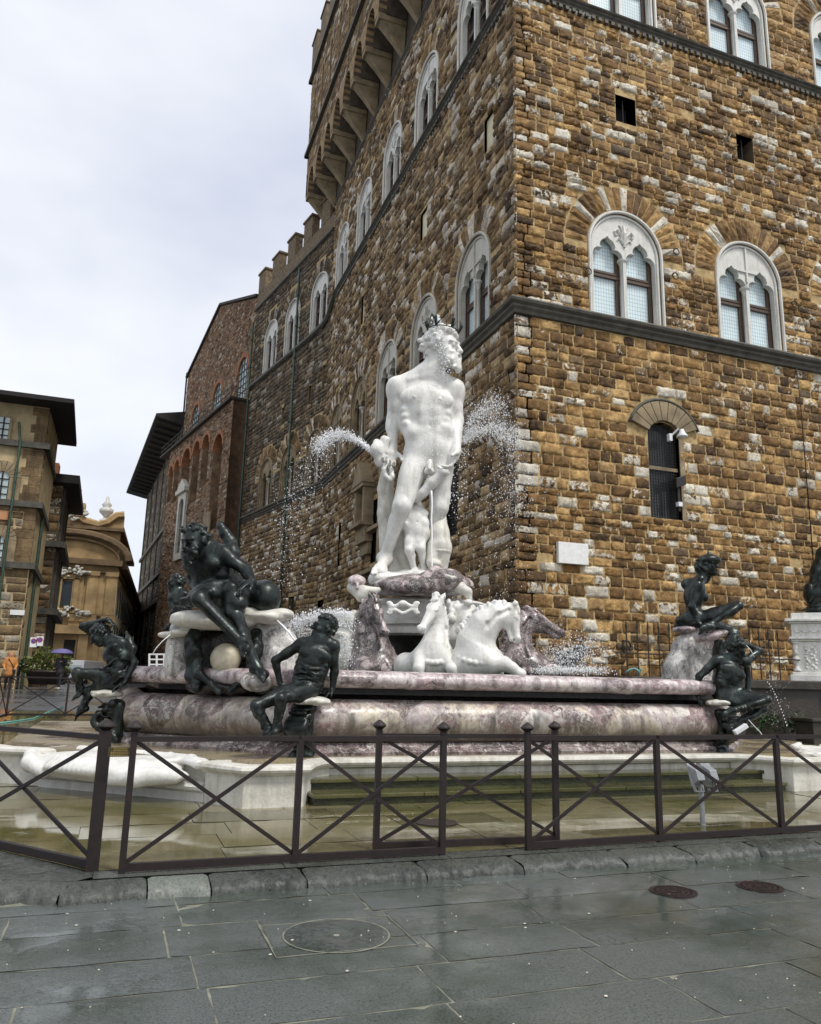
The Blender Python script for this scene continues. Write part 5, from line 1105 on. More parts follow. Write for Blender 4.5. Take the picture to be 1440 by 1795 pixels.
def mk_plinths():
    P=picker(11.3)
    t=thing('shell_topped_plinth','white breccia plinth with shell slabs over a dark grotto under the bearded bronze man','plinth',P(385,1200)); G=MAT['greyb']
    S=Sc(.018)
    S.chain([P(318,1106,.25),P(314,1130,.25),P(312,1168,.25)],[.17,.17,.20],.06,nz=(.015,12)); S.chain([P(336,1110,.35),P(334,1170,.35)],[.15,.16],.05)
    S.chain([P(459,1100,.2),P(468,1135,.15),P(490,1175,.05)],[.22,.26,.28],.08,nz=(.015,12)); S.chain([P(485,1105,.3),P(508,1150,.3),P(528,1190,.25)],[.20,.23,.26],.08,nz=(.015,12)); S.chain([P(460,1120,.2),P(462,1190,.1)],[.18,.22],.06)
    S.mesh('body',G,t)
    S=Sc(.016)
    S.ell(P(375,1091,-.02),(.62,.42,.12),(RT,FWH,UP),.05,nz=(.012,9)); S.ell(P(350,1083,-.02),(.40,.36,.10),(RT,FWH,UP),.05,nz=(.012,9)); S.ell(P(322,1109,.02),(.17,.2,.06),(RT,FWH,UP),.04,nz=(.01,14)); S.ell(P(296,1113,.1),(.16,.12,.05),(RT,FWH,UP),.04,nz=(.008,14))
    S.ell(P(462,1082,.0),(.30,.35,.10),(RT,FWH,UP),.05,nz=(.02,9)); S.ell(P(489,1077,.1),(.2,.3,.08),(RT,FWH,UP),.05,nz=(.02,11)); S.ell(P(445,1073,.1),(.25,.3,.07),(RT,FWH,UP),.04,nz=(.02,11))
    S.mesh('shell_slab',MAT['marble_old'],t)
    S=Sc(.016); S.ell(P(452,1195,-.42),(.24,.3,.14),(RT,FWH,UP),.06,nz=(.012,14)); S.mesh('foot_rock',G,t)
    S=Sc(.018); S.ell(P(395,1150,.45),(.62,.2,.5),(RT,FWH,UP),.05,nz=(.03,10)); S.ell(P(395,1205,.1),(.55,.3,.10),(RT,FWH,UP),.05,nz=(.03,12)); S.mesh('grotto',MAT['wetdark'],t)
    S=Sc(.012)
    for q,x0 in((-1,340),(1,447)):
        S.chain([P(x0,1112,-.05),P(x0-q*-3,1132,-.1),P(x0+q*-4,1160,-.12)],[.10,.11,.10],.04,nz=(.02,22)); S.ell(P(x0-q*2,1142,-.16),(.09,.09,.10),None,.03,nz=(.012,30))
        S.chain([P(x0-q*4,1160,-.1),P(x0-q*9,1182,-.2),P(x0-q*28,1197,-.25),P(x0-q*44,1212,-.3)],[.08,.065,.045,.05],.03); S.chain([P(x0+q*2,1150,-.05),P(x0+q*3,1185,-.1),P(x0-q*6,1205,-.2)],[.10,.09,.07],.04,nz=(.015,22))
    S.chain([P(352,1190,.1),P(395,1182,.12),P(440,1190,.1)],[.12,.15,.12],.05,nz=(.03,26)); S.mesh('grotto_figures',BZm,t)
    tb=MB(); c=P(396,1155,-.02); r=.218
    tb.lathe(c,[(r*math.sin(a),-r*math.cos(a)) for a in np.linspace(0.001,math.pi-.001,20)],32); o=tb.build('stone_ball',MAT['travert'],None,smooth=True); tag(o,'round cream stone ball in the dark grotto under the seated bronze man','ball')
    P=picker(14.75)
    t=thing('curved_plinth','leaning white breccia plinth with two pink shell slabs under the seated bronze woman','plinth',P(1210,1195))
    S=Sc(.02); S.chain([P(1222,1112,.05),P(1205,1135,.05),P(1190,1170,.05),P(1186,1195,.05)],[.20,.24,.26,.27],.08,nz=(.02,12)); S.chain([P(1232,1115,.1),P(1224,1150,.1),P(1220,1195,.1)],[.2,.24,.3],.08,nz=(.02,12)); S.mesh('body',G,t)
    S=Sc(.018); S.ell(P(1201,1104,.05),(.22,.3,.08),(RT,FWH,UP),.04,nz=(.01,10)); S.ell(P(1245,1115,-.1),(.33,.32,.09),(RT,FWH,UP+RT*-.25),.04,nz=(.01,10)); S.mesh('shell_slab',MAT['pink'],t)
    S=Sc(.02); S.ell(P(1250,1145,.3),(.25,.3,.4),(RT,FWH,UP),.05,nz=(.03,10)); S.mesh('grotto',MAT['wetdark'],t)
BZm=MAT['bronze']
mk_plinths()
# ------------------------------------------------ the marble giant
def mk_neptune():
    P=picker(16.17); s=3.5
    t=thing('marble_giant_statue','colossal white marble bearded man standing on the fountain pedestal, head turned right','statue',P(735,1012))
    S=Sc(.021)
    J=dict(pel=P(754,783,-.05),che=P(747,712,-.05),nek=P(751,662,0),sR=P(696,679,-.02),sL=P(797,683,.02),eR=P(690,737,.12),wR=P(688,786,.0),
      eL=P(801,738,.1),wL=P(800,790,-.25),hR=P(729,803,-.08),hL=P(779,803,.0),kR=P(705,888,-.42),aR=P(675,978,-.05),tR=P(664,1006,-.60),
      kL=P(770,890,-.05),aL=P(748,980,.35),tL=P(742,1004,-.2),hed=P(776,611,-.05))
    fr=-FWH+RT*.12
    figure(S,J,s,fr,dict(f=-FWH*.55+RT*.95-UP*.08,u=UP,s=3.8,beard=True,hair=2.2,rs=5,curl=.026))
    hand(S,J['wR'],P(683,806,-.1)-J['wR'],-FWH,s*1.05,.9,side=-1); hand(S,J['wL'],P(791,815,-.35)-J['wL'],-RT*.8-FWH*.3,s*1.1,.65,side=-1)
    # genital fold
    S.ell(P(753,817,-.42),(.085,.09,.12),None,.05); S.ell(P(749,826,-.46),.065,None,.03); S.ell(P(757,826,-.46),.065,None,.03); S.cap(P(754,808,-.42),P(753,822,-.56),.05,.04,.02)
    body=S.mesh('body',MAT['marble'],t)
    # baton and conch in the left-hand of the picture, cloth scroll hanging under the hand
    S=Sc(.02)
    S.cap(P(672,785,-.1),P(678,772,-.1),.085,.085,.02); S.ell(P(662,788,-.15),(.16,.13,.2),None,.05,nz=(.03,14)); S.ell(P(661,776,-.1),.085,None,.04); S.ell(P(668,806,-.1),(.15,.12,.16),None,.05,nz=(.02,15))
    S.cap(P(674,770,-.1),P(674,792,-.1),.085,.09,.02)
    S.chain([P(677,812,-.2),P(673,822,-.25),P(676,834,-.25),P(684,841,-.25),P(688,835,-.25),P(686,822,-.2),P(680,812,-.15)],[.05]*7,.02)
    S.chain([P(681,812,-.1),P(677,824,-.12),P(680,834,-.12),P(685,833,-.12),P(683,820,-.1)],[.04]*5,.02)
    S.mesh('baton_and_scroll',MAT['marble'],t)
    # tree-stump support behind leg
    S=Sc(.025); S.chain([P(679,830,.15),P(677,860,.2),P(676,900,.25),P(682,960,.3),P(690,1005,.3)],[.14,.17,.17,.2,.25],.05,nz=(.03,9)); S.mesh('stump',MAT['marble_old'],t)
    # cloth/fish held by the right hand
    S=Sc(.02); S.chain([P(775,830,-.45),P(758,846,-.4),P(742,864,-.35),P(731,872,-.25)],[.10,.12,.10,.12],.04); S.chain([P(752,836,-.3),P(744,854,-.3),P(732,868,-.2)],[.04,.04,.05],.02); S.ell(P(779,828,-.5),(.14,.08,.09),None,.03,nz=(.02,18)); S.mesh('conch',MAT['marble'],t)
    # two small tritons between the legs
    S=Sc(.018); q=1.75
    J=dict(pel=P(732,932,-.15),che=P(726,905,-.1),nek=P(727,886,0),sR=P(716,890,0),sL=P(735,890,.05),eR=P(712,908,.15),wR=P(718,925,.2),eL=P(742,906,.15),wL=P(742,925,.2),
      hR=P(722,940,-.12),hL=P(736,940,-.12),kR=P(718,965,-.35),aR=P(727,1000,-.2),kL=P(738,962,-.25),aL=P(744,1000,-.1),tR=P(716,1006,-.5),tL=P(742,1008,-.45),hed=P(730,872,.15))
    figure(S,J,q,-FWH,None); S.ell(P(723,880,.1),(.16,.16,.2),None,.05,nz=(.03,22)); S.mesh('small_triton',MAT['marble'],t)
    S=Sc(.018)
    S.chain([P(768,905,.1),P(770,935,.0),P(772,958,-.05)],[.18,.2,.24],.1); S.cap(P(773,962,-.05),P(771,1003,0),.23,.15,.05); S.cap(P(762,958,-.1),P(756,985,-.25),.16,.1,.05); S.ell(P(771,968,-.05),(.25,.25,.05),None,.02)
    S.chain([P(700,960,.25),P(706,975,.2),P(716,1000,.2)],[.16,.15,.12],.05); S.chain([P(712,915,.3),P(706,940,.28),P(700,960,.25)],[.22,.2,.17],.06)
    S.ell(P(761,990,-.2),(.14,.2,.1),None,.05); S.mesh('second_triton',MAT['marble_old'],t)
    # rock under the feet
    S=Sc(.03); S.ell(P(697,1018,-.1),(.62,.5,.2),(RT,FWH,UP),.1,nz=(.05,7)); S.ell(P(665,1015,-.25),(.2,.35,.2),(RT,FWH,UP),.1,nz=(.03,8)); S.ell(P(735,1016,.1),(.55,.5,.17),(RT,FWH,UP),.1,nz=(.04,9)); S.ell(P(765,1014,.3),(.4,.4,.16),(RT,FWH,UP),.1,nz=(.04,9)); S.mesh('rock_base',MAT['marble'],t)
    # bronze crown of spikes
    m=MB(); hc=P(776,590,-.05); ax=nrm(UP+(-FWH*.5+RT*.9)*.10)
    e1=perp(RT,ax); e2=np.cross(ax,e1)
    ring=[hc+ax*.12+e1*math.cos(a)*.345+e2*math.sin(a)*.36 for a in np.linspace(0,2*math.pi,25)]; m.tube(ring,.014,6)
    for i in range(0,24,4):
        b=ring[i]; m.tube([b,b+ax*.16+(b-hc-ax*.12)*.15,b+ax*.30],[.02,.045,.004],6); m.tube([b,b+ax*.09+(ring[i+1]-b)*.8,b+ax*.15+(ring[i+1]-b)*1.2],[.02,.02,.006],6)
    m.build('crown',MAT['bronze'],t,smooth=True)
mk_neptune()
# ------------------------------------------------ the bronzes round the basin rim
BZ=MAT['bronze']
def drape(S,pts,r,k=.03,n=5,amp=.02,d=None):
    """folded cloth: a few parallel ridges along a polyline"""
    d=nrm(d if d is not None else UP)
    for i in range(n):
        o=d*(i-(n-1)/2)*r*1.1
        S.chain([np.array(p)+o*(1+.25*math.sin(j*1.7+i)) for j,p in enumerate(pts)],[r*(.75+.3*math.sin(j+i*2.)) for j in range(len(pts))],k)
def mk_god():
    P=picker(11.3); s=1.98; t=thing('bronze_river_god','big bronze bearded old man seated above the stone ball, leaning forward','statue',P(385,1085))
    S=Sc(.0135)
    J=dict(pel=P(385,1030,.05),che=P(364,992,-.05),nek=P(360,967,-.12),sR=P(338,982,.05),sL=P(391,971,-.2),eL=P(432,1000,-.25),wL=P(443,1020,-.45),eR=P(338,1015,.15),wR=P(346,1036,-.1),
      hR=P(372,1040,-.02),hL=P(402,1042,-.05),kR=P(350,1050,-.75),aR=P(424,1126,-.75),tR=P(433,1143,-.95),kL=P(413,1080,-.55),aL=P(450,1170,-.60),tL=P(469,1189,-.78),hed=P(342,948,-.30))
    figure(S,J,s,-FWH*.8-RT*.5,dict(f=-FWH*.85-RT*.42-UP*.30,u=UP-FWH*.15-RT*.1,s=2.05,beard=True,hair=.9,rs=11,curl=.016))
    hand(S,J['wL'],P(427,1027,-.55)-J['wL'],-UP,s,.6,side=1); hand(S,J['wR'],P(352,1044,-.35)-J['wR'],-UP,s,.5,side=-1)
    S.mesh('body',BZ,t)
    S=Sc(.014)
    drape(S,[P(338,1052,-.35),P(352,1040,-.45),P(372,1034,-.5),P(398,1033,-.45),P(418,1034,-.4)],.045,.03,4,d=UP)
    drape(S,[P(319,1056,-.2),P(335,1052,-.35),P(352,1047,-.5),P(368,1045,-.55)],.035,.025,4,d=UP-FWH)
    S.ell(P(386,1045,-.3),(.42,.28,.18),(RT,FWH,UP),.1,nz=(.03,12)); S.chain([P(405,1040,-.5),P(412,1056,-.52),P(408,1076,-.5),P(398,1088,-.4)],[.14,.15,.13,.08],.05,nz=(.03,14))
    S.mesh('drapery',BZ,t)
    S=Sc(.014); S.cap(P(430,1042,.0),P(462,1046,-.02),.21,.235,.05); S.ell(P(467,1050,-.02),(.2,.26,.27),(RT,FWH,UP),.05); S.chain([P(463,1062,-.02),P(465,1075,-.05)],[.17,.14],.05); S.mesh('water_jar',BZ,t)
    S=Sc(.014); S.chain([P(406,1000,.45),P(407,970,.45),P(404,950,.45),P(394,935,.45),P(387,922,.45),P(385,917,.45)],[.11,.12,.10,.085,.06,.035],.03); S.mesh('horn',BZ,t)
    # putto beside him
    P=picker(12.0); t=thing('bronze_putto','small curly headed bronze child sitting behind the knee of the bearded bronze man','statue',P(312,1085))
    S=Sc(.0125)
    J=dict(pel=P(318,1070),che=P(314,1049,-.02),nek=P(311,1035,0),sR=P(303,1040),sL=P(321,1039),eR=P(300,1056,-.05),wR=P(306,1070,-.1),eL=P(326,1055,.05),wL=P(330,1068),hR=P(312,1074),hL=P(321,1074),
      kR=P(304,1075,-.32),aR=P(300,1094,-.3),tR=P(294,1099,-.42),kL=P(324,1078,-.35),aL=P(318,1097,-.3),tL=P(312,1102,-.4),hed=P(309,1022,0))
    figure(S,J,.95,-FWH-RT*.6,dict(f=-RT-FWH*.5,u=UP,s=1.15,hair=1.6,rs=2)); S.chain([P(300,1096,-.2),P(290,1103,-.25)],[.05,.03],.02); S.mesh('body',BZ,t)
mk_god()
def console(name_parent,P,top,w,drop,mat,out):
    """scrolled bronze console below a seated satyr"""
    S=Sc(.014); c=top
    for q in(-1,1):
        side=perp(RT if abs(out@RT)<.7 else FWH,out)
        o=side*w*.5*q
        a=np.linspace(0,2.2*math.pi*1.2,16); pts=[c+o+out*(.10+.13*(1-i/20)*math.cos(x)*.9)+UP*(-.16+.13*(1-i/20)*math.sin(x)) for i,x in enumerate(a)]
        for a_,b_ in zip(pts[:-1],pts[1:]): pass
        if q==1:
            w2=side*w*.5
            for p_ in pts: p0=p_-side*w*.5; S.cap(p0-w2*.9,p0+w2*.9,.022,.022,.008)
        S.ell(pts[-1],.045,None,.01)
    S.cap(c+UP*-.04-side*w*.5,c+UP*-.04+side*w*.5,.06,.06,.03)
    for u in np.linspace(0,1,14):
        p_=c+out*(.20-.25*u+.10*math.sin(u*6.3))+UP*(-.20-.46*u); ww=w*.5*(1-.35*u); S.cap(p_-side*ww,p_+side*ww,.045+.02*math.sin(u*3.1),None,.012)
    S.chain([c-out*.05+UP*-.1,c-out*.05+UP*-.6],[.12,.09],.04)
    S.cap(c+out*.0+UP*-.66-side*.08,c+out*.02+UP*-.74+side*.08,.10,.11,.04)
    return S.mesh('console',mat,name_parent)
def satyr(label,dep,Jp,s,front,hd,hands,extra=None,con=None,cush=None,goat=True):
    P=picker(dep); t=thing('bronze_satyr',label,'statue',P(*Jp['pel']),group=None)
    S=Sc(.0095); J={k:P(*v) for k,v in Jp.items()}
    figure(S,J,s,front,hd)
    for a in hands: hand(S,*a(P,J))
    if extra: extra(S,P,J,s)
    S.mesh('body',BZ,t)
    if cush is not None:
        S=Sc(.012); S.ell(P(*cush),(.22,.20,.04),(RT,FWH,UP),.04,nz=(.016,22)); S.ell(P(*cush)+RT*.10-UP*.02,(.14,.18,.04),(RT,FWH,UP),.03,nz=(.014,25)); S.ell(P(*cush)-RT*.08-UP*.03,(.14,.18,.03),(RT,FWH,UP),.02,nz=(.012,30)); S.mesh('shell_cushion',MAT['marble_old'],t)
    if con is not None: console(t,P,P(*con[0]),.24,.6,BZ,nrm(con[1]))
    return t
def goatleg(S,P,J,s):
    for n in 'RL':
        for i in range(26):
            tt=.35+.6*RNG.rand(); p=J['k'+n]*(1-tt)+J['a'+n]*tt; v=RNG.normal(size=3); v[2]*=.3; p=p+nrm(v)*.035*s
            S.cap(p,p-UP*.04*s,.016*s,.008*s,.01*s)
def cloth_hips(S,P,J,s,n=6):
    pel=J['pel']; u=nrm(J['nek']-pel); sd=perp(J['hL']-J['hR'],u); f=np.cross(sd,u); f=f if f@FWH<0 else -f
    for i in range(n):
        h=.13-.042*i; S.chain([pel+u*h*s+sd*math.cos(a)*.155*s+f*math.sin(a)*.125*s+u*.02*math.sin(3*a+i*1.3)*s for a in np.linspace(-.3,math.pi+.3,9)],[.014*s*(1+.4*math.sin(j*2+i)) for j in range(9)],.012*s)
satyr('bronze satyr in the middle leaning back on both arms, curly head thrown up','STATUE' and 10.46,
  dict(pel=(541,1192,.0),che=(552,1152,-.02),nek=(560,1125,0),sR=(529,1129,.0),sL=(585,1133,.02),eR=(483,1158,.02),wR=(491,1198,.05),eL=(587,1178,.05),wL=(583,1207,.05),
  hR=(527,1206,-.05),hL=(550,1212,-.05),kR=(449,1238,-.42),aR=(471,1277,-.38),tR=(462,1290,-.50),kL=(492,1225,-.48),aL=(486,1276,-.42),tL=(476,1289,-.52),hed=(569,1100,.0)),
  1.31,-FWH,dict(f=-RT*.92+UP*.22-FWH*.35,u=UP+RT*.25,s=1.42,hair=2.0,rs=4,curl=.021),
  [lambda P,J:(J['wR'],P(497,1209,.05)-J['wR'],FWH,1.2,.4,.01,1),lambda P,J:(J['wL'],P(569,1221,.0)-J['wL'],-UP,1.2,.4,.01,1)],
  lambda S,P,J,s:(goatleg(S,P,J,s),cloth_hips(S,P,J,s)),con=((534,1236,-.02),-FWH*.95-RT*.3),cush=(548,1228,-.05))
satyr('bronze satyr at the left corner bending one arm over its bowed head, facing left','s' and 11.87,
  dict(pel=(209,1181,.0),che=(203,1143,-.02),nek=(192,1124,0),sR=(181,1123,.16),sL=(213,1128,-.1),eR=(145,1098,.05),wR=(188,1086,-.08),eL=(236,1161,-.05),wL=(219,1197,-.2),
  hR=(200,1188,.06),hL=(212,1189,-.06),kR=(134,1179,-.12),aR=(142,1211,.0),tR=(131,1226,-.08),kL=(160,1208,.05),aL=(142,1244,.05),tL=(131,1260,.0),hed=(176,1113,-.03)),
  1.29,-RT-FWH*.35,dict(f=-RT*.75-UP*.55-FWH*.35,u=UP-RT*.4,s=1.35,hair=1.9,rs=8,curl=.02),
  [lambda P,J:(J['wR'],P(203,1097,-.1)-J['wR'],-UP,1.2,.5,.01,1),lambda P,J:(J['wL'],P(204,1204,-.25)-J['wL'],-UP,1.2,.4,.01,1)],
  lambda S,P,J,s:(goatleg(S,P,J,s),cloth_hips(S,P,J,s,7),S.chain([P(228,1150,.1),P(232,1138,.15),P(226,1122,.2),P(222,1108,.25)],[.06,.07,.05,.02],.03,nz=(.01,20))),con=((203,1228,-.0),-RT),cush=(188,1215,.0))
satyr('bronze satyr at the right corner with thick curls and one elbow lifted behind its head','s' and 12.84,
  dict(pel=(1275,1213,.0),che=(1280,1181,-.03),nek=(1289,1155,-.02),sR=(1257,1158,.0),sL=(1306,1161,.02),eR=(1226,1186,.0),wR=(1222,1216,.05),eL=(1333,1141,.12),wL=(1312,1131,.1),
  hR=(1266,1222,-.05),hL=(1289,1220,-.05),kR=(1338,1243,-.30),aR=(1280,1274,-.32),tR=(1290,1291,-.44),kL=(1345,1227,-.38),aL=(1281,1247,-.42),tL=(1266,1257,-.46),hed=(1292,1136,-.06)),
  1.32,-FWH+RT*.25,dict(f=-FWH*.6+RT*.5-UP*.5,u=UP-FWH*.3,s=1.4,hair=2.2,rs=9,curl=.024),
  [lambda P,J:(J['wR'],P(1229,1229,.0)-J['wR'],-UP,1.2,.3,.01,1),lambda P,J:(J['wL'],P(1301,1128,.08)-J['wL'],-UP,1.2,.4,.01,1)],
  lambda S,P,J,s:(goatleg(S,P,J,s),S.chain([P(1309,1166,.05),P(1312,1190,.08),P(1311,1212,.05)],[.055,.05,.045],.02),S.chain([P(1311,1212,.05),P(1322,1217,.0),P(1318,1225,.0)],[.045,.04,.03],.02)),con=((1268,1245,.0),-FWH*.8+RT*.5),cush=(1262,1231,.0))
def mk_nymph():
    P=picker(14.75); s=1.66; t=thing('bronze_nymph','slender bronze woman seated on the right hand plinth under a pointed shell hat','statue',P(1225,1100))
    S=Sc(.0125)
    J=dict(pel=P(1218,1082,.0),che=P(1218,1039,.0),nek=P(1230,1014,0),sR=P(1203,1024,.12),sL=P(1224,1026,-.22),eR=P(1236,1018,.1),wR=P(1249,1004,-.02),eL=P(1213,1064,-.25),wL=P(1222,1090,-.2),
      hR=P(1222,1086,.12),hL=P(1224,1088,-.12),kL=P(1296,1062,-.35),aL=P(1239,1099,-.42),tL=P(1226,1106,-.5),kR=P(1290,1110,.05),aR=P(1268,1135,-.25),tR=P(1262,1150,-.3),hed=P(1239,995,-.02))
    figure(S,J,s,RT*.95-FWH*.3,dict(f=RT*.8+UP*.3-FWH*.4,u=UP-RT*.2,s=1.65,hair=1.4,rs=6),'f')
    hand(S,J['wR'],P(1250,990,-.05)-J['wR'],-RT,s,.5); hand(S,J['wL'],P(1232,1098,-.22)-J['wL'],-UP,s,.3)
    S.ell(P(1204,1088,.05),(.18,.2,.12),None,.06,nz=(.02,15)); S.chain([P(1187,1098,.1),P(1198,1095,.1),P(1212,1095,.1)],[.06,.1,.12],.05)
    S.mesh('body',BZ,t)
    S=Sc(.011); S.ell(P(1244,982,-.03),(.22,.17,.11),(RT,FWH,UP),.03); S.chain([P(1250,978,-.03),P(1260,983,-.03)],[.07,.01],.02); S.chain([P(1243,978,-.03),P(1244,970,-.03),P(1241,964,-.03)],[.09,.03,.01],.03); S.mesh('shell_hat',BZ,t)
mk_nymph()
def mk_small():
    P=picker(15.6); t=thing('bronze_merchild','little dark bronze figure half hidden in spray beyond the basin rim','statue',P(1000,1165))
    S=Sc(.02); S.chain([P(985,1168),P(998,1155),P(1008,1148)],[.16,.15,.10],.06,nz=(.02,12)); S.ell(P(1017,1140),(.12,.11,.13),None,.04,nz=(.012,20)); S.chain([P(1002,1150),P(1015,1156),P(1022,1150)],[.05,.04,.03],.03); S.chain([P(990,1160),P(980,1150,-.1),P(984,1142,-.1)],[.06,.05,.03],.03); S.mesh('body',BZ,t)
mk_small()
# ------------------------------------------------ sea horses and the marble pedestal group
def horse(label,mat,P,poll,muzz,neck,nr,chest,legs,side,s,crest=1.,parts=True):
    t=thing('marble_sea_horse',label,'statue',chest[0][0])
    S=Sc(.0145); ax=nrm(muzz-poll); L=np.linalg.norm(muzz-poll); side=perp(side,ax); fr=np.cross(ax,side)
    # 'fr' = direction of the forehead
    nb=nrm(neck[0]-poll); 
    if fr@nb>0: fr=-fr
    q=lambda a,b,c: poll+ax*a*L+fr*b*s+side*c*s
    S.ell(q(.22,.0,0),(.105*s,.13*s,.20*s),(side,fr,ax),.05*s)
    S.ell(q(.30,-.075,0),(.085*s,.115*s,.16*s),(side,fr,ax),.04*s)      # cheek
    for c in(-1,1):
        S.ell(q(.27,-.06,.055*c),(.04*s,.10*s,.12*s),(side,fr,ax),.02*s)
        S.ell(q(.30,.055,.093*c),.032*s,None,.02*s,True); S.ell(q(.30,.045,.085*c),.03*s,None,.006*s)
        S.cap(q(.22,.075,.09*c),q(.36,.072,.088*c),.018*s,.014*s,.02*s)
        S.cap(q(.42,.0,.062*c),q(.62,-.01,.05*c),.018*s,.012*s,.025*s)
        S.ell(q(.93,.02,.05*c),.034*s,None,.02*s); S.ell(q(.965,.03,.066*c),.018*s,None,.01*s,True)
        S.chain([q(.04,.06,.06*c),q(-.08,.10,.085*c),q(-.20,.11,.08*c)],[.035*s,.04*s,.008*s],.02*s); S.ell(q(-.07,.125,.09*c),(.016*s,.02*s,.05*s),(side,fr,ax),.01*s,True)
    S.cap(q(.38,.02,0),q(.88,.0,0),.085*s,.058*s,.05*s); S.ell(q(.95,-.01,0),(.062*s,.058*s,.06*s),(side,fr,ax),.03*s)
    S.cap(q(.5,-.09,0),q(.86,-.085,0),.045*s,.036*s,.03*s); S.ell(q(.9,-.09,0),(.042*s,.03*s,.04*s),(side,fr,ax),.02*s)
    S.cap(q(.93,-.05,-.08),q(.93,-.05,.08),.016*s,.016*s,.01*s,True)
    pts=[poll+ax*.05*L-fr*.03*s]+list(neck); S.chain(pts,[.11*s]+list(nr),.08*s)
    for c,r in chest: S.ell(c,r,(RT,FWH,UP),.14*s)
    # forelock and mane
    rn=np.random.RandomState(3); 
    for i in range(16): p=q(rn.uniform(-.12,.14),.11+.03*rn.rand(),rn.uniform(-.07,.07)); S.cap(p,p+ax*.05*s+side*rn.normal()*.02*s,.03*s,.014*s,.008*s)
    body=None
    for i in range(len(pts)-1):
        a,b=pts[i],pts[i+1]; ra=([.11*s]+list(nr))[i]; rb=([.11*s]+list(nr))[i+1]; d=nrm(b-a); cr=perp(fr,d)
        if cr@fr<0: cr=-cr
        back=perp(-(muzz-poll),d)
        n=max(3,int(np.linalg.norm(b-a)/(.055*s)))
        for k in range(n*4):
            u=(k+.5)/(n*4); p=a*(1-u)+b*u+back*(ra*(1-u)+rb*u)*(1.02+.12*rn.rand())*crest+side*((k%4-1.5)*.045+rn.normal()*.012)*s
            S.cap(p,p+side*(1 if k%4>1 else -1)*.035*s+d*.03*s-back*.03*s,.042*s,.022*s,.006*s)
            S.ell(p+back*.03*s,.03*s,None,.006*s)
        for e in(-1,1):   # muscle grooves along the neck and wrinkles at the throat
            S.cap(a+side*e*ra*.99-back*ra*.1,b+side*e*rb*.99-back*rb*.25,.02*s,.026*s,.05*s,True)
    for k in range(5):
        c=pts[1]*(1-k*.12)+pts[0]*k*.12; rr_=nr[0]*(1-.06*k)
        S.chain([c+fr*0+nrm(muzz-poll)*rr_*.5+side*x*rr_*.9 for x in(-1,0,1)],[.008*s]*3,.02*s)
    for l in legs: S.chain(l[0],l[1],.05*s)
    c0,r0=chest[0]; top=c0+UP*r0[2]*.35
    for k in range(14):  # scalloped harness round the chest
        a=math.pi*(-.05+1.1*k/13); p=top+RT*math.cos(a)*r0[0]*.98-FWH*math.sin(a)*r0[1]*.98-UP*.18*s*abs(math.sin(a)); S.ell(p,(.055*s,.05*s,.05*s),None,.012*s)
    for l in legs: S.ell(l[0][-1],(l[1][-1]*1.35,l[1][-1]*1.35,l[1][-1]*1.1),None,.02*s)
    S.mesh('body',mat,t); return t
def mk_horses():
    P=picker(13.7); Z=MAT['marble']
    horse('white marble horse facing front with lowered muzzle, first of the pale pair',Z,P,P(769,1056,.05),P(737,1106,-.35),[P(768,1100,.12),P(763,1132,.05)],[.175,.26],
      [(P(760,1152,.1),(.29,.36,.24)),(P(738,1158,.1),(.2,.3,.2)),(P(783,1158,.1),(.2,.3,.2)),(P(760,1172,.2),(.38,.4,.2)),(P(712,1168,.4),(.22,.35,.24))],
      [([P(736,1155,-.1),P(734,1172,-.3),P(735,1190,-.3)],[.12,.09,.08]),([P(786,1158,-.1),P(792,1172,-.3),P(798,1190,-.25)],[.12,.09,.08])],RT+FWH*-.3,1.05,.8)
    P=picker(13.5)
    horse('white marble horse in profile to the right with arched neck and curly mane',Z,P,P(893,1067,.0),P(908,1125,-.05),[P(872,1078,.0),P(850,1096,.05),P(834,1126,.1)],[.19,.26,.33],
      [(P(836,1152,.1),(.38,.36,.27)),(P(858,1162,.0),(.3,.32,.2)),(P(818,1168,.2),(.4,.4,.25))],
      [([P(860,1164,-.15),P(884,1164,-.2),P(898,1171,-.2),P(912,1181,-.2)],[.16,.12,.09,.08]),([P(850,1168,.25),P(870,1178,.2)],[.14,.1])],FWH,1.1,1.)
    P=picker(14.4); U=MAT['purple']
    horse('dark purple marble horse at the left, head turned down beside the pedestal',U,P,P(650,1055,.0),P(677,1113,-.30),[P(646,1088,.15),P(650,1120,.2),P(655,1145,.2)],[.22,.30,.38],
      [(P(655,1160,.2),(.42,.4,.28)),(P(660,1172,.1),(.46,.4,.2))],[([P(640,1165,-.1),P(634,1182,-.2)],[.14,.1]),([P(676,1165,-.1),P(688,1182,-.2)],[.14,.1])],RT*.5+FWH*.8,1.15,1.)
    horse('reddish purple marble horse stretching its head out to the right behind the white one',U,P,P(925,1080,.1),P(990,1112,.1),[P(914,1098,.1),P(908,1130,.1),P(912,1155,.1)],[.2,.24,.33],
      [(P(918,1165,.1),(.45,.4,.25)),(P(940,1174,.0),(.35,.3,.18))],[([P(945,1172,.0),P(970,1172,-.1),P(995,1182,-.1)],[.14,.11,.08])],FWH,1.15,1.)
mk_horses()
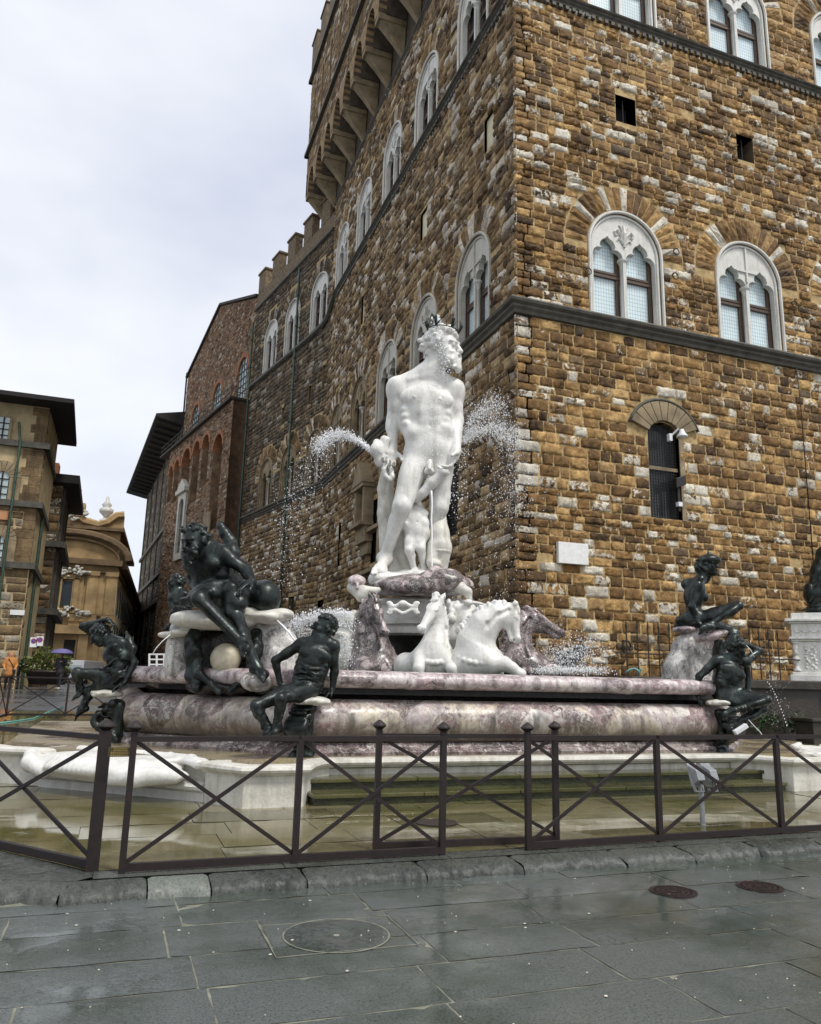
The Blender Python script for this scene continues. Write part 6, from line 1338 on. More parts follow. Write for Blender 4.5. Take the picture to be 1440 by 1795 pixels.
def mk_pedestal():
    t=thing('marble_pedestal_group','carved white and purple marble pedestal and chariot that carries the colossal statue','pedestal',(5.9,15.2,1.2))
    c=np.array([5.95,15.35]); 
    def zz(px,py,dep=14.9): return picker(dep)(px,py)[2]
    zt=zz(720,1045); zb=zz(720,1086); zs=zz(720,1098); z0=1.0
    m=MB(); r=1.1
    m.lathe((*c,0),[(0,zt+.02),(r+.10,zt+.02),(r+.13,zt-.02),(r+.10,zt-.07),(r+.0,zt-.09),(r,zb+.10),(r+.05,zb+.06),(r+.12,zb+.02),(r+.12,zb-.04),(r+.02,zb-.06),(r+.02,zs+.04),(r+.18,zs+.02),(r+.18,zs-.10),(r+.05,zs-.14)],32)
    m.build('drum',MAT['marble'],t,auto=35)
    m=MB(); m.lathe((*c,0),[(r+.02,zs-.13),(r-.15,zs-.3),(r-.1,z0)],24); m.build('dark_base',MAT['wetdark'],t,smooth=True)
    # relief panel
    P=picker(14.25)
    S=Sc(.016)
    for v in(-1,1):
        pts=[P(707+x,1066+v*(6+3.2*math.cos(x/24*math.pi*1.5)),.0) for x in np.linspace(-24,24,19)]; S.chain(pts,[.034]*19,.012)
        for q in(-1,1): S.chain([P(707+q*(24-4*math.sin(a)),1066+v*(6-3.5*math.cos(a)),.0) for a in np.linspace(0,4,8)],[.03]*8,.01)
    for q in(-1,1):
        S.chain([P(707+q*24,1058),P(707+q*20,1066),P(707+q*24,1075)],[.03,.03,.03],.01)
    S.ell(P(707,1058),(.08,.05,.06),None,.02); S.mesh('strapwork_relief',MAT['marble'],t)
    # chariot rim of dark marble with shells and mask
    P=picker(15.3); S=Sc(.024)
    S.ell(P(738,1030,.0),(1.02,.85,.22),(RT,FWH,UP),.1,nz=(.05,6)); S.ell(P(775,1017,-.55),(.42,.3,.24),(RT,FWH,UP),.1,nz=(.05,10)); S.ell(P(764,1004,-.6),(.13,.13,.14),None,.05); S.ell(P(805,1027,-.35),(.25,.25,.16),None,.1,nz=(.05,10)); S.ell(P(725,1030,-.6),(.5,.3,.14),(RT,FWH,UP),.1,nz=(.03,9))
    S.mesh('chariot_rim',MAT['purple'],t)
    S=Sc(.02); P=picker(14.9)
    S2=Sc(.014); S2.ell(P(626,1022,.0),(.17,.18,.16),None,.05,nz=(.02,24)); S2.ell(P(622,1026,-.14),.04,None,.02,True); S2.ell(P(632,1026,-.14),.04,None,.02,True); S2.cap(P(627,1024,-.17),P(627,1031,-.2),.025,.03,.02); S2.mesh('mask',MAT['pink'],t)
    for i in range(7): a=i/6.; S.chain([P(618,1030,0),P(640-6*a,1036+10*a,-.1),P(664-14*a,1034+12*a,-.1)],[.09,.10,.05],.03)
    S.mesh('shell_prow',MAT['marble_old'],t)
    S=Sc(.02); S.chain([P(806,1030,-.2),P(820,1038,-.25),P(824,1050,-.25)],[.12,.09,.05],.05,nz=(.02,12)); S.mesh('shell_stern',MAT['marble_old'],t)
    # carved wheel masses left and right
    S=Sc(.022); P=picker(14.6); rn=np.random.RandomState(4)
    S.ell(P(614,1088,.3),(.36,.4,.2),(RT,FWH,UP),.08,nz=(.04,9)); S.ell(P(600,1100,.3),(.2,.3,.28),None,.08,nz=(.04,9))
    for i in range(22): p=P(rn.uniform(585,645),rn.uniform(1076,1112),rn.uniform(0,.2)); S.ell(p,(rn.uniform(.07,.16),.10,rn.uniform(.05,.08)),(RT,FWH,UP),.03)
    for i in range(5): S.chain([P(590+4*i,1112+11*i,.1),P(608+2*i,1118+11*i,.0),P(622,1114+12*i,.1)],[.09,.10,.08],.03)
    S.ell(P(606,1150,.25),(.3,.3,.5),None,.1); S.mesh('left_wheel_carving',MAT['marble_old'],t)
    S=Sc(.022)
    S.ell(P(810,1086,.2),(.3,.4,.36),None,.1,nz=(.05,9)); S.ell(P(797,1112,.1),(.24,.25,.28),None,.08,nz=(.04,9)); S.ell(P(815,1130,.2),(.25,.3,.4),None,.1,nz=(.05,8))
    for i in range(26): p=P(rn.uniform(785,835),rn.uniform(1056,1130),rn.uniform(-.15,.1)); S.ell(p,(rn.uniform(.05,.12),.08,rn.uniform(.05,.1)),(RT,FWH,UP),.025)
    S.ell(P(787,1108,-.25),(.07,.06,.07),None,.03,True); S.ell(P(803,1107,-.25),(.06,.06,.07),None,.03,True); S.mesh('right_wheel_carving',MAT['marble'],t)
mk_pedestal()
# ------------------------------------------------ railings and street furniture
def ballcap(m,p,r=.062):
    m.lathe(p,[(.02,-.02),(.024,.0),(r*.55,.008),(r*.92,.03),(r*.9,.040),(r*.6,.060),(r*.2,.082),(.001,.086)],14)
def rail_panel(label,pts,caps,zb=.1,zt=1.06,thick=(),group='brown iron railing panels round the fountain',name='iron_railing',grp=True):
    """pts: post positions (x,y); crossed braces between neighbours"""
    t=thing(name,label,'railing',(*pts[0],zb),group=group)
    for i,p in enumerate(pts):
        w=.095 if i in thick else .049; m=MB(); top=zt+.02+(.035 if i in caps else -.03)
        m.box((p[0]-w/2,p[1]-w/2,zb-.02),(p[0]+w/2,p[1]+w/2,top)); 
        if i in caps: ballcap(m,(p[0],p[1],top),.085 if i in thick else .068)
        m.build('post',MAT['fence'],t)
    a,b=np.array([*pts[0],0.]),np.array([*pts[-1],0.])
    for z,h,w in((zt,.040,.055),(zb+.035,.055,.045)):
        m=MB(); 
        for i in range(len(pts)-1):
            p=np.array([*pts[i],z]);q=np.array([*pts[i+1],z]); d=nrm(q-p); m.bar(p+d*.018,q-d*.018,w,h)
        m.build('rail',MAT['fence'],t)
    for i in range(len(pts)-1):
        p=np.array([*pts[i],0.]);q=np.array([*pts[i+1],0.]); d=nrm(q-p)
        for s_ in(0,1):
            m=MB(); z0,z1=(zb+.07,zt-.02) if s_ else (zt-.02,zb+.07); off=np.cross(d,UP)*(.008 if s_ else -.008)
            m.bar(p+d*.02+UP*z0+off,q-d*.02+UP*z1+off,.018,.030); m.build('brace',MAT['fence'],t)
    return t
rail_panel('front railing panel left of centre, with crossed braces and two round capped end posts',[(.16,6.61),(1.47,6.63),(2.75,6.63)],(0,2))
rail_panel('railing panel set slightly behind its neighbours in the middle of the front',[(2.25,6.93),(4.00,6.85)],(0,1))
rail_panel('front railing panel right of centre, running out past the twin floodlight',[(3.58,6.62),(5.03,6.67),(6.58,6.72),(8.1,6.74),(9.6,6.76)],(0,))
rail_panel('railing panel at the left corner turning back, with one thick capped post',[(-.05,6.76),(-1.28,8.33),(-2.4,9.8)],(0,),thick=(0,))
rail_panel('far railing panel behind the left satyr, seen across the wet paving',[(-2.67,19.2),(-2.67,21.4),(-2.67,23.5),(-1.25,23.6),(.1,23.6),(1.5,23.6)],(),zb=.40,zt=1.40)
def mk_bits():
    m=MB(); m.box((-.02,6.60,.93),(.15,6.612,1.0)); o=m.build('notice_plate',MAT['brass'],None,bevel=.003)
    t=thing('notice_sign','small brown notice plate with faded gold lettering between the two corner posts','sign',(.065,6.61,.93)); o.parent=t; o.matrix_parent_inverse=Matrix.Translation(t.location).inverted(); o.name='plate'
    m=MB(); g=np.random.RandomState(3)
    for r_ in range(5):
        x=.0+(.02 if r_<2 else 0); z=.988-.012*r_
        while x<.13-(.02 if r_<2 else 0): w=g.uniform(.006,.016); m.box((x,6.5955,z-.0022),(x+w,6.5985,z+.0022)); x+=w+.004
    m.build('lettering',MAT['gold'],t)
    # twin floodlight on a short pole
    c=onp(1234,1470,(0,7.35,0),(0,1,0)); x,y=c[0],7.35; t=thing('twin_floodlight','grey pole with two box shaped floodlights standing behind the railing on the right','lamp',(x,y,.1))
    m=MB(); m.lathe((x,y,.08),[(.001,0),(.07,0),(.07,.012),(.028,.02),(.028,.50),(.001,.5)],14); m.build('pole',MAT['greymetal'],t,smooth=False)
    for i,(px,lab) in enumerate(((1222,'a'),(1246,'b'))):
        q=onp(px,1360,(0,y,0),(0,1,0)); m=MB(); cx,cz=q[0],q[2]
        # tapered housing tilted up
        T=lambda a,b,h: (cx+a,y-b*.8+h*.30,cz+h*.95-b*.20)
        w=.058
        vs=[T(-w,-.05,-.12),T(w,-.05,-.12),T(w,-.05,.10),T(-w,-.05,.10),T(-w*.8,.10,-.02),T(w*.8,.10,-.02),T(w*.8,.09,.085),T(-w*.8,.09,.085)]
        m.add(vs,[(4,5,6,7),(0,1,5,4),(1,2,6,5),(2,3,7,6),(3,0,4,7)]); m.add([T(-w*1.12,-.07,-.13),T(w*1.12,-.07,-.13),T(w*1.12,-.07,.115),T(-w*1.12,-.07,.115),T(-w*1.12,-.05,-.13),T(w*1.12,-.05,-.13),T(w*1.12,-.05,.115),T(-w*1.12,-.05,.115)],[(0,1,5,4),(1,2,6,5),(2,3,7,6),(3,0,4,7),(4,5,6,7)])
        h=m.build('lamp_housing',MAT['greymetal'],t,bevel=.006)
        m=MB(); m.add([T(-w,-.062,-.115),T(w,-.062,-.115),T(w,-.062,.10),T(-w,-.062,.10)],[(0,1,2,3)]); m.build('lens',MAT['glass_dk'],h)
        m=MB(); 
        for sg in(-1,1): m.bar(T(sg*w*1.2,-.03,-.02),T(sg*w*.9,-.02,-.17),.006,.03)
        m.bar(T(-w,-.02,-.17),T(w,-.02,-.17),.03,.008); m.build('yoke',MAT['greymetal'],h)
    m=MB(); m.tube([(x-.05,y-.05,.55),(x-.02,y-.12,.50),(x+.05,y-.12,.49),(x+.1,y-.08,.53),(x+.12,y,.58)],.007,6); m.build('cable',MAT['iron'],t,smooth=True)
    # covers in the street
    def cover(name,lab,x,y,z,r,mat,ring=True,sp=0):
        t=thing(name,lab,'cover',(x,y,z)); m=MB(); m.lathe((x,y,z),[(r*1.06,-.01),(r*1.06,.004),(r*.98,.005),(r*.965,.001)],40); m.build('frame',mat,t)
        m=MB(); m.lathe((x,y,z),[(r*.96,.002),(.001,.002)],40)
        if sp:
            for k in range(3):
                for j in range(16+6*k): a=2*math.pi*j/(16+6*k); rr=r*(.35+.22*k); m.box((x+rr*math.cos(a)-.006,y+rr*math.sin(a)-.006,z+.002),(x+rr*math.cos(a)+.006,y+rr*math.sin(a)+.006,z+.0055))
            m.lathe((x,y,z),[(r*.27,.002),(r*.27,.006),(r*.23,.006),(r*.23,.002)],20); m.lathe((x,y,z),[(r*.9,.002),(r*.9,.006),(r*.87,.006),(r*.87,.002)],30)
        m.build('lid',mat,t)
    cover('manhole_cover','patterned round iron cover in the street, nearer the middle of the picture',4.19,5.42,.004,.17,MAT['castiron'],sp=1)
    cover('manhole_cover','patterned round iron cover in the street, nearer the right edge',4.98,5.36,.004,.17,MAT['castiron'],sp=1)
    c=onz(765,1443,.1); cover('drain_cover','flat dark round drain cover in the brown paving inside the railing',c[0],c[1],.107,.21,MAT['castiron'])
    c=onz(590,1640,.0); x,y=c[0],c[1]; t=thing('stone_access_cover','large round stone cover with a pale ring set in the street slabs','cover',(x,y,0))
    m=MB(); m.lathe((x,y,.001),[(.332,.001),(.332,.0035),(.322,.0035),(.322,.001)],48); [m.bar((x+a*.43,y+b*.30,.0032),(x+c_*.43,y+d*.30,.0030),.005,.003) for a,b,c_,d in((-1,-1,1,-1),(1,-1,1,1),(1,1,-1,1),(-1,1,-1,-1))]; m.build('ring',MAT['joint'],t)
    m=MB(); m.lathe((x,y,.0045),[(.321,-.001),(.316,.0),(.14,.0),(.11,-.003),(.05,-.0035),(.001,-.0036)],48,col=(-.12,0,0,1)); m.build('lid',MAT['street'],t,smooth=True)
    m=MB(); m.lathe((x,y,-.004),[(.02,.0),(.02,.006),(.001,.008)],10); m.build('plug',MAT['kerbpale'],t)
    # litter specks on the street
    g=np.random.RandomState(6)
    m=MB()
    for i in range(170):
        x,y=g.uniform(-1.0,6.5),g.uniform(2.6,6.3); r=g.choice([.004,.006,.011],p=[.6,.3,.1]); a=g.rand()*6; m.lathe((x,y,.005),[(r,0),(r*.7,.003),(.001,.004)],6,sx=1,sy=g.uniform(.5,1))
    o=m.build('litter',MAT['pale'],None); tag(o,'tiny pale crumbs and leaves scattered over the wet street','litter',kind='stuff')
mk_bits()
def mk_terrace():
    t=thing('dark_terrace_wall','dark damp stone terrace wall with a projecting coping at the right edge','wall',(17,17.5,0))
    m=MB(); m.box((16.1,17.6,-.1),(30,21,1.55)); m.build('wall',MAT['terrace'],t); m=MB(); m.box((12.5,17.45,1.55),(30,21.2,1.80)); m.build('coping',MAT['terrace'],t,bevel=.03)
    m=MB(); m.box((12.6,17.7,.0),(16.1,21,1.56)); m.build('wall',MAT['terrace'],t)
    t=thing('spiked_railing','black iron railing of tall spiked bars in front of the stone palace','railing',(15.5,17.8,1.8))
    m=MB(); 
    for z in(2.4,): m.bar((12.3,17.85,z),(18.6,17.85,z),.03,.035)
    m.build('rail',MAT['iron'],t)
    x=12.65; g=np.random.RandomState(1)
    while x<17.9:
        m=MB(); m.tube([(x,17.85,1.78),(x,17.85,3.08),],.018,5); m.tube([(x,17.85,3.05),(x,17.85,3.12),(x,17.85,3.28)],[.018,.032,.003],5); m.build('bar',MAT['iron'],t); x+=.345
    # white pedestal
    P=lambda px,py: onp(px,py,(0,18.0,0),(0,1,0)); x0=P(1394,1150)[0]; zb=1.80; zt=P(1394,1075)[2]; 
    t=thing('white_marble_pedestal','tall carved white marble pedestal cut off by the right edge','pedestal',(x0+.9,18.6,zb)); m=MB(); w=1.9
    C0=np.array([x0,18.0]); an=math.radians(44); ex=np.array([math.cos(an),-math.sin(an)]); ey=np.array([math.sin(an),math.cos(an)])
    TT=lambda x,y,z: (*(C0+ex*x+ey*y),z)
    def st(o,a,b): m.box((-o,-o,a),(w+o,w+o,b),TT)
    H=zt-zb; st(.16,zb,zb+.09*H); st(.10,zb+.09*H,zb+.13*H); st(.0,zb+.13*H,zb+.58*H); st(.06,zb+.58*H,zb+.61*H); st(.12,zb+.61*H,zb+.645*H); st(.04,zb+.645*H,zb+.84*H); st(.10,zb+.84*H,zb+.87*H); st(.2,zb+.87*H,zb+.91*H); st(.02,zb+.91*H,zt)
    m.build('body',MAT['marble'],t,bevel=.015)
    m=MB(); z0=zb+.14*H; h=.43*H
    m.lathe(TT(.04,.0,z0),[(.001,0),(.10,0),(.10,.06*h),(.06,.12*h),(.05,.2*h),(.09,.34*h),(.10,.42*h),(.05,.52*h),(.05,.56*h),(.085,.6*h),(.06,.68*h),(.09,.85*h),(.06,.93*h),(.1,.97*h),(.1,h),(.001,h)],14); m.build('baluster',MAT['marble'],t,smooth=True)
    S=Sc(.014); c=np.array(TT(.95,-.01,z0+h*.5)); EX=np.array([*ex,0])
    S.chain([c+EX*.28*math.cos(a)+UP*.34*h*math.sin(a) for a in np.linspace(0,6.29,17)],[.03]*17,.01)
    for i in range(26): a=i*.9; S.ell(c+EX*(-.52+.13*math.sin(i*2.3))+UP*(i/26-.5)*h*.85,(.05,.035,.045),None,.02)
    for i in range(8): q=np.array(TT(.12+.22*i,-.05,zb+.75*H)); S.chain([q+EX*.1*math.cos(a)-UP*.08*abs(math.sin(a)) for a in np.linspace(0,math.pi,6)],[.018]*6,.008)
    S.mesh('relief_carving',MAT['marble'],t)
    P=picker(float(np.array([x0+.9,18.6,0])@FWH)-.3); t=thing('dark_bronze_statue','dark bronze statue on the white pedestal, cut off by the right edge','statue',(x0+1.2,18.6,zt))
    S=Sc(.03); S.chain([P(1437,1068),P(1436,1040),P(1440,1005),P(1448,975),P(1456,955)],[.33,.36,.30,.27,.2],.1,nz=(.03,9)); S.ell(P(1418,1040,-.1),(.12,.25,.32),(RT,FWH,UP),.05,nz=(.01,20)); S.ell(P(1448,1070),(.7,.5,.12),(RT,FWH,UP),.08,nz=(.04,8)); S.chain([P(1424,1030,-.2),P(1440,1018,-.35),P(1455,1022,-.3)],[.08,.09,.07],.04); S.ell(P(1460,940),(.25,.25,.28),None,.06,nz=(.03,15)); S.mesh('body',MAT['bronze'],t)
    # ferns on the terrace wall
    for k,(px,py,n) in enumerate(((1340,1262,60),(1392,1268,36))):
        q=onp(px,py,(0,17.4,0),(0,1,0)); t=thing('wall_fern',['green fern clump growing on the dark terrace wall behind the right satyr','smaller fern clump growing on the dark terrace wall near the right edge'][k],'plant',q,group='ferns on the terrace wall'); g=np.random.RandomState(k+3); m=MB()
        for i in range(n*3):
            c=q+np.array([g.normal()*.30*(1 if k==0 else .6),-abs(g.normal())*.1,g.normal()*.16]); d=nrm(g.normal(size=3)+np.array([0,-.4,-.2])); s_=perp(g.normal(size=3),d)*.03; m.add([c,c+d*.06+s_,c+d*.15,c+d*.06-s_],[(0,1,2,3)])
        m.build('leaves',MAT['leaf_dk'],t)
    m=MB(); q=onp(1430,1262,(0,16.4,0),(0,1,0)); 
    m.box((q[0]-.2,16.3,q[2]-.9),(q[0]+.6,16.9,q[2]-.05)); m.box((q[0]-.28,16.22,q[2]-.05),(q[0]+.68,16.98,q[2]+.04)); o=m.build('stone_post',MAT['terrace'],None,bevel=.02); tag(o,'low dark stone post beside the terrace wall at the right edge','post')
mk_terrace()
# ------------------------------------------------ water jets, spray and foam
def m_spray():
    m,t,b=newmat('spray'); setv(b,Roughness=.15,IOR=1.33); b.inputs['Base Color'].default_value=(.93,.94,.95,1); b.inputs['Transmission Weight'].default_value=.0; return m
MAT['spray']=m_spray()
OV=np.array([(1,0,0),(-1,0,0),(0,1,0),(0,-1,0),(0,0,1),(0,0,-1)],float); OF=np.array([(0,2,4),(2,1,4),(1,3,4),(3,0,4),(2,0,5),(1,2,5),(3,1,5),(0,3,5)])
def drops(name,label,pts,rad,st=None):
    pts=np.array(pts); n=len(pts); rad=np.array(rad); g=np.random.RandomState(n)
    sc_=rad[:,None,None]*np.ones((n,1,3)); sc_[:,0,2]*=g.uniform(.8,1.7,n)
    V=(pts[:,None,:]+OV[None]*sc_).reshape(-1,3); Fc=(OF[None]+6*np.arange(n)[:,None,None]).reshape(-1,3)
    me=bpy.data.meshes.new(name); me.vertices.add(len(V)); me.vertices.foreach_set('co',V.astype(np.float32).ravel()); me.loops.add(len(Fc)*3); me.loops.foreach_set('vertex_index',Fc.astype(np.int32).ravel()); me.polygons.add(len(Fc)); me.polygons.foreach_set('loop_start',np.arange(0,len(Fc)*3,3,dtype=np.int32)); me.polygons.foreach_set('loop_total',np.full(len(Fc),3,np.int32)); me.polygons.foreach_set('use_smooth',np.ones(len(Fc),bool)); me.update(calc_edges=True)
    o=link(name,me,MAT['spray']); tag(o,label,'water',kind='stuff'); return o
def mk_water():
    g=np.random.RandomState(12)
    def along(path,n,w0,w1,r0,r1,dep,bias=1.,rp=2.2,zs=1.):
        n=int(n*2.4); r0*=.62; rp=3.6
        P=picker(dep); path=np.array(path,float); seg=np.linalg.norm(np.diff(path,axis=0),axis=1); cs=np.concatenate([[0],np.cumsum(seg)])/seg.sum()
        out=[];rr=[]
        for i in range(n):
            u=g.rand()**bias; x=np.interp(u,cs,path[:,0]); y=np.interp(u,cs,path[:,1]); w=w0+(w1-w0)*u; out.append(P(x+g.normal()*w,y+g.normal()*w*zs,g.normal()*w*.008)); rr.append(r0+(r1-r0)*g.rand()**rp)
        return out,rr
    def both(*ls):
        a=[];b=[]
        for p,r in ls: a+=p; b+=r
        return a,b
    a=both(along([(665,804),(650,790),(632,775),(612,765),(596,761),(582,763),(570,772),(556,786)],2300,.8,7.5,.005,.017,16,1.,2.),
      along([(665,804),(650,790),(632,775),(612,766)],450,.8,2.6,.008,.018,16),
      along([(590,765),(566,782),(545,810),(520,860),(505,920),(495,985),(490,1040)],520,9,22,.005,.014,15.6,1.,2.5),
      along([(600,765),(560,800),(540,860),(530,930)],260,12,30,.005,.013,15.6))
    m=MB(); P=picker(16.); g3=np.random.RandomState(5); m.tube([P(x,y) for x,y in((665,805),(657,797),(649,789),(640,781),(630,774),(619,768))],[.022,.03,.034,.034,.028,.01],6); o=m.build('left_jet_core',MAT['spray'],smooth=True); tag(o,'solid white start of the water jet leaving the conch of the marble giant','water',kind='stuff')
    drops('left_water_jet','arc of white water spraying left from the conch of the marble giant',*a)
    a=both(along([(812,775),(835,757),(860,748),(885,758),(905,778)],1300,3,13,.005,.017,16.2),along([(815,770),(828,738),(846,716),(864,706),(882,716)],1000,3,13,.005,.016,16.2),
      along([(840,720),(870,735),(895,780),(905,840),(900,900)],900,13,22,.005,.014,16.2),along([(880,780),(885,880),(870,990),(850,1060)],420,22,42,.005,.013,15.8),along([(815,780),(810,830),(800,900)],260,8,18,.005,.017,16.))
    drops('right_water_spray','cloud of white droplets spraying right beside the hip of the marble giant',*a)
    a=both(along([(768,592),(767,575),(766,558)],420,6,2.2,.012,.035,15.9),along([(770,585),(776,610),(782,640),(776,660)],260,6,6,.007,.018,15.75),along([(776,655),(770,690),(760,760),(757,830)],220,9,11,.006,.016,15.7))
    drops('crown_water','white water bubbling from the crown and running down the beard of the marble giant',*a)
    m=MB(); P=picker(15.5); g2=np.random.RandomState(2); m.tube([P(757.2+math.sin(i)*.5,1003-i*8.4) for i in range(18)],[.016+.006*g2.rand() for i in range(18)],6); o=m.build('thin_vertical_jet',MAT['spray'],smooth=True); tag(o,'thin vertical jet of water rising in front of the legs of the marble giant','water',kind='stuff')
    a=both(along([(612,1078),(590,1076),(560,1080),(525,1090),(500,1102)],1800,4,8,.004,.013,12.6),along([(605,1088),(585,1100),(545,1108),(515,1108)],900,9,11,.004,.012,12.8),along([(615,1085),(608,1120),(606,1165)],450,7,9,.004,.013,13))
    drops('left_splash','band of white splashing water behind the middle satyr',*a)
    a=both(along([(960,1160),(1000,1150),(1040,1140)],1500,20,22,.004,.014,14.6,zs=.8),along([(940,1176),(1000,1174),(1060,1176)],1100,12,12,.004,.013,13.5,zs=.3),along([(840,1090),(900,1110),(960,1130)],400,30,30,.004,.012,15))
    drops('right_splash','fine spray and splashes over the right end of the basin',*a)
    P=picker(11.0); m=MB(); m.tube([P(486,1088,.1),P(496,1097),P(507,1109),P(516,1121),P(522,1131)],[.014,.014,.016,.016,.012],6)
    m.tube([P(298,1113,.0),P(285,1124),P(274,1136),P(267,1148)],[.006]*4,5)
    P=picker(12.6); m.tube([P(1309,1131),P(1317,1140),P(1323,1152)],.005,5); m.tube([P(1313,1262,-.2),P(1322,1272,-.2),P(1333,1283,-.2),P(1342,1296,-.2)],.006,5); o=m.build('thin_streams',MAT['spray'],smooth=True); tag(o,'thin threads of water falling from the bronze figures into the basin','water',kind='stuff')
    pts=[];rr=[]; P=picker(13.6)
    for i in range(16): u=i/15; pts.append(P(1346+34*u**.85,1196+76*u**1.15)); rr.append(.012)
    for i in range(60): pts.append(P(1345+g.uniform(-5,40),1195+g.uniform(0,80))); rr.append(.005)
    drops('dripping_arc','dotted arc of falling drops in front of the dark terrace wall',pts,rr)
mk_water()
# ------------------------------------------------ people and things on the far left of the square
MAT['coat_orange']=simple('orange_coat',(.48,.20,.05),.7,0,20,.15); MAT['coat_dark']=simple('dark_coat',(.02,.02,.024),.7,0,20,.3); MAT['jeans']=simple('jeans',(.04,.07,.13),.8,0,30,.2)
MAT['umb_purple']=simple('purple_umbrella',(.14,.12,.30),.55,0,6,.15); MAT['umb_dark']=simple('dark_umbrella',(.02,.022,.03),.5); MAT['skin']=simple('skin',(.45,.27,.19),.5); MAT['shoe']=simple('pale_shoes',(.6,.6,.58),.5); MAT['teal']=simple('teal_hose',(.12,.33,.30),.5)
def person(label,px,pyf,dep,h,coat,legs,hood=False,umb=None,shoe=None,face=None,long=.48,bag=False,step=.12):
    P=picker(dep); b=P(px,pyf); s=h/1.75; t=thing('person',label,'person',b,group=None); f=nrm(face if face is not None else -FWH); sd=perp(RT,f); 
    Q=lambda x,y,z: b+sd*x*s+f*y*s+UP*z*s
    S=Sc(.022)
    for q in(-1,1):
        S.cap(Q(.09*q,0,.90),Q(.10*q,step*q,.48),.095*s,.07*s,.05); S.cap(Q(.10*q,step*q,.48),Q(.10*q,step*q*1.3-.03,.08),.062*s,.042*s,.03)
    S.ell(Q(0,0,.92),(.17*s,.13*s,.13*s),(sd,f,UP),.05); lg=S.mesh('trousers',legs,t)
    S=Sc(.02)
    for q in(-1,1): S.cap(Q(.10*q,step*q*1.3-.05,.05),Q(.11*q,step*q*1.3+.13,.035),.045*s,.036*s,.02)
    S.mesh('shoes',shoe or MAT['coat_dark'],t)
    S=Sc(.02); S.ell(Q(0,0,1.28),(.20*s,.14*s,.28*s),(sd,f,UP),.06); S.cap(Q(0,0,1.2),Q(0,0,1.75-.82-long*.25),.17*s,.20*s,.08,nz=(.008,25))
    for q in(-1,1):
        S.cap(Q(.2*q,0,1.44),Q(.27*q,.0,1.17),.065*s,.055*s,.04)
        up_=umb is not None and q==1; S.cap(Q(.27*q,.0,1.17),Q(.14*q,.24,1.30) if up_ else Q(.2*q,.20,1.0),.052*s,.045*s,.03)
    if hood: S.ell(Q(0,-.02,1.62),(.125*s,.135*s,.15*s),(sd,f,UP),.05); S.ell(Q(0,.12,1.62),(.085*s,.06*s,.10*s),(sd,f,UP),.03,True)
    S.mesh('coat',coat,t)
    S=Sc(.014); head(S,Q(0,.01,1.61),f,UP,s*.98,False,1.0 if not hood else .2,True,3,.02); S.cap(Q(0,0,1.46),Q(0,0,1.56),.055*s,.05*s,.03)
    for q in(-1,1): hp=Q(.13*q,.27,1.32) if (umb is not None and q==1) else Q(.19*q,.23,.98); hand(S,hp,f+UP*.2,-UP,s,.8)
    S.mesh('head_and_hands',MAT['skin'] if hood else MAT['skin'],t)
    if not hood:
        S=Sc(.018); S.ell(Q(0,-.03,1.65),(.092*s,.10*s,.105*s),(sd,f,UP),.03,nz=(.006,60)); S.ell(Q(0,.1,1.60),(.07*s,.06*s,.09*s),(sd,f,UP),.02,True); S.mesh('hair',MAT['coat_dark'],t)
    if bag: m=MB(); m.tube([Q(-.1,.14,1.45),Q(.1,.19,1.15),Q(.2,.15,.95)],.02,5); m.box(tuple(Q(.12,.1,.78)-np.array([.12,.06,0])),tuple(Q(.12,.1,.78)+np.array([.12,.06,.2]))); m.build('bag',MAT['coat_dark'],t)
    if umb is not None:
        c=Q(*umb[0]); R=umb[2]; u=thing('umbrella',umb[3],'umbrella',c); m=MB()
        vs=[];fs=[];n=16;k=5
        for i in range(k+1):
            a=i/k*1.15
            for j in range(n): rr=R*math.sin(a)/math.sin(1.15)*(1-.05*(j%2)*(i/k)); vs.append((c[0]+rr*math.cos(2*math.pi*j/n),c[1]+rr*math.sin(2*math.pi*j/n),c[2]+R*.42*(math.cos(a)-math.cos(1.15))/(1-math.cos(1.15))))
        for i in range(k):
            for j in range(n): fs.append((i*n+j,i*n+(j+1)%n,(i+1)*n+(j+1)%n,(i+1)*n+j))
        m.add(vs,fs); o=m.build('canopy',umb[1],u,smooth=True); md=o.modifiers.new('s','SOLIDIFY'); md.thickness=.012
        m=MB(); m.tube([Q(.13,.29,1.25),c+UP*R*.45],.012,5); m.build('shaft',MAT['iron'],u)
    return t
person('person in an orange hooded raincoat walking at the far left edge of the wet square',12,1213,35.5,1.75,MAT['coat_orange'],MAT['coat_dark'],hood=True,bag=True,face=RT*.5-FWH)
person('person in a dark jacket and blue jeans walking beside the orange raincoat',24.5,1208,38.5,1.66,MAT['coat_dark'],MAT['jeans'],face=-RT*.4+FWH)
person('person in black clothes and pale shoes standing under the purple umbrella',102,1208,36.5,1.62,MAT['coat_dark'],MAT['coat_dark'],umb=((.02,.1,1.72),MAT['umb_purple'],.52,'open purple umbrella held over a person beside the bush'),shoe=MAT['shoe'])
person('person carrying a dark umbrella at the very left edge of the picture',-2,1206,41,1.7,MAT['coat_dark'],MAT['jeans'],umb=((.25,.1,1.75),MAT['umb_dark'],.55,'open dark umbrella at the very left edge above the orange hood'))
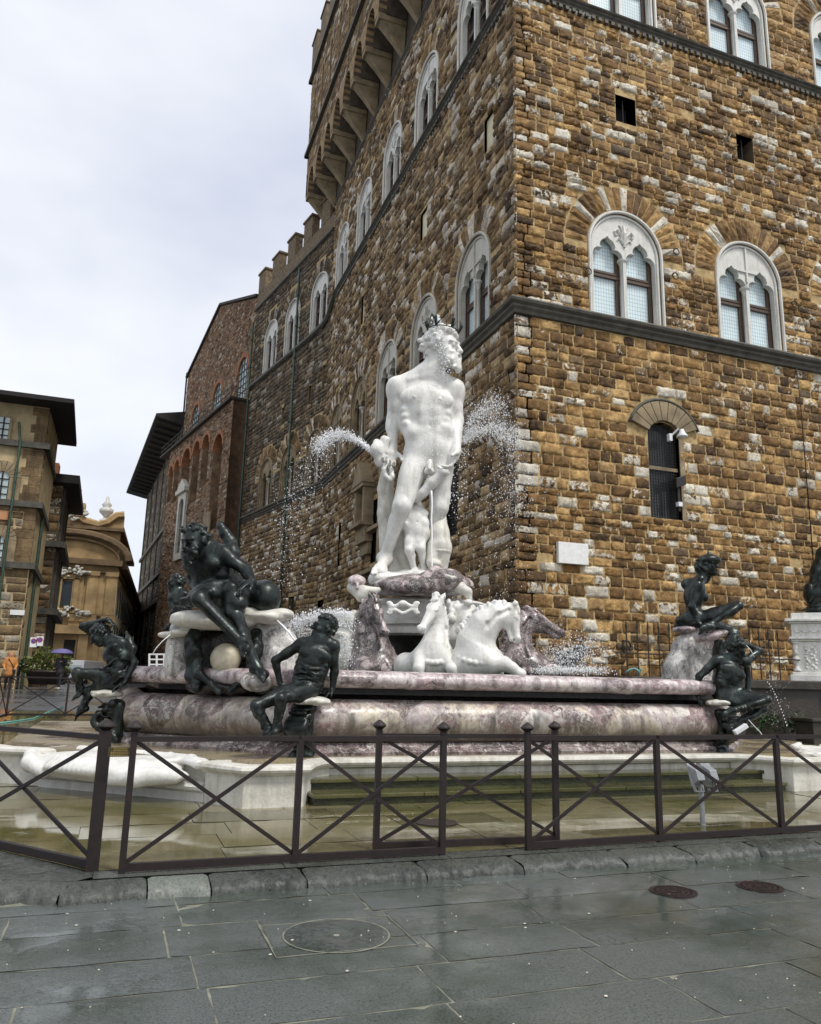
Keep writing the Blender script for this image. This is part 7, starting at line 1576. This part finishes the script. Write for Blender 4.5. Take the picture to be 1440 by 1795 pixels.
def mk_misc():
    P=picker(39.); c=P(82,1200); t=thing('potted_bush','large yellow green leafy bush in a dark round planter at the corner building','plant',c)
    m=MB(); m.lathe(c,[(.001,0),(.8,0),(1.0,.55),(1.08,.6),(1.05,.66),(.9,.62),(.001,.6)],20); m.build('planter',MAT['castiron'],t,smooth=True); g=np.random.RandomState(9); m=MB()
    for i in range(2200):
        v=g.normal(size=3); v/=np.linalg.norm(v); rr=g.uniform(.55,1.)*(1+.18*math.sin(5*v[0]+3*v[2])); p=c+np.array([v[0]*1.15*rr,v[1]*.95*rr,.95+v[2]*.75*rr]); 
        if p[2]<c[2]+.5: continue
        d=nrm(v+g.normal(size=3)*.7); s_=perp(g.normal(size=3),d)*.04; m.add([p,p+d*.07+s_,p+d*.16,p+d*.07-s_],[(0,1,2,3)])
    m.build('leaves',MAT['leaf'],t); m=MB()
    for i in range(9): a=i*.7; m.tube([c+UP*.55,c+np.array([.3*math.cos(a),.3*math.sin(a),1.0]),c+np.array([.7*math.cos(a),.6*math.sin(a),1.35])],[.04,.03,.012],5)
    m.build('stems',MAT['wood'],t)
    # parked white van seen end-on
    P=picker(62.); c=P(122,1202); t=thing('parked_van','small white van parked far down the street beyond the purple umbrella','van',c); w=.92; L=4.2
    T=lambda x,y,z: tuple(c+RT*x+FWH*y+UP*z)
    m=MB(); prof=[(0,.35),(.0,1.0),(.35,1.95),(L,1.95),(L,.35)]
    vs=[T(-w*(1 if z<1.2 else .88),y,z) for y,z in prof]+[T(w*(1 if z<1.2 else .88),y,z) for y,z in prof]; m.add(vs,[(0,1,2,3,4),(9,8,7,6,5)]+[(i,5+i,5+(i+1)%5,(i+1)%5) for i in range(5)]); m.build('body',MAT['whitep'],t,bevel=.06)
    m=MB(); m.add([T(-.75,.03,1.12),T(.75,.03,1.12),T(.68,.31,1.82),T(-.68,.31,1.82)],[(0,1,2,3)]); m.build('windscreen',MAT['glass'],t)
    for q in(-1,1):
        for y in(.7,3.4): m=MB(); m.tube([T(q*.95,y,.33),T(q*.75,y,.33)],.33,14); m.build('wheel',MAT['coat_dark'],t)
        m=MB(); m.box(tuple(np.array(T(q*.7,-.03,.75))-[.15,.02,.07]),tuple(np.array(T(q*.7,-.03,.75))+[.15,.02,.07])); m.build('headlight',MAT['glass'],t)
    m=MB(); m.bar(T(-.4,-.04,.5),T(.4,-.04,.5),.03,.14); m.build('bumper',MAT['coat_dark'],t)
    # blue banner on the side wall, white barrier
    a=onp(492,1070,(XC-.6,0,0),(1,0,0)); t=thing('blue_banner','narrow vertical blue banner sign with pale marks at the foot of the stone palace side','sign',a); m=MB(); z0=onp(492,1108,(XC-.6,0,0),(1,0,0))[2]; z1=onp(492,1046,(XC-.6,0,0),(1,0,0))[2]; s_=nrm(RT)*.0+RT
    hw=.31*1.25; m.bar(a*[1,1,0]+UP*z0,a*[1,1,0]+UP*z1,.05,hw*2,RT); o=m.build('panel',MAT['bluecloth'],t); m=MB(); b=a-FWH*.045
    for f,h in((.86,.03),(.72,.05),(.5,.05),(.28,.03)): m.bar(b*[1,1,0]+RT*-.15+UP*(z0+(z1-z0)*f),b*[1,1,0]+RT*.15+UP*(z0+(z1-z0)*f),.01,h*(z1-z0),UP)
    m.build('marks',MAT['skylt'],t)
    P=picker(19.5); t=thing('white_barrier','low white railed barrier behind the left end of the basin','barrier',P(280,1168)); m=MB()
    for py in(1147,1156,1165): m.bar(P(261,py),P(303,py),.03,.035)
    m.build('rail',MAT['whitep'],t)
    for px in(262,275,288,302): m=MB(); m.bar(P(px,1146),P(px,1172),.04,.04,FWH); m.build('post',MAT['whitep'],t)
    # hoses
    m=MB(); q=[onz(x,y,.40) for x,y in((-12,1262),(30,1259),(60,1256),(85,1249),(110,1243))]; m.tube([p*[1,1,0]+UP*(.11+max(0,(p[1]-14)*.026)) for p in q],.022,7); o=m.build('hose',MAT['teal'],smooth=True); tag(o,'teal hose lying on the paving behind the left corner of the platform','hose')
    P=picker(17.6); m=MB(); m.tube([P(1097,1180),P(1104,1174),P(1113,1172),P(1120,1176),P(1122,1182)],.022,7); m.tube([P(1120,1182),P(1124,1174),P(1126,1172)],.02,6); o=m.build('hose',MAT['teal'],smooth=True); tag(o,'loop of pale teal hose hanging over the far basin edge near the spiked railing','hose')
    # a lamp resting on the platform by the right satyr
    P=picker(11.9); c=P(1298,1279); m=MB(); ax=nrm(RT*.9+UP*.55); m.bar(c-ax*.10,c+ax*.12,.09,.07,UP); o=m.build('small_lamp',MAT['whitep'],bevel=.012); tag(o,'small white lamp box tucked under the feet of the right corner satyr','lamp')
MAT['skylt']=simple('banner_marks',(.35,.55,.8),.6)
mk_misc()
